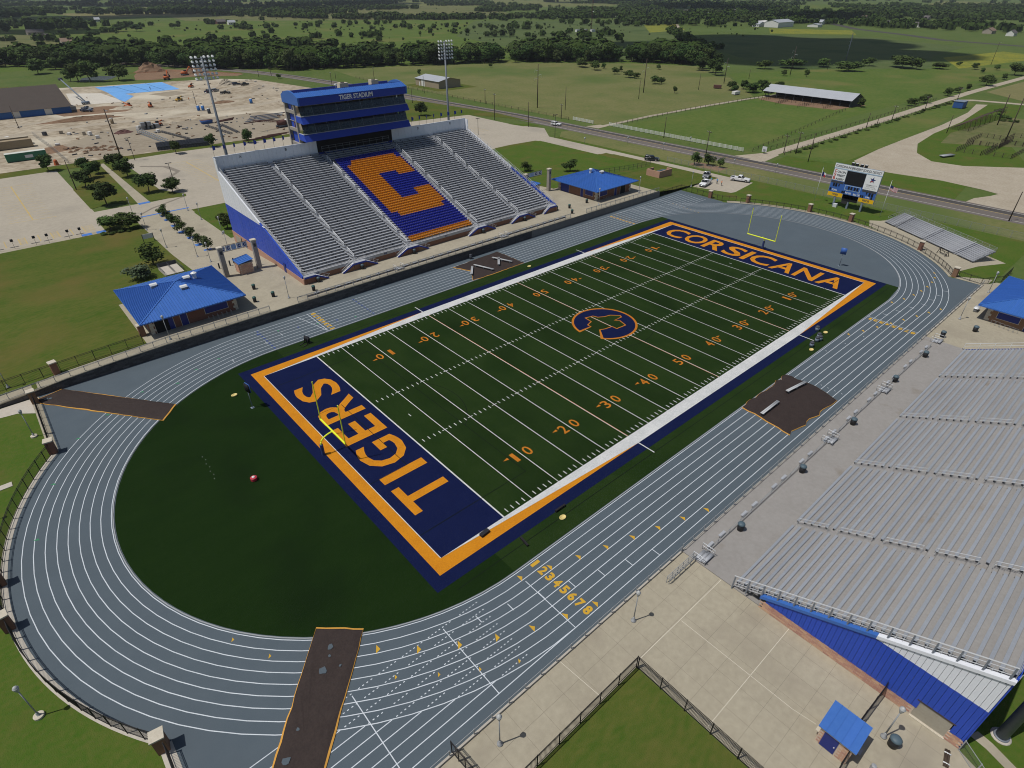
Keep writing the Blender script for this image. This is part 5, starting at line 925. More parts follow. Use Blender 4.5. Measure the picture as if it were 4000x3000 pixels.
# ================================================================ goal posts
def goal(label, x, s):
    t = thing('goal_post', label, 'goal post', (x, .2, 0)); xc = x + s * 1.9; b = MB()
    MB().lathe([(.24, 0), (.24, 1.75), (.05, 1.78)], 12, (x, .2, 0)).build('pad', 'pad_navy', t)
    pts = [(x, .2, 1.6)] + [(x + s * 1.9 * (1 - math.cos(R(a))), .2, 1.9 + 1.12 * math.sin(R(a))) for a in range(0, 91, 10)]
    MB().tube(pts, .105, 10).build('gooseneck', 'goal_yellow', t); MB().tube([(xc, .2 - 3.56, 3.05), (xc, .2 + 3.56, 3.05)], .125, 10).build('crossbar', 'goal_yellow', t)
    for y in (-3.5, 3.5): MB().tube([(xc, .2 + y, 3.05), (xc, .2 + y, 9.2)], .075, 8).build('upright', 'goal_yellow', t)
goal('yellow goal post over the TIGERS end zone', -56.6, 1); goal('yellow goal post behind the CORSICANA end zone', 57.2, -1)
def pole_box(label, x, y, rz):
    t = thing('play_clock_stand', label, 'stand', (x, y, 0), rz); MB().tube([(0, 0, 0), (0, 0, 3.8)], .06, 8).build('pole', 'steel_blue', t, True, False); MB().box(-.1, .1, -.55, .55, 2.9, 4.2).build('display', 'board_black', t, True, False); MB().box(-.2, -.1, -.6, .6, 2.85, 4.25).build('housing', 'board_blue', t, True, False); MB().box(-.25, .25, -.25, .25, .0, .05).build('foot', 'steel_blue', t, True, False)  # play clock: black display in a blue housing on a pole
pole_box('play clock display on a blue pole beyond the CORSICANA end zone', 59.9, -16.9, R(10)); pole_box('play clock display on a blue pole beside the TIGERS end zone', -59.6, 17.1, R(190))
# ================================================================ things lying about the field
def blob(name, label, cat, m_, x, y, prof, n=14, sc_=(1, 1, 1), group=None): o = MB().lathe(prof, n).build(name, m_, None, True); o.location = (x, y, .03); o.scale = sc_; return tag(o, label, cat, group)
for x, y, l in ((27.2, -29, 'yellow water jug tray on the turf by the far bins'), (19.3, -30.2, 'yellow tray on the turf edge before the far bins'), (-40.6, -29.1, 'yellow tray on the turf near the black sled'), (-60.5, 22.05, 'yellow tray on the turf near the play clock'), (7.6, 28.9, 'yellow tray beside the home side mat')): blob('tray', l, 'tray', 'yellow_plastic', x, y, [(.38, 0), (.46, .05), (.46, .16), (.38, .16), (.34, .07), (.02, .07)], 14, (1, .75, 1))
o = MB().lathe([(.30, 0), (.42, .08), (.42, .45), (.28, .5), (.05, .5)], 14).build('drum', 'red_plastic'); o.location = (-65.5, 1.5, .02); tag(o, 'small red drum with white lid standing alone on the turf', 'drum'); MB().lathe([(.2, .5), (.2, .56), (.02, .57)], 10).build('lid', 'lamp_white', o, True, False)
cn = MB().lathe([(.045, 0), (.045, .02), (.02, .04)], 8).mesh('marker', 'sign_white')
for k in range(7): tag(inst(cn, 'marker', None, (-69.0 - .04 * k + .2 * (k % 2), 10.5 - .9 * k, .02)), 'tiny white marker disc on the dark turf', 'marker', 'white marker discs on the turf')
def bin_(name, label, grp, x, y, z, lid, m2='can_dark', r=.34, h=.85):
    t = thing(name, label, 'bin', (x, y, z), 0, grp); MB().lathe([(r * .88, 0), (r, h)], 14).build('drum', m2, t, True, False); MB().lathe([(r * 1.06, h), (r * 1.06, h + .1), (r * .85, h + .24), (r * .3, h + .3), (.02, h + .3)], 14).build('lid', lid, t, True, False); return t
for x, y in ((26.8, -27.6), (24.5, -29), (23.7, -29.6), (22.9, -29.4), (20.5, -29.6)): bin_('water_bin', 'grey plastic bin standing on the turf edge', 'grey bins on the turf', x, y, .02, 'steel_dark', 'steel_blue', .36, .7)
for x, y in ((41.3, -43.5), (31.3, -44), (19.5, -43.6), (3.3, -44), (-11.8, -44), (-26.6, -44)): bin_('litter_bin', 'black bin with blue grey lid on the visitor walkway', 'bins on the visitor walkway', x, y, .12, 'can_lid', r=.4)
bin_('litter_bin', 'large black bin with grey lid next to the lamp post by the brick booth', None, -38.1, -64.95, 0, 'can_lid', r=.44, h=.9); bin_('litter_bin', 'black bin beside the serving hatch of the visitor building', None, 48.1, -46.7, 0, 'can_lid', r=.42)
for x, y in ((-44.5, 53.7), (-46.6, 47.9), (-43, 47.8)): bin_('litter_bin', 'black bin with green lid on the paving by the near blue roofed building', 'bins on the west concourse', x, y, 1.9, 'can_lid_green')
for x, y in ((-33.2, 48.3), (-23.1, 48.3), (-9.9, 48.3), (10.2, 48.3), (23.9, 48.3)): bin_('litter_bin', 'black bin against the brick stair base of the home stand', 'bins at the stand stairs', x, y, 1.9, 'can_lid')
for x, y in ((37.4, 44.4), (40.1, 48), (47.1, 48.1), (36.5, 49.3)): bin_('litter_bin', 'black bin with green lid on the far concourse', 'bins on the far concourse', x, y, 1.9, 'can_lid_green')
bin_('litter_bin', 'black bin with green lid by the concourse railing below the stand corner', None, -35.8, 45.2, 1.9, 'can_lid_green'); bin_('litter_bin', 'dark bin on the track against the block wall', None, .6, 41.2, 0, 'steel_dark', 'steel_dark'); tag(MB().lathe([(.22, 0), (.2, .5), (.03, .55)], 10, (-41.2, -64.6, 0)).build('bollard', 'galvanised'), 'short grey bollard at the edge of the plaza below the brick booth', 'bollard')
t = thing('timber_bundle', 'bundle of weathered poles tied with white straps by the wire fence', 'timber', (-35.9, -68.3, 0), R(12))
for k in range(5): MB().tube([(-.8, -.15 + .08 * k, .06 + .07 * (k % 2)), (.8, -.15 + .08 * k, .06 + .07 * (k % 2))], .05, 6).build('pole', 'wood', t, True, False)
for x in (-.5, .45): MB().box(x - .03, x + .03, -.24, .24, .0, .2).build('strap', 'lamp_white', t, True, False)
fence('grey wire fence at the lower corner of the plaza behind the timber bundle', [(-34.4, -68.7), (-36.5, -71.5), (-39, -76)], 1.5, 'wire_fence', 'galvanised', 1.6, 0, None, True, rails=(1.0, .05))
# blocking sleds
def sled(label, x, y, rz):
    t = thing('blocking_sled', label, 'sled', (x, y, .02), rz); MB().box(-1.0, 1.0, -.5, -.4, 0, .1).build('skid', 'black_metal', t, True, False); MB().box(-1.0, 1.0, .4, .5, 0, .1).build('skid', 'black_metal', t, True, False); MB().bar((0, -.4, .1), (.3, -.4, 1.1), .1).build('upright', 'black_metal', t, True, False); MB().bar((0, .4, .1), (.3, .4, 1.1), .1).build('upright', 'black_metal', t, True, False); MB().obox((.4, 0, .85), (.12, 0, 0), (0, .6, 0), (.05, 0, .4)).build('pad', 'cloth_dark', t, True, False)
sled('black blocking sled on the turf in front of the home straight', -45.2, 29.7, R(20)); 
o = MB().box(-.6, .6, -.25, .25, 0, .35).build('blocking_pad', 'cloth_dark'); o.location = (-49.1, -24.9, .03); o.rotation_euler = (0, 0, R(5)); tag(o, 'black blocking pad lying on the sideline by the TIGERS end zone', 'pad')
o = MB().box(-.8, .8, -.12, .12, 0, .3).build('blocking_pad', 'black_metal'); o.location = (-39.8, -27.9, .03); tag(o, 'black pad lying across the blue border near the yellow tray', 'pad')
o = MB().box(-.12, .12, -.75, .75, 0, .22).build('blocking_pad', 'black_metal'); o.location = (-46.5, -28.8, .03); o.rotation_euler = (0, 0, R(-8)); tag(o, 'black pad lying on the turf between border and track', 'pad')
# ================================================================ brown track crossing mats with orange hems
def mat_cover(label, pts, hem='mat_edge', wob=.12, holes=(), hw=.09):
    n = len(pts); cx, cy = sum(p[0] for p in pts) / n, sum(p[1] for p in pts) / n; t = thing('track_mat', label, 'mat', (cx, cy, 0)); ring = []
    for i in range(n):
        a, c = Vector(pts[i]), Vector(pts[(i + 1) % n]); k = max(2, int((c - a).length / .9)); nn = Vector((-(c - a).y, (c - a).x)).normalized()
        for q in range(k): ring.append(a.lerp(c, q / k) + nn * random.uniform(-wob, wob) * (1 if q else .3))
    N = len(ring); b = MB(); zz = [.03 + random.random() * .05 for _ in ring]; i0 = 0; layers = (1, .97, .66, .33)
    for f in layers: b.v += [(cx + (p.x - cx) * f, cy + (p.y - cy) * f, (.085 if f == 1 else .08 + zz[k] * (.6 if f > .9 else random.uniform(.4, 1.0)))) for k, p in enumerate(ring)]
    for L_ in range(len(layers) - 1): b.f += [(L_ * N + k, L_ * N + (k + 1) % N, (L_ + 1) * N + (k + 1) % N, (L_ + 1) * N + k) for k in range(N)]
    b.v.append((cx, cy, .11)); b.f += [((len(layers) - 1) * N + k, (len(layers) - 1) * N + (k + 1) % N, len(b.v) - 1) for k in range(N)]; b.build('sheet', 'mat_brown', t, True)
    h = MB(); out = [p + (Vector((cx, cy)) - p).normalized() * -hw for p in ring]; inn = [p + (Vector((cx, cy)) - p).normalized() * hw for p in ring]
    h.strip([(p.x, p.y, .135) for p in inn + [inn[0]]], [(p.x, p.y, .09) for p in out + [out[0]]]); h.strip([(p.x, p.y, .09) for p in out + [out[0]]], [(p.x, p.y, .0) for p in out + [out[0]]]); h.build('hem', hem, t)
    for (x, y, r_) in holes:
        MB().poly([(x + r_ * random.uniform(.6, 1.2) * math.cos(a), y + r_ * random.uniform(.6, 1.2) * math.sin(a), .165) for a in [2 * math.pi * q / 9 for q in range(9)]]).build('worn_patch', 'track_grey', t)
    return t
mat_cover('brown mat with orange hem laid across the home straight', [(-5.5, 39.7), (7.9, 40.4), (8.1, 31.2), (-1, 31.0), (-6.5, 31.3), (-3.8, 35.4)], wob=.1, hw=.05); mat_cover('long brown mat with orange hem across the square corner of the track', [(-80.1, 41.6), (-68, 25.5), (-70.6, 22.5), (-83.3, 39.4), (-84.2, 40.6)], wob=.06, holes=((-82.4, 39.9, .35), (-81.9, 39.7, .3), (-76.5, 33, .08))); mat_cover('brown mat with ragged edge laid across the visitor straight', [(8.5, -31.2), (-4.8, -31.3), (-5.2, -35.5), (-5.7, -39.2), (7.6, -39.9), (8.9, -34.9)], wob=.28, hw=.035); mat_cover('long worn brown mat across the near bend with grey worn patches', [(-69.1, -23.3), (-65.7, -26.5), (-74.2, -35.4), (-79.5, -41.1), (-82.6, -38.1), (-77.4, -32.6)], wob=.06, hem='mat_edge', holes=((-69.0, -26.1, .32), (-69.5, -26.9, .16), (-70.6, -27.8, .38), (-69.2, -28.4, .14), (-76.4, -32.9, .35), (-74.6, -31.2, .15)))
def bench(label, grp, x, y, rz, L_=4.6, z=.12, seats=1):
    t = thing('bench', label, 'bench', (x, y, z), rz, grp); MB().box(-L_ / 2, L_ / 2, -.24, -.01, .42, .47).build('seat_plank', 'silver_bench', t, True, False); MB().box(-L_ / 2, L_ / 2, .01, .24, .42, .47).build('seat_plank', 'silver_bench', t, True, False)
    for k in (-.4, 0, .4): MB().box(L_ * k - .04, L_ * k + .04, -.22, .22, 0, .42).build('leg', 'galvanised', t, True, False)
for x, y, a, l in ((-.9, 34.6, -72, 5.2), (5.0, 35.2, -70, 5.2)): bench('white aluminium bench standing askew on the home side mat', 'benches on the home mat', x, y, R(a), l)
for x, y, a, l in ((-3.9, 35.0, 50, 5), (3.9, 35.1, 50, 5)): bench('aluminium bench lying along the home side mat edge', 'benches along the home mat', x, y, R(a), l * .85)
for x, y, a in ((5.9, -34.2, -8), (-2.3, -34.3, 0)): bench('aluminium bench on the ragged visitor side mat', 'benches on the visitor mat', x, y, R(a), 4.8)
# ================================================================ walkway rails, gates and wall benches by the stands
def stile(label, x, y, z, rz=0):
    t = thing('handrail', label, 'handrail', (x, y, z), rz, 'stair handrails by the track')
    for xx in (-.9, .9): b = MB(); b.tube([(xx, -.9, 0), (xx, -.9, 1.0), (xx, .6, 1.0), (xx, .6, .1)], .04, 6); b.tube([(xx, -.9, .55), (xx, .6, .55)], .03, 6); b.build('rail', 'rail_white', t, True, False)
    for k in range(3): MB().box(-.9, .9, -.9 + .45 * k, -.5 + .45 * k, .3 - .12 * k, .34 - .12 * k).build('step', 'aluminium', t, True, False)
for x in (-17.2, 12.4): stile('white hoop handrails of a step in the railing above the block wall', x, 43.4, hz(x, 43))
for x in (-33.2, -2.8, 15.6, 38.6): stile('white hoop handrails of a step on the visitor walkway edge', x, -43.3, .12)
rl = thing('railing', 'low grey railing with small shelves along the middle of the visitor walkway', 'railing', (-32, -43.4, .12)); b = MB()
for x in [-32.6 + 2.35 * k for k in range(30)]:
    b.tube([(x, -43.4, .1), (x, -43.4, .75)], .035, 5)
for z in (.75, .4): b.tube([(-32.6, -43.4, z), (36, -43.4, z)], .028, 5)
b.build('rail', 'galvanised', rl)
for k in range(29):
    if k % 3 != 2: x = -31.4 + 2.35 * k; MB().box(x - .55, x + .55, -43.25, -42.95, .5, .56).build('shelf', 'aluminium', rl)
rl = thing('railing', 'ramp railing on the plaza below the visitor walkway', 'railing', (-36, -42.8, 0)); b = MB()
for y in (-42.75, -43.05):
    for z in (.95, .5): b.tube([(-38.9, y, z), (-34.1, y, z)], .035, 5)
    for k in range(6): b.tube([(-38.9 + .96 * k, y, 0), (-38.9 + .96 * k, y, .95)], .035, 5)
b.build('rail', 'galvanised', rl)
wb = thing('channel', 'dark drainage channel with pale covers along the home concourse railing', 'drain', (0, 43.6, 1.9)); MB().box(-38, 34, 43.1, 43.9, 1.9, 1.93).build('grate', 'dark_iron', wb)
for k in range(31): MB().box(-36.6 + 2.3 * k, -35.5 + 2.3 * k, 43.2, 43.55, 2.2, 2.26).build('cover', 'aluminium', wb); MB().box(-36.1 + 2.3 * k, -36.0 + 2.3 * k, 43.3, 43.45, 1.93, 2.2).build('stand', 'dark_iron', wb)
# brick bin enclosure, plaza sign, parking signs, steps
en = thing('enclosure', 'low brick bin enclosure with two dark bins by the far drive', 'enclosure', (90.5, 56, .35))
for bx in ((87.3, 94.0, 53.4, 53.7), (87.3, 87.6, 53.7, 58.6), (87.6, 90.8, 58.3, 58.6), (93.7, 94.0, 53.7, 55.4)): MB().box(*bx, .0, 2.5).build('wall', 'brick', en)
for x in (89.6, 92): MB().box(x - .9, x + .9, 54.2, 56.2, .3, 2.0).build('bin', 'can_lid', en)
sg = thing('notice_board', 'blank pale notice board on two posts at the lawn corner', 'sign', (-51.9, 102.2, 0)); MB().box(-53.1, -50.7, 102.25, 102.32, .9, 2.05).build('board', 'sign_white', sg)
for x in (-53.1, -50.7): MB().box(x - .06, x + .06, 102.2, 102.35, 0, 2.1).build('post', 'dark_iron', sg)
ps = thing('parking_sign', 'small dark parking sign on a thin post facing the accessible bays', 'sign', (0, 0, 0), 0, 'parking signs along the bays'); MB().box(-.03, .03, -.03, .03, 0, 2.2).build('post', 'dark_iron', ps, True, False); MB().box(-.3, .3, -.05, -.03, 1.7, 2.35).build('plate', 'cloth_dark', ps, True, False)
for k, (x, y) in enumerate(((-77.4, 118.7), (-73.1, 118), (-70.5, 117.8), (-66.2, 117.7), (-63.6, 117.6), (-80.4, 118.9))): place(ps, k > 0, (x, y, 0)); tag(MB().box(x - .9, x + .9, 119.9, 120.05, .01, .14).build('wheel_stop', 'concrete_grey'), 'grey concrete wheel stop at the head of an accessible bay', 'wheel stop', 'wheel stops along the bays')
rp = thing('access_ramp', 'small ramp with dark railings behind the near blue roofed building', 'ramp', (-53.5, 77, 1.0)); MB().box(-55.6, -51.8, 74.2, 79.8, .6, 1.35).build('slab', 'concrete_pale', rp); b = MB()
for x in (-55.6, -53.7, -51.8):
    b.tube([(x, 74.2, 2.2), (x, 79.8, 2.2)], .035, 5); b.tube([(x, 74.2, 1.8), (x, 79.8, 1.8)], .03, 5)
    for k in range(8): b.tube([(x, 74.2 + .8 * k, 1.3), (x, 74.2 + .8 * k, 2.2)], .03, 5)
b.build('railing', 'steel_dark', rp); MB().box(-55.6, -51.8, 79.8, 79.86, 1.3, 2.2).build('screen', 'steel_dark', rp)
# ================================================================ small visitor bleacher at the far bend
ub = Vector((83.87 - 97.87, -35.86 + 11.47, 0)).normalized(); vb = Vector((-ub.y, ub.x, 0)); LB = 28.1
sbz = thing('bleacher', 'small open aluminium bleacher on a concrete slab at the far bend', 'bleacher', (97.87, -11.47, 0), math.atan2(ub.y, ub.x))
NB = 10
for i in range(NB):
    z = .45 + .2 * i; y = .35 + .52 * i
    for (a, c) in ((0, 3.6), (4.8, 13.1), (14.3, 22.6), (23.8, LB)): MB().box(a, c, y, y + .26, z, z + .05).build('seat_plank', 'aluminium', sbz, True, False)
    MB().box(0, LB, y + .28, y + .52, z - .28, z - .24).build('foot_plank', 'aluminium_deck', sbz, True, False); MB().box(0, LB, y + .52, y + .55, z - .26, z + .1).build('riser', 'aluminium_riser', sbz, True, False)
b = MB()
for k in range(12):
    x = .3 + (LB - .6) * k / 11; b.bar((x, .3, .05), (x, 5.4, 2.1), .06); b.bar((x, 5.4, 0), (x, 5.4, 2.3), .06); b.bar((x, .4, .05), (x, 5.4, .05), .06); b.bar((x, 2.9, .05), (x, 2.9, 1.2), .05)
b.build('frame', 'galvanised', sbz, True, False); b = MB()
for z in (2.6, 3.2): b.tube([(0, 5.6, z), (LB, 5.6, z)], .025, 5)
for k in range(15): x = LB * k / 14; b.tube([(x, 5.6, 2.1), (x, 5.6, 3.2)], .025, 5)
for x in (0, LB):
    for f in (1.0, .5): b.tube([(x, 1.2, .7 + f), (x, 5.6, 2.2 + f)], .025, 5)
    for k in range(4): y = 1.2 + 1.46 * k; b.tube([(x, y, .7 + .5 * k), (x, y, 1.7 + .5 * k)], .025, 5)
b.build('guard_rail', 'galvanised', sbz, True, False)
MB().poly([(0, 5.6, 2.1), (LB, 5.6, 2.1), (LB, 5.6, 3.2), (0, 5.6, 3.2)]).build('guard_mesh', 'mesh_wire', sbz, True, False)
for xa in (4.2, 13.7, 23.2):
    for a, c in ((.6, 2.6), (3.2, 5.0)): b = MB(); b.tube([(xa, a, .2 + .385 * a), (xa, a, 1.15 + .385 * a), (xa, c, 1.15 + .385 * c), (xa, c, .2 + .385 * c)], .03, 5); b.build('handrail', 'rail_white', sbz, True, False)
t = thing('frame_rack', 'black metal frame standing in front of the small bleacher', 'rack', (84.6, -29.9, 0), R(60)); b = MB()
for x in (-1.2, 1.2): b.bar((x, -.5, 0), (x, 0, 1.5), .1); b.bar((x, .5, 0), (x, 0, 1.5), .1)
for z in (.4, .9, 1.5): b.bar((-1.2, 0, z), (1.2, 0, z), .08)
b.bar((-1.2, 0, .2), (1.2, 0, 1.5), .06); b.build('frame', 'black_metal', t, True, False)
t = thing('picnic_table', 'pale metal folding table beside the visitor building', 'table', (57.6, -44.2, 0)); MB().box(-.9, .9, -.4, .4, .7, .76).build('top', 'rail_white', t, True, False)
for x in (-.7, .7): MB().box(x - .04, x + .04, -.3, .3, 0, .7).build('leg', 'galvanised', t, True, False)
cr = MB(); cr.tube([(-.3, 0, 0), (-.3, 0, .9), (.3, 0, .9), (.3, 0, 0)], .03, 5)
cm = cr.mesh('queue_rail', 'galvanised')
for (x0, y0, z, dx, dy, n, g) in ((53.4, -48.0, 0, -.15, -.75, 6, 'visitor building'), (-55.8, 45.6, 1.9, .8, .0, 6, 'near home building'), (52.2, 46.2, 1.9, .7, 0, 5, 'far home building')):
    for k in range(n): tag(inst(cm, 'queue_rail', None, (x0 + dx * k, y0 + dy * k, z), R(90)), 'thin metal queue hoop in front of the serving hatch of the ' + g, 'queue rail', 'queue hoops at the ' + g)
tag(MB().box(-89.5, -88.2, 15.0, 16.0, 0, .06).build('drain_cover', 'concrete_pale'), 'square drain cover in the lawn beside the west bend', 'drain cover').location = (-.6, 5.6, 0)
# ================================================================ vehicles
def wheel(t, x, y, r=.38):
    o = bpy.data.objects.new('wheel', None); C.objects.link(o); o.parent = t; o.location = (x, y, r); b = MB(); n = 16
    def disc(r_, y0, y1):
        q = MB(); i = 0; q.v = [(r_ * math.cos(2 * math.pi * k / n), yy, r_ * math.sin(2 * math.pi * k / n)) for yy in (y0, y1) for k in range(n)]; q.f = [tuple(range(n)), tuple(range(2 * n - 1, n - 1, -1))] + [(k, n + k, n + (k + 1) % n, (k + 1) % n) for k in range(n)]; return q
    for nm, m_, r_, e in (('tyre', 'tyre', r, .13), ('rim', 'rim', r * .62, .145)):
        me = disc(r_, -e, e).mesh(nm, m_); inst(me, nm, o)
    return o
def vehicle(name, label, cat, loc, rz, paint, kind, L_=5.6, W_=1.95, group=None):
    t = thing(name, label, cat, loc, rz, group); h = L_ / 2; w2 = W_ / 2
    low = [(-h, .45), (-h + .05, 1.0), (-h + .05, 1.12)] + ([(h - 1.75, 1.16), (h - .35, 1.05), (h - .05, .9), (h, .5)] if kind != 'van' else [(h - 1.2, 1.2), (h - .2, 1.0), (h, .5)]) + [(h - .3, .38), (-h + .3, .38)]
    bd = MB(); bd.yprism(low[::-1], -w2, w2); o = bd.build('body', paint, t, True, False); mo = o.modifiers.new('b', 'BEVEL'); mo.width = .1; mo.segments = 3
    if kind == 'pickup': c0, c1, r0, r1, top = -.75, h - 1.75, -.55, h - 2.6, 1.88
    else: c0, c1, r0, r1, top = -h + .06, h - 1.5, -h + .35, h - 2.3, 1.8
    def cab(e0, e1, z0, z1, s0, s1, nm, m_, bev=0):
        b = MB(); q0, q1 = (z0 - 1.1) / (top - 1.1), (z1 - 1.1) / (top - 1.1); a0, a1 = c0 + (r0 - c0) * q0, c1 + (r1 - c1) * q0; b0, b1 = c0 + (r0 - c0) * q1, c1 + (r1 - c1) * q1
        b.v = [(a0 - e0, -s0, z0), (a1 + e1, -s0, z0), (a1 + e1, s0, z0), (a0 - e0, s0, z0), (b0 - e0, -s1, z1), (b1 + e1, -s1, z1), (b1 + e1, s1, z1), (b0 - e0, s1, z1)]; b.f = [(3, 2, 1, 0), (4, 5, 6, 7), (0, 1, 5, 4), (1, 2, 6, 5), (2, 3, 7, 6), (3, 0, 4, 7)]
        o_ = b.build(nm, m_, t, True, False)
        if bev: mm = o_.modifiers.new('b', 'BEVEL'); mm.width = bev; mm.segments = 2
        return o_
    cab(0, 0, 1.08, 1.16, w2 - .04, w2 - .06, 'sill', paint); cab(0, 0, 1.16, top - .1, w2 - .07, w2 - .2, 'glass', 'car_glass'); cab(.02, .02, top - .12, top, w2 - .19, w2 - .26, 'roof', paint, .05)
    for s in (-1, 1):
        for x in ((c0 + .15, c0 + 1.15, c1 - .3) if kind == 'pickup' else (c0 + .25, -.55, c1 - .35)):
            zt = top - .08; q = (zt - 1.1) / (top - 1.1); MB().bar((x, s * (w2 - .05), 1.12), (x + (0 if x < c1 - .5 else (r1 - c1) * .85), s * (w2 - .19), zt), .09, .06).build('pillar', paint, t, True, False)
        MB().box(c1 - .75, c1 - .55, *sorted((s * (w2 - .02), s * (w2 + .2))), 1.15, 1.32).build('mirror', paint, t, True, False); MB().box(h - .12, h + .01, *sorted((s * (w2 - .5), s * (w2 - .08))), .72, .92).build('headlight', 'headlamp', t, True, False); MB().box(-h - .01, -h + .08, *sorted((s * (w2 - .22), s * (w2 - .04))), .75, 1.02).build('tail_light', 'tail_red', t, True, False)
        MB().box(-h + .9, h - 1.0, *sorted((s * (w2 - .02), s * (w2 + .012))), .38, .44).build('running_board', 'dark_iron', t, True, False)
    MB().box(h - .06, h + .02, -.5, .5, .6, .92).build('grille', 'chrome' if paint == 'car_white' else 'dark_iron', t, True, False); MB().box(h - .05, h + .1, -w2 + .1, w2 - .1, .42, .58).build('bumper', 'chrome', t, True, False); MB().box(-h - .1, -h + .05, -w2 + .1, w2 - .1, .45, .6).build('bumper', 'chrome', t, True, False)
    if kind == 'pickup': MB().box(-h + .15, c0 - .05, -w2 + .14, w2 - .14, 1.115, 1.13).build('bed', 'cloth_dark', t, True, False); MB().box(-h + .04, c0, -w2 + .02, -w2 + .12, 1.1, 1.24).build('bed_rail', paint, t, True, False); MB().box(-h + .04, c0, w2 - .12, w2 - .02, 1.1, 1.24).build('bed_rail', paint, t, True, False); MB().box(-h + .04, -h + .13, -w2 + .12, w2 - .12, 1.1, 1.24).build('tailgate', paint, t, True, False)
    for x in (-h + 1.05, h - 1.0):
        for s in (-1, 1): wheel(t, x, s * (w2 - .11)); MB().yprism([(x + .48 * math.cos(math.pi * k / 8), .40 + .48 * math.sin(math.pi * k / 8)) for k in range(9)][::-1], *sorted((s * (w2 - .05), s * (w2 + .004)))).build('wheel_arch', 'dark_iron', t, True, False)
    return t
vehicle('pickup_truck', 'white pickup truck parked nose out with people at its tailgate', 'truck', (93.2, 40.0, .01), R(193), 'car_white', 'pickup', 5.9, 2.0); vehicle('pickup_truck', 'white crew cab pickup parked alone at the end of the drive', 'truck', (105.6, 35.2, .01), R(-72), 'car_white', 'pickup', 6.0, 2.05); vehicle('pickup_truck', 'silver pickup truck parked behind the white one with its people', 'truck', (101.5, 45.0, .01), R(205), 'car_silver', 'pickup', 5.6, 1.95)
vehicle('suv', 'black van parked on the drive beside the green lawn', 'car', (106.2, 70.8, .01), R(-62), 'car_black', 'suv', 5.2, 1.95); vehicle('suv', 'white car driving on the road by the parking entrance', 'car', (125.6, 138.9, 0), R(-70), 'car_white', 'suv', 4.7, 1.85)
vehicle('pickup_truck', 'dark pickup truck beside the brown roofed building on the site', 'truck', (-24.8, 320, 0), R(-40), 'car_navy', 'pickup'); vehicle('pickup_truck', 'pale pickup truck parked beside the slab on the site', 'truck', (-23.5, 325.5, 0), R(-50), 'car_silver', 'pickup')
vehicle('suv', 'dark car parked near the sand heap, first of the pair', 'car', (66.5, 366, 0), R(10), 'car_navy', 'suv', 5.0); vehicle('pickup_truck', 'dark pickup parked close to the sand heap beside another car', 'truck', (70, 361, 0), R(20), 'car_black', 'pickup'); vehicle('pickup_truck', 'dark pickup standing alone on the pale site ground', 'truck', (48.3, 333.6, 0), R(-20), 'car_black', 'pickup'); vehicle('suv', 'silver car on the site beside a dark pickup', 'car', (47, 346.5, 0), R(30), 'car_silver', 'suv', 4.8); vehicle('pickup_truck', 'dark pickup beside the silver car on the site', 'truck', (42.3, 345, 0), R(40), 'car_navy', 'pickup')
# ================================================================ people
def person(label, x, y, z, rz, shirt, arm=0):
    J = [(0, 0, .95, .13), (0, 0, 1.18, .135), (0, 0, 1.40, .15), (0, 0, 1.53, .06), (.02, 0, 1.64, .10), (.02, 0, 1.76, .085), (0, .2, 1.42, .065), (.05, .27, 1.15, .05), (.2, .25, .95, .038), (0, -.2, 1.42, .065), (.05 + arm, -.27, 1.15, .05), (.22 + arm, -.2, 1.0, .038), (0, .1, .9, .10), (.04, .12, .5, .07), (-.02, .13, .08, .05), (.13, .14, .04, .045), (0, -.1, .9, .10), (-.03, -.13, .5, .07), (-.1, -.14, .08, .05), (.05, -.15, .04, .045)]
    E_ = [(0, 1), (1, 2), (2, 3), (3, 4), (4, 5), (2, 6), (6, 7), (7, 8), (2, 9), (9, 10), (10, 11), (0, 12), (12, 13), (13, 14), (14, 15), (0, 16), (16, 17), (17, 18), (18, 19)]
    me = bpy.data.meshes.new('body'); me.from_pydata([j[:3] for j in J], E_, []); o = bpy.data.objects.new('person', me); C.objects.link(o); o.modifiers.new('s', 'SKIN'); o.modifiers.new('u', 'SUBSURF').levels = 1
    for i, v in enumerate(me.skin_vertices[0].data): v.radius = (J[i][3], J[i][3]); v.use_root = (i == 0)
    dg = bpy.context.evaluated_depsgraph_get(); m2 = bpy.data.meshes.new_from_object(o.evaluated_get(dg)); bpy.data.objects.remove(o)
    for q in ('cloth_dark', shirt, 'skin', 'hair', 'tyre'): m2.materials.append(M[q])
    for p in m2.polygons:
        c = p.center; p.material_index = 4 if c.z < .1 else 0 if c.z < .95 and abs(c.y) < .24 else 1 if c.z < 1.5 and not (abs(c.y) > .2 and c.z < 1.2) else 3 if c.z > 1.72 or (c.z > 1.58 and c.x < -.02) else 2; p.use_smooth = True
    o = bpy.data.objects.new('person', m2); C.objects.link(o); o.location = (x, y, z); o.rotation_euler = (0, 0, rz); return tag(o, label, 'person')
person('person in a blue shirt leaning at the tailgate of the white truck', 96.9, 40.2, .01, R(150), 'cloth_blue', .05); person('person in a blue shirt and dark trousers between the tailgate and the one in orange', 97.2, 38.3, .01, R(170), 'cloth_blue'); person('person in an orange vest standing apart behind the white truck', 96.4, 36.2, .01, R(140), 'cloth_orange'); person('worker in an orange vest standing on the pale site ground', 24.4, 321.5, 0, 1, 'cloth_orange'); person('worker in dark clothes standing on the blue tarp', 20, 380, .03, 2, 'cloth_dark')
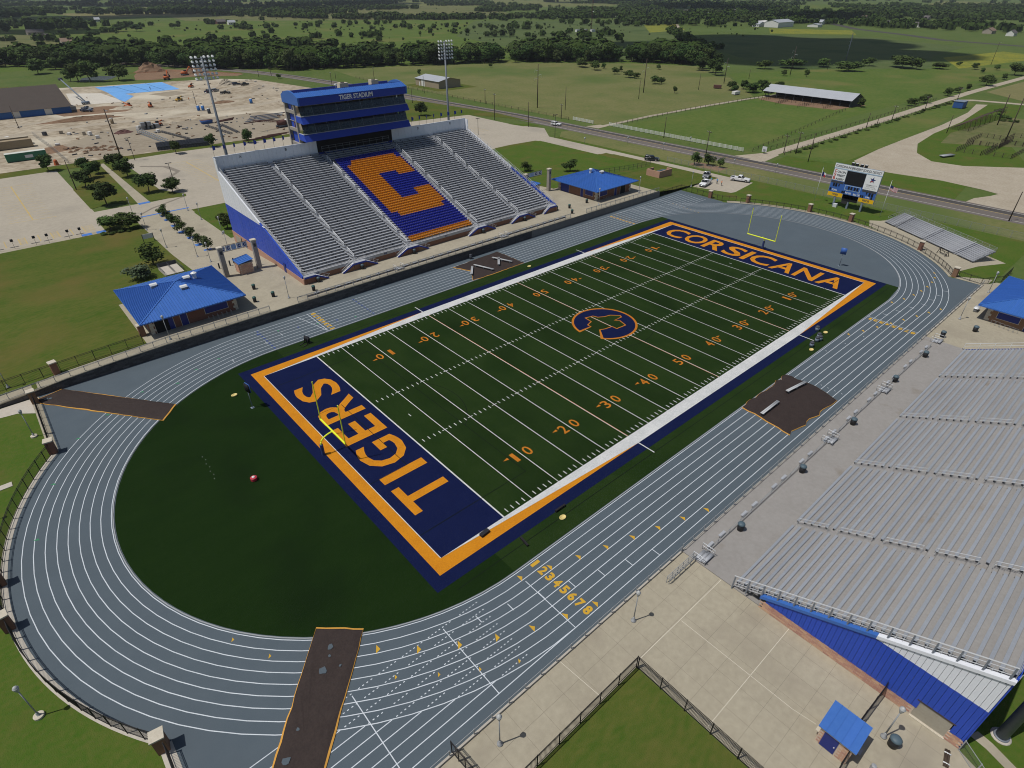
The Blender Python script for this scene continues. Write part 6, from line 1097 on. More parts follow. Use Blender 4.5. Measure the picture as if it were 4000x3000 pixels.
# ================================================================ utility poles
def upole(x, y, h, kind='dist', r=.16, rz=0):
    lab = {'dist': ('wooden utility pole with a cross arm', 'wooden poles with cross arms'), 'plain': ('plain wooden utility pole', 'plain wooden poles'), 'trans': ('tall wooden transmission pole with three pale insulator arms', 'tall transmission poles'), 'steel': ('pale steel transmission pole with thin arms beyond the pasture', 'steel transmission poles'), 'light': ('parking lot light pole with twin heads', 'parking lot light poles'), 'sign': ('small road sign on a post along the road', 'road signs along the road')}[kind]
    t = thing('utility_pole' if kind in ('dist', 'plain', 'trans', 'steel') else 'light_pole' if kind == 'light' else 'road_sign', lab[0], 'pole' if kind != 'sign' else 'sign', (x, y, 0), rz, lab[1])
    MB().tube([(0, 0, -.1), (0, 0, h)], r, 7, True, r * .65).build('shaft', 'wood_pole' if kind in ('dist', 'plain', 'trans') else 'galvanised' if kind != 'light' else 'dark_iron', t, True, False)
    if kind == 'dist':
        a = MB().box(-1.1, 1.1, -.06, .06, h - .7, h - .56).build('cross_arm', 'wood_pole', t, True, False)
        for xx in (-1, -.45, .45, 1): MB().lathe([(.05, h - .56), (.06, h - .35)], 6, (xx, 0, 0)).build('insulator', 'insulator', a, True, False)
    if kind == 'trans':
        for s, dz in ((-1, 2.6), (1, 4.6), (-1, 6.2)): MB().tube([(0, 0, h - dz - .3), (s * 1.6, 0, h - dz), (s * 1.7, 0, h - dz - 1.3)], .07, 5).build('insulator_arm', 'insulator', t, True, False)
    if kind == 'steel':
        for dz in (3, 6, 9): MB().tube([(-1.8, 0, h - dz), (1.8, 0, h - dz)], .09, 5).build('arm', 'galvanised', t, True, False)
    if kind == 'light':
        for s in (-1, 1): MB().box(*sorted((s * .15, s * .95)), -.2, .2, h - .15, h).build('head', 'dark_iron', t, True, False)
    if kind == 'sign': MB().box(-.4, .4, -.06, -.03, h - .85, h).build('plate', 'sign_white', t, True, False)
    return t
for q in [(-56.3, 292, 9.1), (-35.4, 205, 16.1), (17.8, 286.3, 9), (-56.4, 165.9, 8.8), (92.8, 395.6, 6), (101.8, 395.9, 5.4), (136, 258.2, 9.1), (111.5, 233.5, 7.3), (128.1, 351.8, 3.8), (157.3, 164.2, 10.5), (212.5, 161.5, 9.2), (267, 159.6, 8.7), (140.8, 91.2, 7.9), (335, 166, 5.5), (225.3, 44.8, 5.9), (234.2, 43.9, 3.3), (426, 155, 8.3), (238, 17, 7), (274.4, 8, 12.4), (235.4, -4.6, 16.2), (146, 32.5, 9.5), (114.5, 145.2, 10.1), (124.5, -33.2, 7.7)]: upole(*q, 'plain', .16 if q[2] < 12 else .24)
for q in [(109.3, 320.5, 8), (144.4, 329.2, 7.5), (139.4, 206.1, 7.2), (113.8, 167.7, 11.3), (139.1, 149, 6.5), (118.5, 56.9, 10.6), (152.8, 45.2, 6.5), (154.4, 41.3, 7.9), (247.7, 42.8, 6.8), (288.6, 42.7, 6.8), (339, 43.3, 6.3), (551.7, 83.6, 15.7)]: upole(*q, 'dist', .17, rz=R(80))
for q in [(151.5, 178.5, 19.8), (233.1, 174.4, 17.6), (302.9, 164.8, 14.3), (373.3, 156.8, 17.5)]: upole(*q, 'trans', .26, rz=R(-55))
upole(493, 170.8, 20, 'steel', .4, R(60))
for q in [(-33, 194.8, 7.7), (-30.7, 157.1, 5.5), (87.1, 146.6, 6.5), (107.2, 121.1, 8.8)]: upole(*q, 'light', .11)
for q in [(121.2, 94.2, 2.6), (122, 77.5, 2.9), (137.9, 76.6, 3), (108.4, 105.6, 2.4), (124.1, 33, 3), (121.3, 47, 2.4)]: upole(*q, 'sign', .05)
t = thing('radio_mast', 'thin lattice radio mast with small equipment cabins in the scrub', 'mast', (650, 595, 0)); b = MB()
for s in range(3): a = 2 * math.pi * s / 3; b.tube([(1.0 * math.cos(a), 1.0 * math.sin(a), 0), (1.0 * math.cos(a), 1.0 * math.sin(a), 62)], .22, 4)
for k in range(30):
    for s in range(3): a, c = 2 * math.pi * s / 3, 2 * math.pi * (s + 1) / 3; b.bar((math.cos(a), math.sin(a), 2 * k), (math.cos(c), math.sin(c), 2 * k + 2), .12)
b.build('lattice', 'steel_rust', t, True, False); MB().lathe([(1, 0), (1.2, .8), (.1, 1.3)], 10, (1, -1, 21)).build('dish', 'lamp_white', t, True, False)
for k, (x, y) in enumerate(((605, 565), (612, 558), (598, 572))): o = MB().box(-3.5, 3.5, -1.8, 1.8, 0, 3).build('cabin', 'house_white' if k else 'container_tan'); MB().box(-3.7, 3.7, -2, 2, 3, 3.2).build('roof', 'metal_roof', o, True, False); o.location = (x, y, 0); tag(o, 'small equipment cabin at the foot of the radio mast', 'cabin', 'cabins by the radio mast')
# small feather flags on the parking verge behind the stand
fm = MB().tube([(0, 0, 0), (0, 0, 2.6)], .03, 5).mesh('pole', 'dark_iron'); ff = MB().poly([(.04, 0, 1.6), (.55, .1, 1.7), (.6, .12, 2.4), (.04, 0, 2.6)]).mesh('cloth', 'fascia_blue')
for k in range(20):
    x = (-35.4 + 2.35 * k) if k < 10 else (13.2 + 2.45 * (k - 10))
    t = thing('small_flag', 'small blue flag on a thin pole behind the top of the home stand', 'flag', (x, 88.75, 17.2), 0, 'small flags behind the home stand'); inst(fm, 'pole', t, (0, 0, 0), 0, (1, 1, 1.95)); inst(ff, 'cloth', t, (0, 0, 2.4), R(30 * math.sin(k)), (1.1, 1.1, 1))
# ================================================================ trees
def leaf_cloud(lobes, n, size, rnd):
    b = MB(); tot = sum(l[3] ** 2 for l in lobes)
    for (lx, ly, lz, lr) in lobes:
        for _ in range(int(n * lr ** 2 / tot)):
            u = rnd.uniform(-1, 1); a = rnd.uniform(0, 2 * math.pi); s = math.sqrt(1 - u * u); d = Vector((s * math.cos(a), s * math.sin(a), u)); rr = lr * (rnd.random() ** .35); p = Vector((lx, ly, lz)) + Vector((d.x, d.y, d.z * .82)) * rr
            nn = (d + Vector((rnd.uniform(-.7, .7), rnd.uniform(-.7, .7), rnd.uniform(-.2, .9)))).normalized(); t1 = nn.orthogonal().normalized(); t2 = nn.cross(t1); ang = rnd.uniform(0, 6.28); e1 = t1 * math.cos(ang) + t2 * math.sin(ang); e2 = nn.cross(e1); w_ = size * rnd.uniform(.55, 1.3)
            b.poly([p - e1 * w_, p - e2 * w_ * .55, p + e1 * w_, p + e2 * w_ * .55])
    return b
def tree_meshes(seed, leaf, n=1300, size=.055, tall=1.0, multi=1):
    rnd = random.Random(seed); lobes = []
    for k in range(15):
        a = rnd.uniform(0, 6.28); r_ = rnd.random() ** .6 * .34; z = rnd.uniform(.32, .86); r_ *= 1 - abs(z - .55) * 1.2; lobes.append((r_ * math.cos(a), r_ * math.sin(a), z * tall, rnd.uniform(.13, .22)))
    lobes.append((0, 0, .62 * tall, .24)); cr = leaf_cloud(lobes, n, size, rnd).mesh('crown', leaf)
    tb = MB()
    for q in range(multi):
        lean = Vector((rnd.uniform(-.08, .08), rnd.uniform(-.08, .08), .34 * tall)); tb.tube([(0, 0, -.02), tuple(lean * .5), tuple(lean)], .032 / multi ** .5, 6, True, .018)
        for k in range(4): l = lobes[rnd.randrange(15)]; tb.tube([tuple(lean * .9), (l[0] * .6, l[1] * .6, (l[2] + lean.z) / 2), l[:3]], .016, 5, True, .006)
    return cr, tb.mesh('trunk', 'bark')
kinds = {'oak': [tree_meshes(s, 'leaf_oak', 1500) for s in (1, 2, 3)], 'mid': [tree_meshes(s, 'leaf_mid', 1300) for s in (11, 12)], 'light': [tree_meshes(s, 'leaf_light', 900) for s in (21, 22)], 'crape': [tree_meshes(31, 'leaf_mid', 900, .05, 1, 3), tree_meshes(32, 'leaf_oak', 900, .05, 1, 3)], 'flower': [tree_meshes(41, 'leaf_flower', 1200, .045, 1, 3)], 'bush': [(leaf_cloud([(random.Random(s).uniform(-.3, .3) + .1 * k - .2, .2 * math.sin(k * 2.1 + s), .28 + .12 * math.sin(k + s), .24) for k in range(6)], 700, .06, random.Random(s)).mesh('crown', 'leaf_mid'), MB().tube([(0, 0, -.02), (0, 0, .3)], .03, 5).mesh('trunk', 'bark')) for s in (51, 52)]}
TN = 0
def tree(kind, x, y, h, wd, label, group=None, z=0, name='tree'):
    global TN; cr, tk = kinds[kind][TN % len(kinds[kind])]; TN += 1; t = thing(name, label, 'tree' if name != 'bush' else 'bush', (x, y, z), random.uniform(0, 6.28), group); sx = wd / .86
    inst(tk, 'trunk', t, (0, 0, 0), 0, (h, h, h)); inst(cr, 'crown', t, (0, 0, 0), 0, (sx, sx, h / .98)); return t
for q in [(-58.9, 197.4, 5.6, 5.9), (-40.7, 185.4, 5.8, 6.2), (-40.6, 171.4, 6, 6.6), (-53.7, 166.9, 5.4, 7.2), (-40.2, 148.4, 6.2, 6.6), (-34.8, 143.7, 4.2, 5.6), (-50, 177.9, 5, 5.4), (-49.6, 189.2, 5, 4.6), (-47, 182.9, 4.2, 4.6), (-52.9, 142.1, 6.6, 7.8)]: tree('oak', *q, 'round dark oak on the grass strips between the parking lots', 'oaks of the parking strips', .02)
for q in [(-18.8, 195.1, 5.2, 4.8), (-4.6, 197.8, 5, 4.6), (8.7, 195.6, 5.4, 4.7)]: tree('oak', *q, 'small round oak on the verge beside the steel stacks', 'oaks on the site verge')
for q in [(-57, 117.9, 4.2, 7), (-53.2, 116.0, 4.3, 6.8)]: tree('mid', *q, 'spreading tree over dark shrubs at the corner of the lawn', 'trees at the lawn corner')
for k in range(14): tree('bush', -59.8 + .62 * k, 115.0 + .5 * math.sin(k * 1.7), .95, 1.5, 'dark low shrub under the spreading trees at the lawn corner', 'shrubs at the lawn corner', 0, 'bush')
tree('crape', -55.4, 85.1, 4.7, 6.2, 'spreading tree on the lawn by the dark ramp railings', None, .3); tree('flower', -59.6, 77.1, 4.0, 6.4, 'round bush like tree with white blossom behind the near blue roof', None, .6)
for q in [(-43.4, 121.3, 3.2, 3.2), (-43.6, 117, 2.8, 3.4), (-43.6, 110.8, 3.2, 4), (-43.7, 104.4, 3.4, 3.9), (-43.3, 98.5, 2.8, 3.4), (-43.4, 92.2, 2.8, 2.8), (-43.1, 86.4, 3.4, 3.0)]:
    tree('light' if q[1] < 99 else 'crape', *q, 'young tree in a blue edged pit along the entrance plaza', 'young trees along the plaza', hz(q[0], q[1])); flat('tree_pit', 'paint_blue', [(q[0] - .9, q[1] - .8), (q[0] + .9, q[1] - .8), (q[0] + .9, q[1] + .8), (q[0] - .9, q[1] + .8)], hz(q[0], q[1]) + .03)
tree('mid', -34.2, 99, 4.2, 4.2, 'tree half hidden behind the west end of the home stand', None); tree('oak', 93.8, 199.4, 6.2, 7.2, 'round tree by the road behind the press box', None)
tree('crape', 62.2, 90, 3.4, 5, 'round tree on the green lawn behind the far gate', None); tree('crape', 71.4, 77.9, 4.0, 6, 'round tree on the green lawn behind the far blue roof', None, hz(71, 78))
for q in [(112.3, 56.9, 4.6, 5), (115.2, 53.3, 4.2, 5), (115.5, 48.8, 3.5, 3.4)]: tree('crape', *q, 'small open tree in the mulch strip along the road', 'trees in the roadside strip')
rect('mulch_bed', 'brown_dirt', 111.5, 117, 46.5, 59, -.006)
for q in [(99.2, 377.7, 3.4, 4), (180.6, 329.5, 4, 3.4), (249.1, 334.3, 3, 3.6), (301.2, 287.5, 6.4, 12.4), (294.8, 268.1, 7, 9.6), (305.2, 268.7, 4, 4.6), (287.5, 242.4, 4.8, 6.8), (301, 248.4, 4, 3.6), (280, 223.7, 5, 9), (279.1, 216.4, 3.8, 5), (267.9, 192.5, 5.2, 8.2), (270.9, 189.8, 4, 4.8), (244.9, 160.9, 4.2, 3.6), (346, 285.5, 3.2, 4), (332.9, 238.9, 3.8, 4.2)]: tree('mid', *q, 'scattered tree standing in the olive pasture', 'scattered pasture trees')
for q in [(334.2, 191.8, 11.3, 11.5), (345, 200, 10, 11), (352, 214, 9, 12), (362, 222, 9.5, 11), (279.9, 144.9, 5.5, 7.6), (280.8, 131.8, 5.4, 10.2), (289.3, 142.9, 5, 6.3), (272, 138, 4.6, 6), (296, 134, 5.5, 8), (300, 126, 5, 7)]: tree('oak', *q, 'dark tree of the clump near the barn', 'trees near the barn')
for q in [(300.4, 52.7, 3.8, 6), (315.2, 51.7, 5, 7), (350.8, 51.7, 4.4, 6), (369.8, 52.2, 3.6, 5), (384.5, 51.4, 3.6, 4), (416, 50.4, 6.6, 11), (455.9, 51, 3.8, 5), (489, 53, 8.4, 13)]: tree('mid', *q, 'roadside tree along the pale gravel road', 'trees along the gravel road')
for q in [(478.7, 122.8, 8.2, 23), (472.5, 144.1, 6.5, 12), (426.8, 140.2, 6.6, 20), (491.9, 101, 4.8, 14), (487.4, 72, 3.4, 4.4), (524.2, 97.6, 3.4, 5), (507.3, 82.3, 4.4, 6), (515.1, 70.3, 4, 5.4), (372.6, 144.8, 4.7, 3.6), (367, 158.1, 4.2, 5), (475.2, 111.1, 8, 11), (414, 176, 7.2, 22), (440, 165, 6, 14), (395, 188, 6.5, 14)]: tree('mid', *q, 'lone tree in the shaded fields beyond the barn', 'trees in the shaded fields')
tree('mid', 277, 68.8, 4.4, 5, 'tree against the gable end of the open barn', None); tree('oak', 275.5, 121, 5.6, 5.6, 'dark tree at the far end of the open barn', None)
for q in [(1.2, 446, 13, 18.5), (-5, 452, 12, 15), (-9, 455, 7.5, 8), (16.3, 440, 11, 16.5), (-18.6, 517, 10, 16), (-4.2, 541, 9, 16)]: tree('mid', *q, 'willow like tree around the small pond by the site', 'trees around the pond')
for k in range(34): x = 158 + 5.2 * k + random.uniform(-2, 2); tree('bush', x, 42.4 + random.uniform(-.6, .6), random.uniform(.8, 1.8), random.uniform(1.6, 3.2), 'low green bush along the wire fence of the gravel road', 'bushes along the gravel road fence', 0, 'bush')
for k in range(12): tree('bush', 282 + random.uniform(-3, 8) + 3 * k, 5 + 1.2 * k + random.uniform(-3, 3), random.uniform(1, 2), random.uniform(2, 3.6), 'overgrown bush beside the derelict wooden bleacher', 'bushes by the old bleacher', 0, 'bush')
# woods: the front rank as single trees, the mass behind as one body
edge_ = [(-330, 600), (-190, 600), (-60, 600), (-34, 588), (5, 545), (30, 532), (52, 520), (66, 492), (82, 462), (112, 440), (124, 412), (154, 402), (205, 387), (245, 365), (282, 350), (315, 316), (350, 286), (374, 238), (392, 226)]
def along(pts, d):
    for a, b_ in zip(pts, pts[1:]):
        L_ = math.hypot(b_[0] - a[0], b_[1] - a[1])
        if d <= L_: f = d / L_; return (a[0] + (b_[0] - a[0]) * f, a[1] + (b_[1] - a[1]) * f), ((b_[0] - a[0]) / L_, (b_[1] - a[1]) / L_)
        d -= L_
    return None
d = 60; rnk = 0; cnt = 0
while True:
    q = along(edge_, d)
    if not q: break
    (x, y), (tx, ty) = q; nx, ny = -ty, tx
    for r_ in range(2):
        off = 3 + r_ * 9 + random.uniform(-2, 4); hgt = random.uniform(9, 14.5)
        if cnt < 250: tree(random.choice(['oak', 'oak', 'mid', 'light' if random.random() < .3 else 'mid']), x + nx * off, y + ny * off, hgt, hgt * random.uniform(.85, 1.2), 'leafy tree in the front rank of the creek wood', 'front trees of the creek wood'); cnt += 1
    d += random.uniform(6.5, 10)
print('wood front', cnt)
def far_tree(b, x, y, h, wd, n, rnd):
    for _ in range(n):
        u = rnd.uniform(-.35, 1); a = rnd.uniform(0, 6.28); s = math.sqrt(1 - u * u); rr = rnd.uniform(.72, 1.08); p = Vector((x + s * math.cos(a) * wd / 2 * rr, y + s * math.sin(a) * wd / 2 * rr, h * .52 + u * h * .48 * rr)); nn = Vector((s * math.cos(a), s * math.sin(a), u + rnd.uniform(0, .6))).normalized(); e1 = nn.orthogonal().normalized(); e2 = nn.cross(e1); k = wd * rnd.uniform(.11, .2)
        b.poly([p - e1 * k, p - e2 * k, p + e1 * k, p + e2 * k])
    b.poly([(x - wd * .4, y, h * .1), (x + wd * .4, y, h * .1), (x + wd * .35, y, h * .8), (x - wd * .35, y, h * .8)]); b.poly([(x, y - wd * .4, h * .1), (x, y + wd * .4, h * .1), (x, y + wd * .35, h * .8), (x, y - wd * .35, h * .8)])
rnd = random.Random(5); wb_ = MB(); d = 20
while True:
    q = along(edge_, d)
    if not q: break
    (x, y), (tx, ty) = q; nx, ny = -ty, tx; depth = 62 + 22 * math.sin(d / 60) + 14 * math.sin(d / 23)
    o_ = 20
    while o_ < depth: hgt = rnd.uniform(8.5, 14.5); far_tree(wb_, x + nx * o_ + rnd.uniform(-4, 4), y + ny * o_ + rnd.uniform(-4, 4), hgt, hgt * rnd.uniform(.9, 1.3), 60, rnd); o_ += rnd.uniform(7, 11)
    d += 7.5
tag(stuff(wb_.build('creek_wood', 'wood_far')), 'dense dark green mass of the creek wood behind its front trees', 'wood')
def wood(label, pts, wd, dens, n=16, hh=(6, 11)):
    b = MB(); A = sum(math.hypot(q[0] - p[0], q[1] - p[1]) for p, q in zip(pts, pts[1:])); N = int(A * wd * dens)
    for _ in range(N):
        (x, y), (tx, ty) = along(pts, rnd.uniform(0, A * .999)); o_ = rnd.uniform(-wd / 2, wd / 2) * rnd.uniform(.5, 1.1); h = rnd.uniform(*hh); far_tree(b, x - ty * o_, y + tx * o_, h, h * rnd.uniform(1, 1.6), n, rnd)
    return tag(stuff(b.build('wood', 'wood_far')), label, 'wood')
wood('far hedge line of trees across the green fields', [(480, 1290), (530, 1150), (585, 1060), (640, 1000), (700, 960), (820, 900), (960, 800)], 46, .008, 20); wood('tree line along the far highway', [(1010, 470), (1000, 520), (1040, 640), (1060, 740)], 50, .008, 18)
wood('dark trees left of the olive fields', [(-260, 640), (-140, 760), (-60, 900), (-20, 1000)], 60, .003, 20); wood('thin tree row through the green field', [(40, 760), (110, 690), (190, 640), (240, 560)], 26, .004, 24); wood('broken row of trees along the shaded field', [(505, 300), (560, 370), (640, 440), (700, 490)], 20, .010, 20, (4, 8))
from mathutils import noise as nz
def patch_woods(label, n, lims, seed, thr, scale, faces, hh=(6, 12)):
    rn = random.Random(seed); b = MB(); k = 0
    for _ in range(n * 12):
        if k >= n: break
        d_ = lims[0] + (lims[1] - lims[0]) * rn.random() ** .8; a = R(rn.uniform(lims[2], lims[3])); x, y = -77 + d_ * math.cos(a), -62 + d_ * math.sin(a)
        if nz.fractal((x / scale, y / scale, seed * 1.7), 1.0, 2.0, 4) < thr + rn.uniform(-.08, .08): continue
        h = rn.uniform(*hh); far_tree(b, x, y, h, h * rn.uniform(1, 1.7), faces, rn); k += 1
    return tag(stuff(b.build('wood', 'wood_far')), label, 'wood')
patch_woods('patchy woods and hedges over the far left plain', 3000, (1050, 2900, 58, 98), 2, .17, 260, 14); patch_woods('patchy woods over the far middle plain', 2200, (1250, 3200, 38, 60), 5, .2, 300, 13); patch_woods('wooded neighbourhood on the right skyline', 2700, (1080, 2400, 8, 40), 9, .0, 150, 14); patch_woods('blue distant woods of the horizon', 4200, (2700, 6500, 5, 100), 12, .12, 500, 8, (9, 16))
patch_woods('loose groups of trees between the fields', 230, (640, 1250, 36, 92), 4, .24, 90, 26, (4, 9))
sc_b = MB()
for _ in range(380):
    t_ = rnd.random()
    if t_ < .45: x, y = rnd.uniform(330, 900), rnd.uniform(300, 900)
    elif t_ < .75: x, y = rnd.uniform(100, 700), rnd.uniform(560, 1300)
    else: x, y = rnd.uniform(500, 1150), rnd.uniform(1000, 2400)
    if y < 300 + (x - 330) * .2: continue
    h = rnd.uniform(1.0, 3.4); far_tree(sc_b, x, y, h, h * rnd.uniform(1, 1.5), 14, rnd)
tag(stuff(sc_b.build('scrub_bushes', 'wood_far')), 'scattered low scrub bushes over the far fields', 'scrub')
for k, (x, y, h, wd) in enumerate([(100, 610, 11, 13), (112, 604, 9, 11), (128, 640, 10, 12), (176, 655, 9, 14), (60, 640, 10, 12), (140, 1000, 9, 20), (160, 990, 9, 18), (215, 1010, 8, 18), (20, 1060, 10, 14), (64, 930, 9, 16), (90, 905, 8, 16), (330, 1120, 6, 8), (296, 1112, 6, 8), (770, 940, 9, 14), (790, 925, 8, 14)]): tree('oak', x, y, h, wd, 'big round tree standing out in the far green fields', 'single trees in the far fields')
# ================================================================ construction site
t = thing('gymnasium', 'unfinished building with brown roof and blue sheeted wall on the site', 'building', (-75, 345, 0))
MB().box(-120, -30.8, 323, 323.3, 0, 3).build('wall', 'sheet_blue', t); MB().box(-31, -30.7, 323.3, 362, 0, 3).build('end_wall', 'sheet_blue', t)
MB().poly([(-122, 321.6, 2.9), (-30, 321.6, 2.9), (-30.5, 345, 10.6), (-122, 345, 10.6)]).build('roof_slope', 'roof_brown', t); MB().poly([(-122, 345, 10.6), (-46, 345, 10.6), (-46, 372, 5), (-122, 372, 5)]).build('roof_slope', 'roof_brown', t); MB().poly([(-46, 345.2, 10.7), (-30.4, 345.2, 9.6), (-30.4, 364, 6.2), (-46, 366, 6.2)]).build('roof_edge', 'gravel', t)
for x in (-53.2, -40.2): d_ = MB().box(x - 1.5, x + 1.5, 322.7, 322.95, .1, 2.7).build('doorway', 'house_white', t)
def container(label, x0, x1, y0, y1, h, m_, rm):
    t = thing('container', label, 'container', ((x0 + x1) / 2, (y0 + y1) / 2, 0)); MB().box(x0, x1, y0, y1, .15, h).build('body', m_, t); n = int((x1 - x0) / .5); b = MB()
    for k in range(n): x = x0 + (x1 - x0) * (k + .5) / n; b.box(x - .12, x + .12, y0 - .05, y0, .25, h - .1); b.box(x - .12, x + .12, y1, y1 + .05, .25, h - .1)
    stuff(b.build('ribs', m_, t)); MB().box(x0 - .03, x1 + .03, y0 - .03, y1 + .03, h, h + .06).build('roof', rm, t); return t
g_ = container('green shipping container with a white notice beside the parking trees', -68, -55.8, 220.3, 222.8, 2.75, 'container_green', 'container_roof'); MB().box(-62.4, -60, 220.2, 220.24, .9, 1.9).build('notice', 'sign_white', g_)
container('tan site trailer with a pale roof edge, nearest the green container', -84, -56.8, 245.2, 248.2, 2.9, 'container_tan', 'container_tan'); container('tan site trailer behind the other tan trailer', -84, -57, 252, 255, 2.8, 'container_tan', 'gravel'); 
o = MB().lathe([(.8, 0), (.55, 1.6), (.1, 1.9)], 10).build('barrier', 'machine_orange'); o.location = (-55.4, 205.8, 0); tag(o, 'bright orange covered barrier at the end of the green container', 'barrier')
def truss(label, a, b_, wd, h, m_, n=14, grp=None):
    t = thing('steel_truss', label, 'steel', (*a, 0), 0, grp); a, b_ = Vector((*a, .15)), Vector((*b_, .15)); d_ = (b_ - a).normalized(); s = Vector((-d_.y, d_.x, 0)) * wd / 2; u = Vector((0, 0, h)); b = MB()
    for q in (s, -s): b.bar(a + q, b_ + q, .16); b.bar(a + q + u, b_ + q + u, .16)
    for k in range(n): p, q = a.lerp(b_, k / n), a.lerp(b_, (k + 1) / n); b.bar(p + s, q + s + u, .09); b.bar(p - s, q - s + u, .09); b.bar(p + s + u, q - s + u, .09); b.bar(p + s, p - s, .08)
    return b.build('frame', m_, t)
truss('grey steel truss on the gravel pointing at the verge', (-18.8, 247), (-16, 218), 1.8, 1.0, 'steel_blue'); truss('slim grey truss lying beside the wider grey truss', (-11.5, 242), (-7, 218), .8, .4, 'steel_dark'); truss('slim dark truss lying near the blue skip', (7.4, 242), (9.6, 217), 1.0, .4, 'steel_dark'); truss('slim dark truss lying right of its twin near the skip', (13.4, 240.5), (12.7, 217.5), 1.0, .4, 'steel_dark')
for k in range(6): truss('dark steel joist in the long stack by the verge oaks', (-22.5 + .3 * k, 205.5 + 1.5 * k), (-4.2 + .3 * k, 201.8 + 1.7 * k), .9, 1.2, 'steel_dark', 18, 'dark joists stacked by the verge')
for k in range(9): o = MB().bar((0, 0, 0), (15 + k % 3, 1.5 - .2 * k, 0), .35, .3).build('steel_beam', 'steel_blue' if k % 2 else 'steel_rust'); o.location = (22 + 1.2 * k, 236 + 1.9 * k, .2 + .25 * (k % 2)); tag(o, 'long steel beam in the loose stack behind the stand', 'beam', 'steel beams in the loose stack')
for k in range(5): o = MB().bar((0, 0, 0), (11, -1 + .3 * k, 0), .3, .3).build('steel_beam', 'steel_rust'); o.location = (8 + 3 * k, 200 + 1.1 * k, .15); tag(o, 'rusty red beam laid on the verge edge behind the stand', 'beam', 'rusty beams by the verge')
t = thing('crane', 'rust red site crane with a boxy cab and low boom behind the stand', 'crane', (33, 218, 0), R(15)); MB().box(-3, 3, -1.4, -.6, 0, .9).build('crawler', 'steel_dark', t, True, False); MB().box(-3, 3, .6, 1.4, 0, .9).build('crawler', 'steel_dark', t, True, False); MB().box(-2.4, 2.2, -1.3, 1.3, 1, 2.7).build('house', 'steel_rust', t, True, False); MB().box(1.0, 2.6, -1.3, -.2, 1.2, 3.1).build('cab', 'house_white', t, True, False); b = MB()
for s in (-.5, .5): b.bar((2, s, 1.6), (-15, s, 4.2), .12); b.bar((2, s, 2.2), (-15, s, 4.8), .12)
for k in range(16): x = 2 - 17 * k / 16; b.bar((x, -.5, 1.6 + 2.6 * k / 16), (x - 1, .5, 2.3 + 2.6 * k / 16), .07); b.bar((x, .5, 1.6 + 2.6 * k / 16), (x - 1, .5, 2.3 + 2.6 * k / 16), .07)
b.build('boom', 'steel_rust', t, True, False)
def mound(label, x, y, L_, W_, h, m_, rz=0, cat='heap', grp=None, name='earth_heap'):
    b = MB(); n, r_ = 18, 6; rn = random.Random(int(x * 7 + y))
    for j in range(r_ + 1):
        f = j / r_
        for k in range(n): a = 2 * math.pi * k / n; q = (1 - f) * rn.uniform(.85, 1.1); b.v.append((L_ / 2 * q * math.cos(a), W_ / 2 * q * math.sin(a), max(-.03, h * (math.sin(f * math.pi / 2)) * rn.uniform(.75, 1.1) - .03 if j else -.05)))
    for j in range(r_): b.f += [(j * n + k, j * n + (k + 1) % n, (j + 1) * n + (k + 1) % n, (j + 1) * n + k) for k in range(n)]
    o = b.build(name, m_); o.location = (x, y, 0); o.rotation_euler = (0, 0, rz); return tag(o, label, cat, grp)
mound('long ridge of brown spoil across the site', -31, 296, 36, 6, 1.6, 'brown_dirt', R(-4)); mound('pale sand heap near the parked dark cars', 62, 372, 12, 9, 3.2, 'gravel'); mound('big brown heap of brush and earth at the wood edge', 46, 480, 22, 14, 6, 'brown_dirt'); mound('low brown earth bank beside the wood edge heap', 66, 452, 30, 16, 3, 'brown_dirt', .6); mound('tangled heap of dark rebar on the site', -24, 251, 8, 5, 1.3, 'steel_rust'); mound('small tan sand pile by the orange lift', -1.8, 259, 4, 3, .8, 'gravel'); mound('low pale spoil heap in the middle of the site', -8, 318, 14, 9, 1.2, 'dirt_site'); mound('low earth heap by the twin toilets', 36, 303, 13, 7, 1.0, 'brown_dirt')
for k in range(16): mound('dark clump of mulch and debris by the site fence', -48.5 + 2.1 * (k % 8) + random.uniform(-1, 1), 231 - 5.5 * (k // 8) - .9 * (k % 8) + random.uniform(-2, 2), random.uniform(2, 4.5), random.uniform(1.2, 2.2), random.uniform(.4, .9), 'brown_dirt', random.random(), 'debris', 'mulch clumps by the site fence')
for k in range(12): b = MB().box(-.7, .7, -.6, .6, 0, random.uniform(.7, 1.5)); o = b.build('pallet_stack', random.choice(['gravel', 'house_white', 'steel_dark'])); q = [(-44.3, 266.6), (-42.2, 261.6), (-35.8, 254.4), (-34.6, 245.7), (-50.1, 267), (-62.9, 268), (-49.5, 241.8), (-17.3, 254), (-12.6, 241.6), (-14, 255), (-12, 253.5), (-37.5, 257)][k]; o.location = (*q, 0); o.rotation_euler = (0, 0, k); tag(o, 'wrapped pallet of building blocks on the site', 'pallet', 'pallets on the site'); MB().box(-.75, .75, -.65, .65, -.02, .12).build('pallet', 'wood', o, True, False)
for k in range(10): o = MB().box(-1.2, 1.2, -.9, .9, 0, 1.5).build('block_stack', 'galvanised'); o.location = (-15.2 + 1.9 * (k % 4) * .9, 255.4 - 1.6 * (k // 4), 0 if k < 8 else 1.5); tag(o, 'grey cube of concrete blocks in the stack beside the orange lift', 'blocks', 'block stacks by the lift'); MB().box(-1.22, 1.22, -.05, .05, .7, .78).build('strap', 'steel_dark', o, True, False)
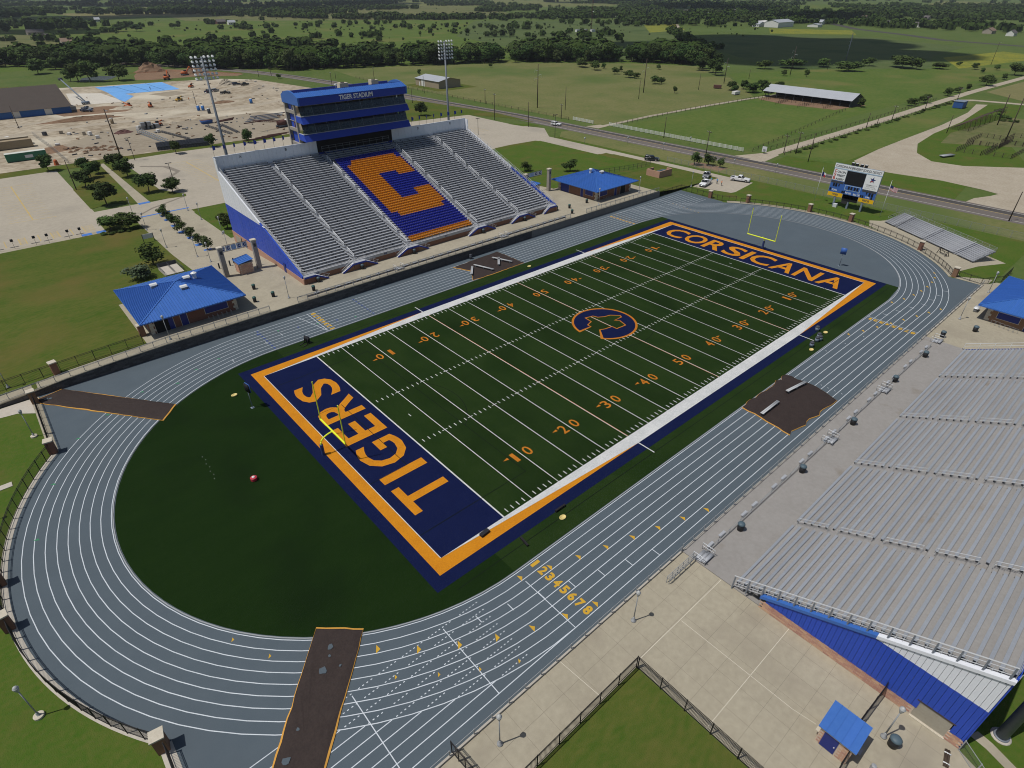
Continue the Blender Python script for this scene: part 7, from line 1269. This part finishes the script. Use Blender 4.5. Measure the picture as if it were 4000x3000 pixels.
def lift(label, x, y, rz, m_='machine_orange'):
    t = thing('lift_machine', label, 'machine', (x, y, 0), rz); MB().box(-1.8, 1.8, -.9, .9, .45, 1.2).build('chassis', m_, t, True, False); MB().bar((-1.4, 0, 1.3), (2.4, 0, 2.2), .35).build('boom', m_, t, True, False); MB().box(-.9, .3, -.95, -.2, 1.2, 2.2).build('cab', 'car_glass', t, True, False); MB().box(2.2, 3.0, -.8, .8, 1.7, 1.9).build('fork', 'steel_dark', t, True, False)
    for xx in (-1.2, 1.2):
        for s in (-1, 1): wheel(t, xx, s * .9, .5)
lift('orange telehandler beside the grey block stacks', -8.6, 257, R(10)); lift('orange machine by the sand heap at the tarp corner', 41.6, 374, R(50)); lift('orange machine in the middle of the pale ground', 2.8, 313.5, R(80)); lift('yellow machine with bucket below the sand heap', 20, 324, R(30), 'machine_yellow'); lift('small orange machine beside the blue tarp', -6, 320, R(120))
def excavator(label, x, y, rz):
    t = thing('excavator', label, 'excavator', (x, y, 0), rz)
    for s in (-1, 1): MB().box(-2.2, 2.2, *sorted((s * .8, s * 1.5)), 0, .9).build('track', 'steel_dark', t, True, False)
    MB().box(-2, 1.6, -1.4, 1.4, 1, 2.3).build('house', 'machine_orange', t, True, False); MB().box(.2, 1.7, .3, 1.4, 2.3, 3.2).build('cab', 'car_glass', t, True, False); MB().bar((1.4, 0, 1.8), (4.2, 0, 5.2), .5).build('boom', 'machine_orange', t, True, False); MB().bar((4.2, 0, 5.2), (6.6, 0, 2.2), .4).build('arm', 'machine_orange', t, True, False); MB().box(6.1, 7.1, -.6, .6, .9, 2.2).build('bucket', 'steel_dark', t, True, False)
excavator('orange excavator with raised arm at the wood edge', 41, 422, R(60)); excavator('orange excavator beside the brown earth bank', 57.8, 439.7, R(10))
t = thing('boom_lift', 'grey boom lift with its long arm across the white slab', 'lift', (-20.4, 346, 0)); MB().box(-1.8, 1.8, -1.1, 1.1, .4, 1.4).build('chassis', 'steel_blue', t, True, False); MB().bar((0, 0, 1.4), (-3, 34, 9), .5).build('boom', 'steel_blue', t, True, False); MB().box(-4, -2, 33.5, 35, 8.6, 9.8).build('basket', 'steel_dark', t, True, False)
for xx in (-1.2, 1.2):
    for s in (-1, 1): wheel(t, xx, s * 1.1, .5)
def toilet(label, x, y, m_): t = thing('portable_toilet', label, 'toilet', (x, y, 0)); MB().box(-.6, .6, -.6, .6, 0, 2.2).build('cabin', m_, t, True, False); MB().box(-.45, .45, -.64, -.6, .1, 2.0).build('door', m_, t, True, False); MB().prism([(-.65, -.65), (.65, -.65), (.65, .65), (-.65, .65)], 2.2, 2.35).build('roof', 'lamp_white', t, True, False)
toilet('blue portable toilet, first of the pair beside the utility pole', 18.2, 286, 'toilet_blue'); toilet('blue portable toilet, second of the pair beside the utility pole', 20.0, 284.8, 'toilet_blue'); toilet('dark portable toilet standing alone in front of the blue pair', 19.4, 274, 'steel_dark'); toilet('blue portable toilet near the press box on the pale ground', 46.5, 290, 'toilet_blue'); toilet('tan portable cabin beside the long spoil ridge', -22.6, 277, 'container_tan')
t = thing('skip', 'blue skip with rusty beams beside it on the site', 'skip', (9.8, 248.5, 0)); MB().yprism([(-2.6, 1.5), (-2.1, 0), (2.1, 0), (2.6, 1.5)], -1.2, 1.2).build('body', 'dumpster_blue', t, True, False); MB().box(-2.5, 2.5, -1.1, 1.1, 1.4, 1.52).build('load', 'steel_rust', t, True, False)
for k in range(3): o = MB().bar((0, 0, 0), (9, 2 + k, 0), .3).build('steel_beam', 'steel_rust'); o.location = (13 + k, 247.5 + 1.2 * k, .2); tag(o, 'rusty beam lying beside the blue skip', 'beam', 'rusty beams beside the skip')
for k, (n_, m_) in enumerate(((60, 'steel_dark'), (60, 'brown_dirt'), (60, 'galvanised'))):
    b = MB(); rn = random.Random(70 + k)
    for _ in range(n_):
        x, y = (rn.uniform(-50, 45), rn.uniform(208, 262)) if rn.random() < .6 else (rn.uniform(-70, 85), rn.uniform(262, 400))
        if -8 < x < 40 and 338 < y < 416 or y > 320 and x < -26: continue
        a = rn.uniform(0, 3.1); l_ = rn.uniform(.4, 2.2); b.bar((x, y, .15), (x + l_ * math.cos(a), y + l_ * math.sin(a), .15), rn.uniform(.2, .7), rn.uniform(.2, .5))
    tag(stuff(b.build('site_debris', m_)), ['dark offcuts and rubbish strewn over the site', 'brown clods strewn over the site', 'grey metal scraps strewn over the site'][k], 'debris')
fence('grey wire site fence beside the mulch clumps', [(-52, 203), (-52.5, 235), (-54, 268)], 1.9, 'wire_fence', 'galvanised', 3, 0, None, True, rails=(1.0,))
fence('orange silt fence along the wood edge of the site', [(28, 476), (36, 472), (58, 470), (90, 420)], .8, 'silt_fence', 'machine_orange', 6, 0, None, False, prad=.05, rails=(.95, .5, .2)); fence('orange silt fence left of the pond trees', [(-78, 452), (-56, 448), (-44, 446)], .8, 'silt_fence', 'machine_orange', 6, 0, None, False, prad=.05, rails=(.95, .5, .2))
# ================================================================ sheds, barns, houses
def gable(name, label, x0, x1, y0, y1, he, hr, wm, rm, along_x=True, windows=0, open_=False, group=None, ov=.5, z=0):
    t = thing(name, label, 'building' if name != 'house' else 'house', ((x0 + x1) / 2, (y0 + y1) / 2, z), 0, group)
    if not open_: MB().box(x0, x1, y0, y1, z, z + he).build('wall', wm, t)
    else:
        for k in range(int((y1 - y0) / 5) + 1):
            for x in (x0, x1): MB().box(x - .12, x + .12, y0 + 5 * k - .12, y0 + 5 * k + .12, 0, he).build('post', wm, t)
        MB().box(x1 - .2, x1, y0, y1, 0, he).build('rear_wall', 'dark_void', t); MB().box(x0, x1, y0 - .1, y0 + .1, 0, he).build('end_wall', wm, t)
    a, b_, c, d_ = x0 - ov, x1 + ov, y0 - ov, y1 + ov
    if along_x: ym = (y0 + y1) / 2; sl = [[(a, c, he - .15), (b_, c, he - .15), (b_, ym, hr), (a, ym, hr)], [(b_, d_, he - .15), (a, d_, he - .15), (a, ym, hr), (b_, ym, hr)]]; gs = [[(x, y0, he), (x, y1, he), (x, ym, hr - .1)] for x in (x0, x1)]
    else: xm = (x0 + x1) / 2; sl = [[(a, d_, he - .15), (a, c, he - .15), (xm, c, hr), (xm, d_, hr)], [(b_, c, he - .15), (b_, d_, he - .15), (xm, d_, hr), (xm, c, hr)]]; gs = [[(x0, y, he), (x1, y, he), (xm, y, hr - .1)] for y in (y0, y1)]
    for p in sl: MB().poly([(q[0], q[1], q[2] + z + .06) for q in p]).build('roof_slope', rm, t)
    for p in gs: MB().poly([(q[0], q[1], q[2] + z) for q in p]).build('gable', wm, t)
    for k in range(windows):
        w_ = MB()
        if along_x: xx = x0 + (x1 - x0) * (k + .5) / windows; w_.box(xx - .7, xx + .7, y0 - .06, y0 - .01, z + .9, z + 2.1)
        else: yy = y0 + (y1 - y0) * (k + .5) / windows; w_.box(x0 - .06, x0 - .01, yy - .7, yy + .7, z + .9, z + 2.1)
        w_.build('window', 'car_glass', t)
    return t
g_ = gable('shed', 'tan metal shed with pale roof standing alone in the olive pasture', 152, 168.5, 266, 291, 4.0, 5.6, 'shed_tan', 'metal_roof', False); MB().box(151.92, 151.98, 281, 284.5, 0, 3.6).build('roller_door', 'house_white', g_); MB().box(151.92, 151.98, 286, 287, 0, 2.2).build('door', 'house_white', g_)
rect('grass_apron', 'lawn', 146, 176, 258, 296, -.022)
gable('barn', 'long open sided barn with pale metal roof and a dirt yard', 271, 285, 72, 119.5, 3.2, 5.9, 'steel_dark', 'metal_roof', False, 0, True, None, .8)
for (x, y, s) in ((262, 84, 5), (258, 96, 6), (262, 108, 5)): fence('rusty pipe cattle pen in front of the open barn', [(x - s, y - s), (x + s, y - s), (x + s, y + s), (x - s, y + s)], 1.3, 'cattle_pen', 'wood_pole', 2.5, 0, None, False, 'pen', 'cattle pens by the barn', .06, (.95, .6, .3))
t = thing('tank', 'blue metal tank box beside the gravel road', 'tank', (312, 35, 0)); MB().box(309.3, 315.6, 32.4, 36.8, .2, 3.1).build('body', 'dumpster_blue', t); MB().box(309.1, 315.8, 32.2, 37, 3.1, 3.25).build('lid', 'steel_blue', t)
def old_bleacher(label, x, y, rz, L_, n):
    t = thing('bleacher', label, 'bleacher', (x, y, 0), rz)
    for i in range(n): MB().box(0, L_, .7 * i, .7 * i + .3, .6 + .38 * i, .68 + .38 * i).build('seat_plank', 'wood', t, True, False)
    b = MB()
    for k in range(8): xx = L_ * k / 7; b.bar((xx, 0, .3), (xx, .7 * n, .4 + .38 * n), .14); b.bar((xx, .7 * n, 0), (xx, .7 * n, .9 + .38 * n), .14); b.bar((xx, .35 * n, 0), (xx, .35 * n, .4 + .19 * n), .12)
    b.build('frame', 'wood', t, True, False)
old_bleacher('derelict dark wooden bleacher overgrown by bushes beyond the dirt lot', 246.5, 13.2, R(3), 52, 11) if False else old_bleacher('derelict dark wooden bleacher overgrown by bushes beyond the dirt lot', 300, 19, R(180), 52, 10)
for (x0, x1, y0, y1) in ((203, 222, -5, 3), (222, 240, -6, 5), (205, 232, -14, -6), (232, 250, -16, -4)): fence('old pole and board livestock pen beyond the dirt lot', [(x0, y0), (x1, y0), (x1, y1), (x0, y1), (x0, y0)], 1.6, 'cattle_pen', 'wood_pole', 2.3, 0, None, False, 'pen', 'old livestock pens', .09, (.95, .7, .45, .2))
t = thing('trough', 'grey metal bench like trough on the grass by the dirt lot', 'trough', (191.5, 2.5, 0), R(-20)); MB().box(-3, 3, -.9, .9, .4, .7).build('top', 'galvanised', t, True, False)
for x in (-2.4, 2.4): MB().box(x - .1, x + .1, -.7, .7, 0, .4).build('leg', 'dark_iron', t, True, False)
sgn = thing('sign', 'white square sign by the gravel road mouth', 'sign', (146, 49.5, 0)); MB().box(145.9, 146, 48.6, 50.4, .6, 2.5).build('board', 'sign_white', sgn); MB().lathe([(.5, 0), (.45, .02)], 10, (145.86, 49.5, 1.5)).build('emblem', 'ink', sgn); MB().box(145.95, 146.1, 49.4, 49.6, 0, .6).build('post', 'dark_iron', sgn)
for k, (x, y) in enumerate(((281, 116), (284, 129), (274, 147), (260, 126), (296, 119))): o = MB().box(-2.2, 2.2, -1.2, 1.2, .4, 1.9).build('farm_trailer', random.choice(['house_white', 'steel_rust', 'steel_dark'])); o.location = (x + 6, y + 8, 0); o.rotation_euler = (0, 0, k); tag(o, 'farm trailer parked among the trees near the barn', 'trailer', 'farm trailers near the barn'); MB().box(-1, 1, -1.3, 1.3, 0, .4).build('axle', 'tyre', o, True, False)
# far houses and sheds
hs_ = [('dark roofed farmhouse among trees on the left fields', 36, 54, 996, 1012, 'house_wall', 'house_roof'), ('grey roofed house half hidden by the creek wood', 33, 44, 884, 898, 'house_wall', 'house_roof'), ('tan roofed house at the edge of the creek wood', 41, 53, 794, 806, 'house_wall', 'house_roof_tan'), ('dark red barn far out in the green field', 308, 322, 1104, 1116, 'steel_rust', 'house_roof'), ('white trailer beside the dark red barn', 314, 325, 1070, 1077, 'house_white', 'metal_roof'), ('small white shed far behind the green field', 176, 184, 1330, 1338, 'house_white', 'metal_roof')]
for l, x0, x1, y0, y1, w_, r_ in hs_: gable('house', l, x0, x1, y0, y1, 3.2, 6.2, w_, r_, True, 4)
gable('warehouse', 'large white metal warehouse with open dark front beside the far highway', 884, 930, 440, 462, 6.5, 9.5, 'house_white', 'metal_roof', True, 0); o = bpy.context.collection.objects[-1]
gable('warehouse', 'smaller tan metal building beside the white warehouse', 908, 932, 480, 494, 4.5, 6.5, 'shed_tan', 'house_white', True, 2); gable('warehouse', 'low white annex at the end of the white warehouse', 934, 948, 404, 420, 3.5, 4.5, 'house_white', 'metal_roof', True, 2)
gable('warehouse', 'long white building left of the skyline trees', 972, 990, 812, 830, 4.5, 6.5, 'house_white', 'metal_roof', True, 3); gable('warehouse', 'white building with gables on the far ridge', 1276, 1320, 744, 790, 5, 8, 'house_white', 'house_roof', True, 4); gable('warehouse', 'long low white building on the far ridge', 1168, 1196, 750, 772, 4, 6, 'house_white', 'metal_roof', True, 3); gable('house', 'dark roofed house on the far ridge', 1225, 1246, 836, 850, 4, 7, 'house_wall', 'house_roof', True, 3)
rr = random.Random(9)
for k, (x, y, m_, r_) in enumerate([(1308, 604, 'house_white', 'metal_roof'), (1016, 438, 'house_white', 'metal_roof'), (1586, 598, 'house_wall', 'house_roof'), (1076, 360, 'house_wall', 'house_roof'), (1052, 308, 'house_white', 'house_roof'), (1062, 274, 'house_white', 'metal_roof'), (1121, 256, 'house_wall', 'house_roof_tan'), (968, 196, 'house_wall', 'house_roof_tan'), (936, 164, 'house_white', 'house_roof'), (1262, 648, 'house_wall', 'house_roof_tan'), (1450, 560, 'house_wall', 'house_roof_tan'), (1410, 620, 'house_wall', 'house_roof_tan'), (1170, 700, 'house_white', 'house_roof'), (890, 474, 'house_white', 'metal_roof'), (1040, 815, 'house_white', 'metal_roof'), (1360, 520, 'house_wall', 'house_roof'), (1230, 460, 'house_wall', 'house_roof_tan'), (1300, 380, 'house_wall', 'house_roof')]):
    s = rr.uniform(6, 10); gable('house', 'far house among the trees of the right skyline', x - s, x + s, y - s * .6, y + s * .6, 3.4, 6.5, m_, r_, rr.random() < .6, 3, False, 'houses of the right skyline')
# ================================================================ cloud outside the picture, whose shadow darkens the far fields
def cloud(x, y, L_, W_, z, seed, rz):
    rn = random.Random(seed); b = MB(); N, K = 22, 9
    lob = [(rn.uniform(-.42, .42) * L_, rn.uniform(-.32, .32) * W_, rn.uniform(.16, .30)) for _ in range(26)]; o = None; bm = bmesh.new()
    for (lx, ly, lr) in lob:
        mtx = Matrix.Translation((lx, ly, rn.uniform(0, 25))) @ Matrix.Diagonal((lr * L_ * .62, lr * W_ * .85, 40 + 60 * lr, 1)); bmesh.ops.create_icosphere(bm, subdivisions=2, radius=1, matrix=mtx)
    me = bpy.data.meshes.new('cloud'); bm.to_mesh(me); bm.free(); me.materials.append(M['cloud_white']); o = bpy.data.objects.new('cloud', me); C.objects.link(o); o.location = (x, y, z); o.rotation_euler = (0, 0, rz); tag(o, 'white cumulus cloud above the far fields', 'cloud'); return struct(o)
CZ = 1150; k_ = CZ / math.tan(R(SUN_EL)); ox, oy = k_ * math.cos(R(SUN_AZ)), k_ * math.sin(R(SUN_AZ))
cloud(585 + ox, 255 + oy, 340, 250, CZ, 3, R(35)); cloud(500 + ox, 395 + oy, 240, 90, CZ, 8, R(-20))
for k, (x, y, l_, w_) in enumerate(((120, 1500, 700, 300), (900, 1900, 800, 420), (1500, 1000, 520, 300), (-500, 2100, 700, 400), (1900, 1500, 700, 500), (430, 2500, 900, 400), (-60, 1120, 300, 140), (1180, 560, 260, 150))): cloud(x + ox, y + oy, l_, w_, CZ + 25 * k, 20 + k, R(25 * k))
# ================================================================ summer haze over the plain
hb_ = MB().box(-8900, 8900, -5900, 11900, -1.2, 70).build('haze', 'cloud_white'); hb_.data.materials.clear(); m = bpy.data.materials.new('haze_air'); m.use_nodes = True; t = m.node_tree; t.nodes.clear()
_o = t.nodes.new('ShaderNodeOutputMaterial'); _v = t.nodes.new('ShaderNodeVolumePrincipled'); _v.inputs['Color'].default_value = (.86, .92, 1, 1); _v.inputs['Density'].default_value = 0.00007; _v.inputs['Anisotropy'].default_value = .2; t.links.new(_v.outputs[0], _o.inputs['Volume']); hb_.data.materials.append(m); tag(stuff(hb_), 'thin pale summer haze lying over the whole plain', 'haze')
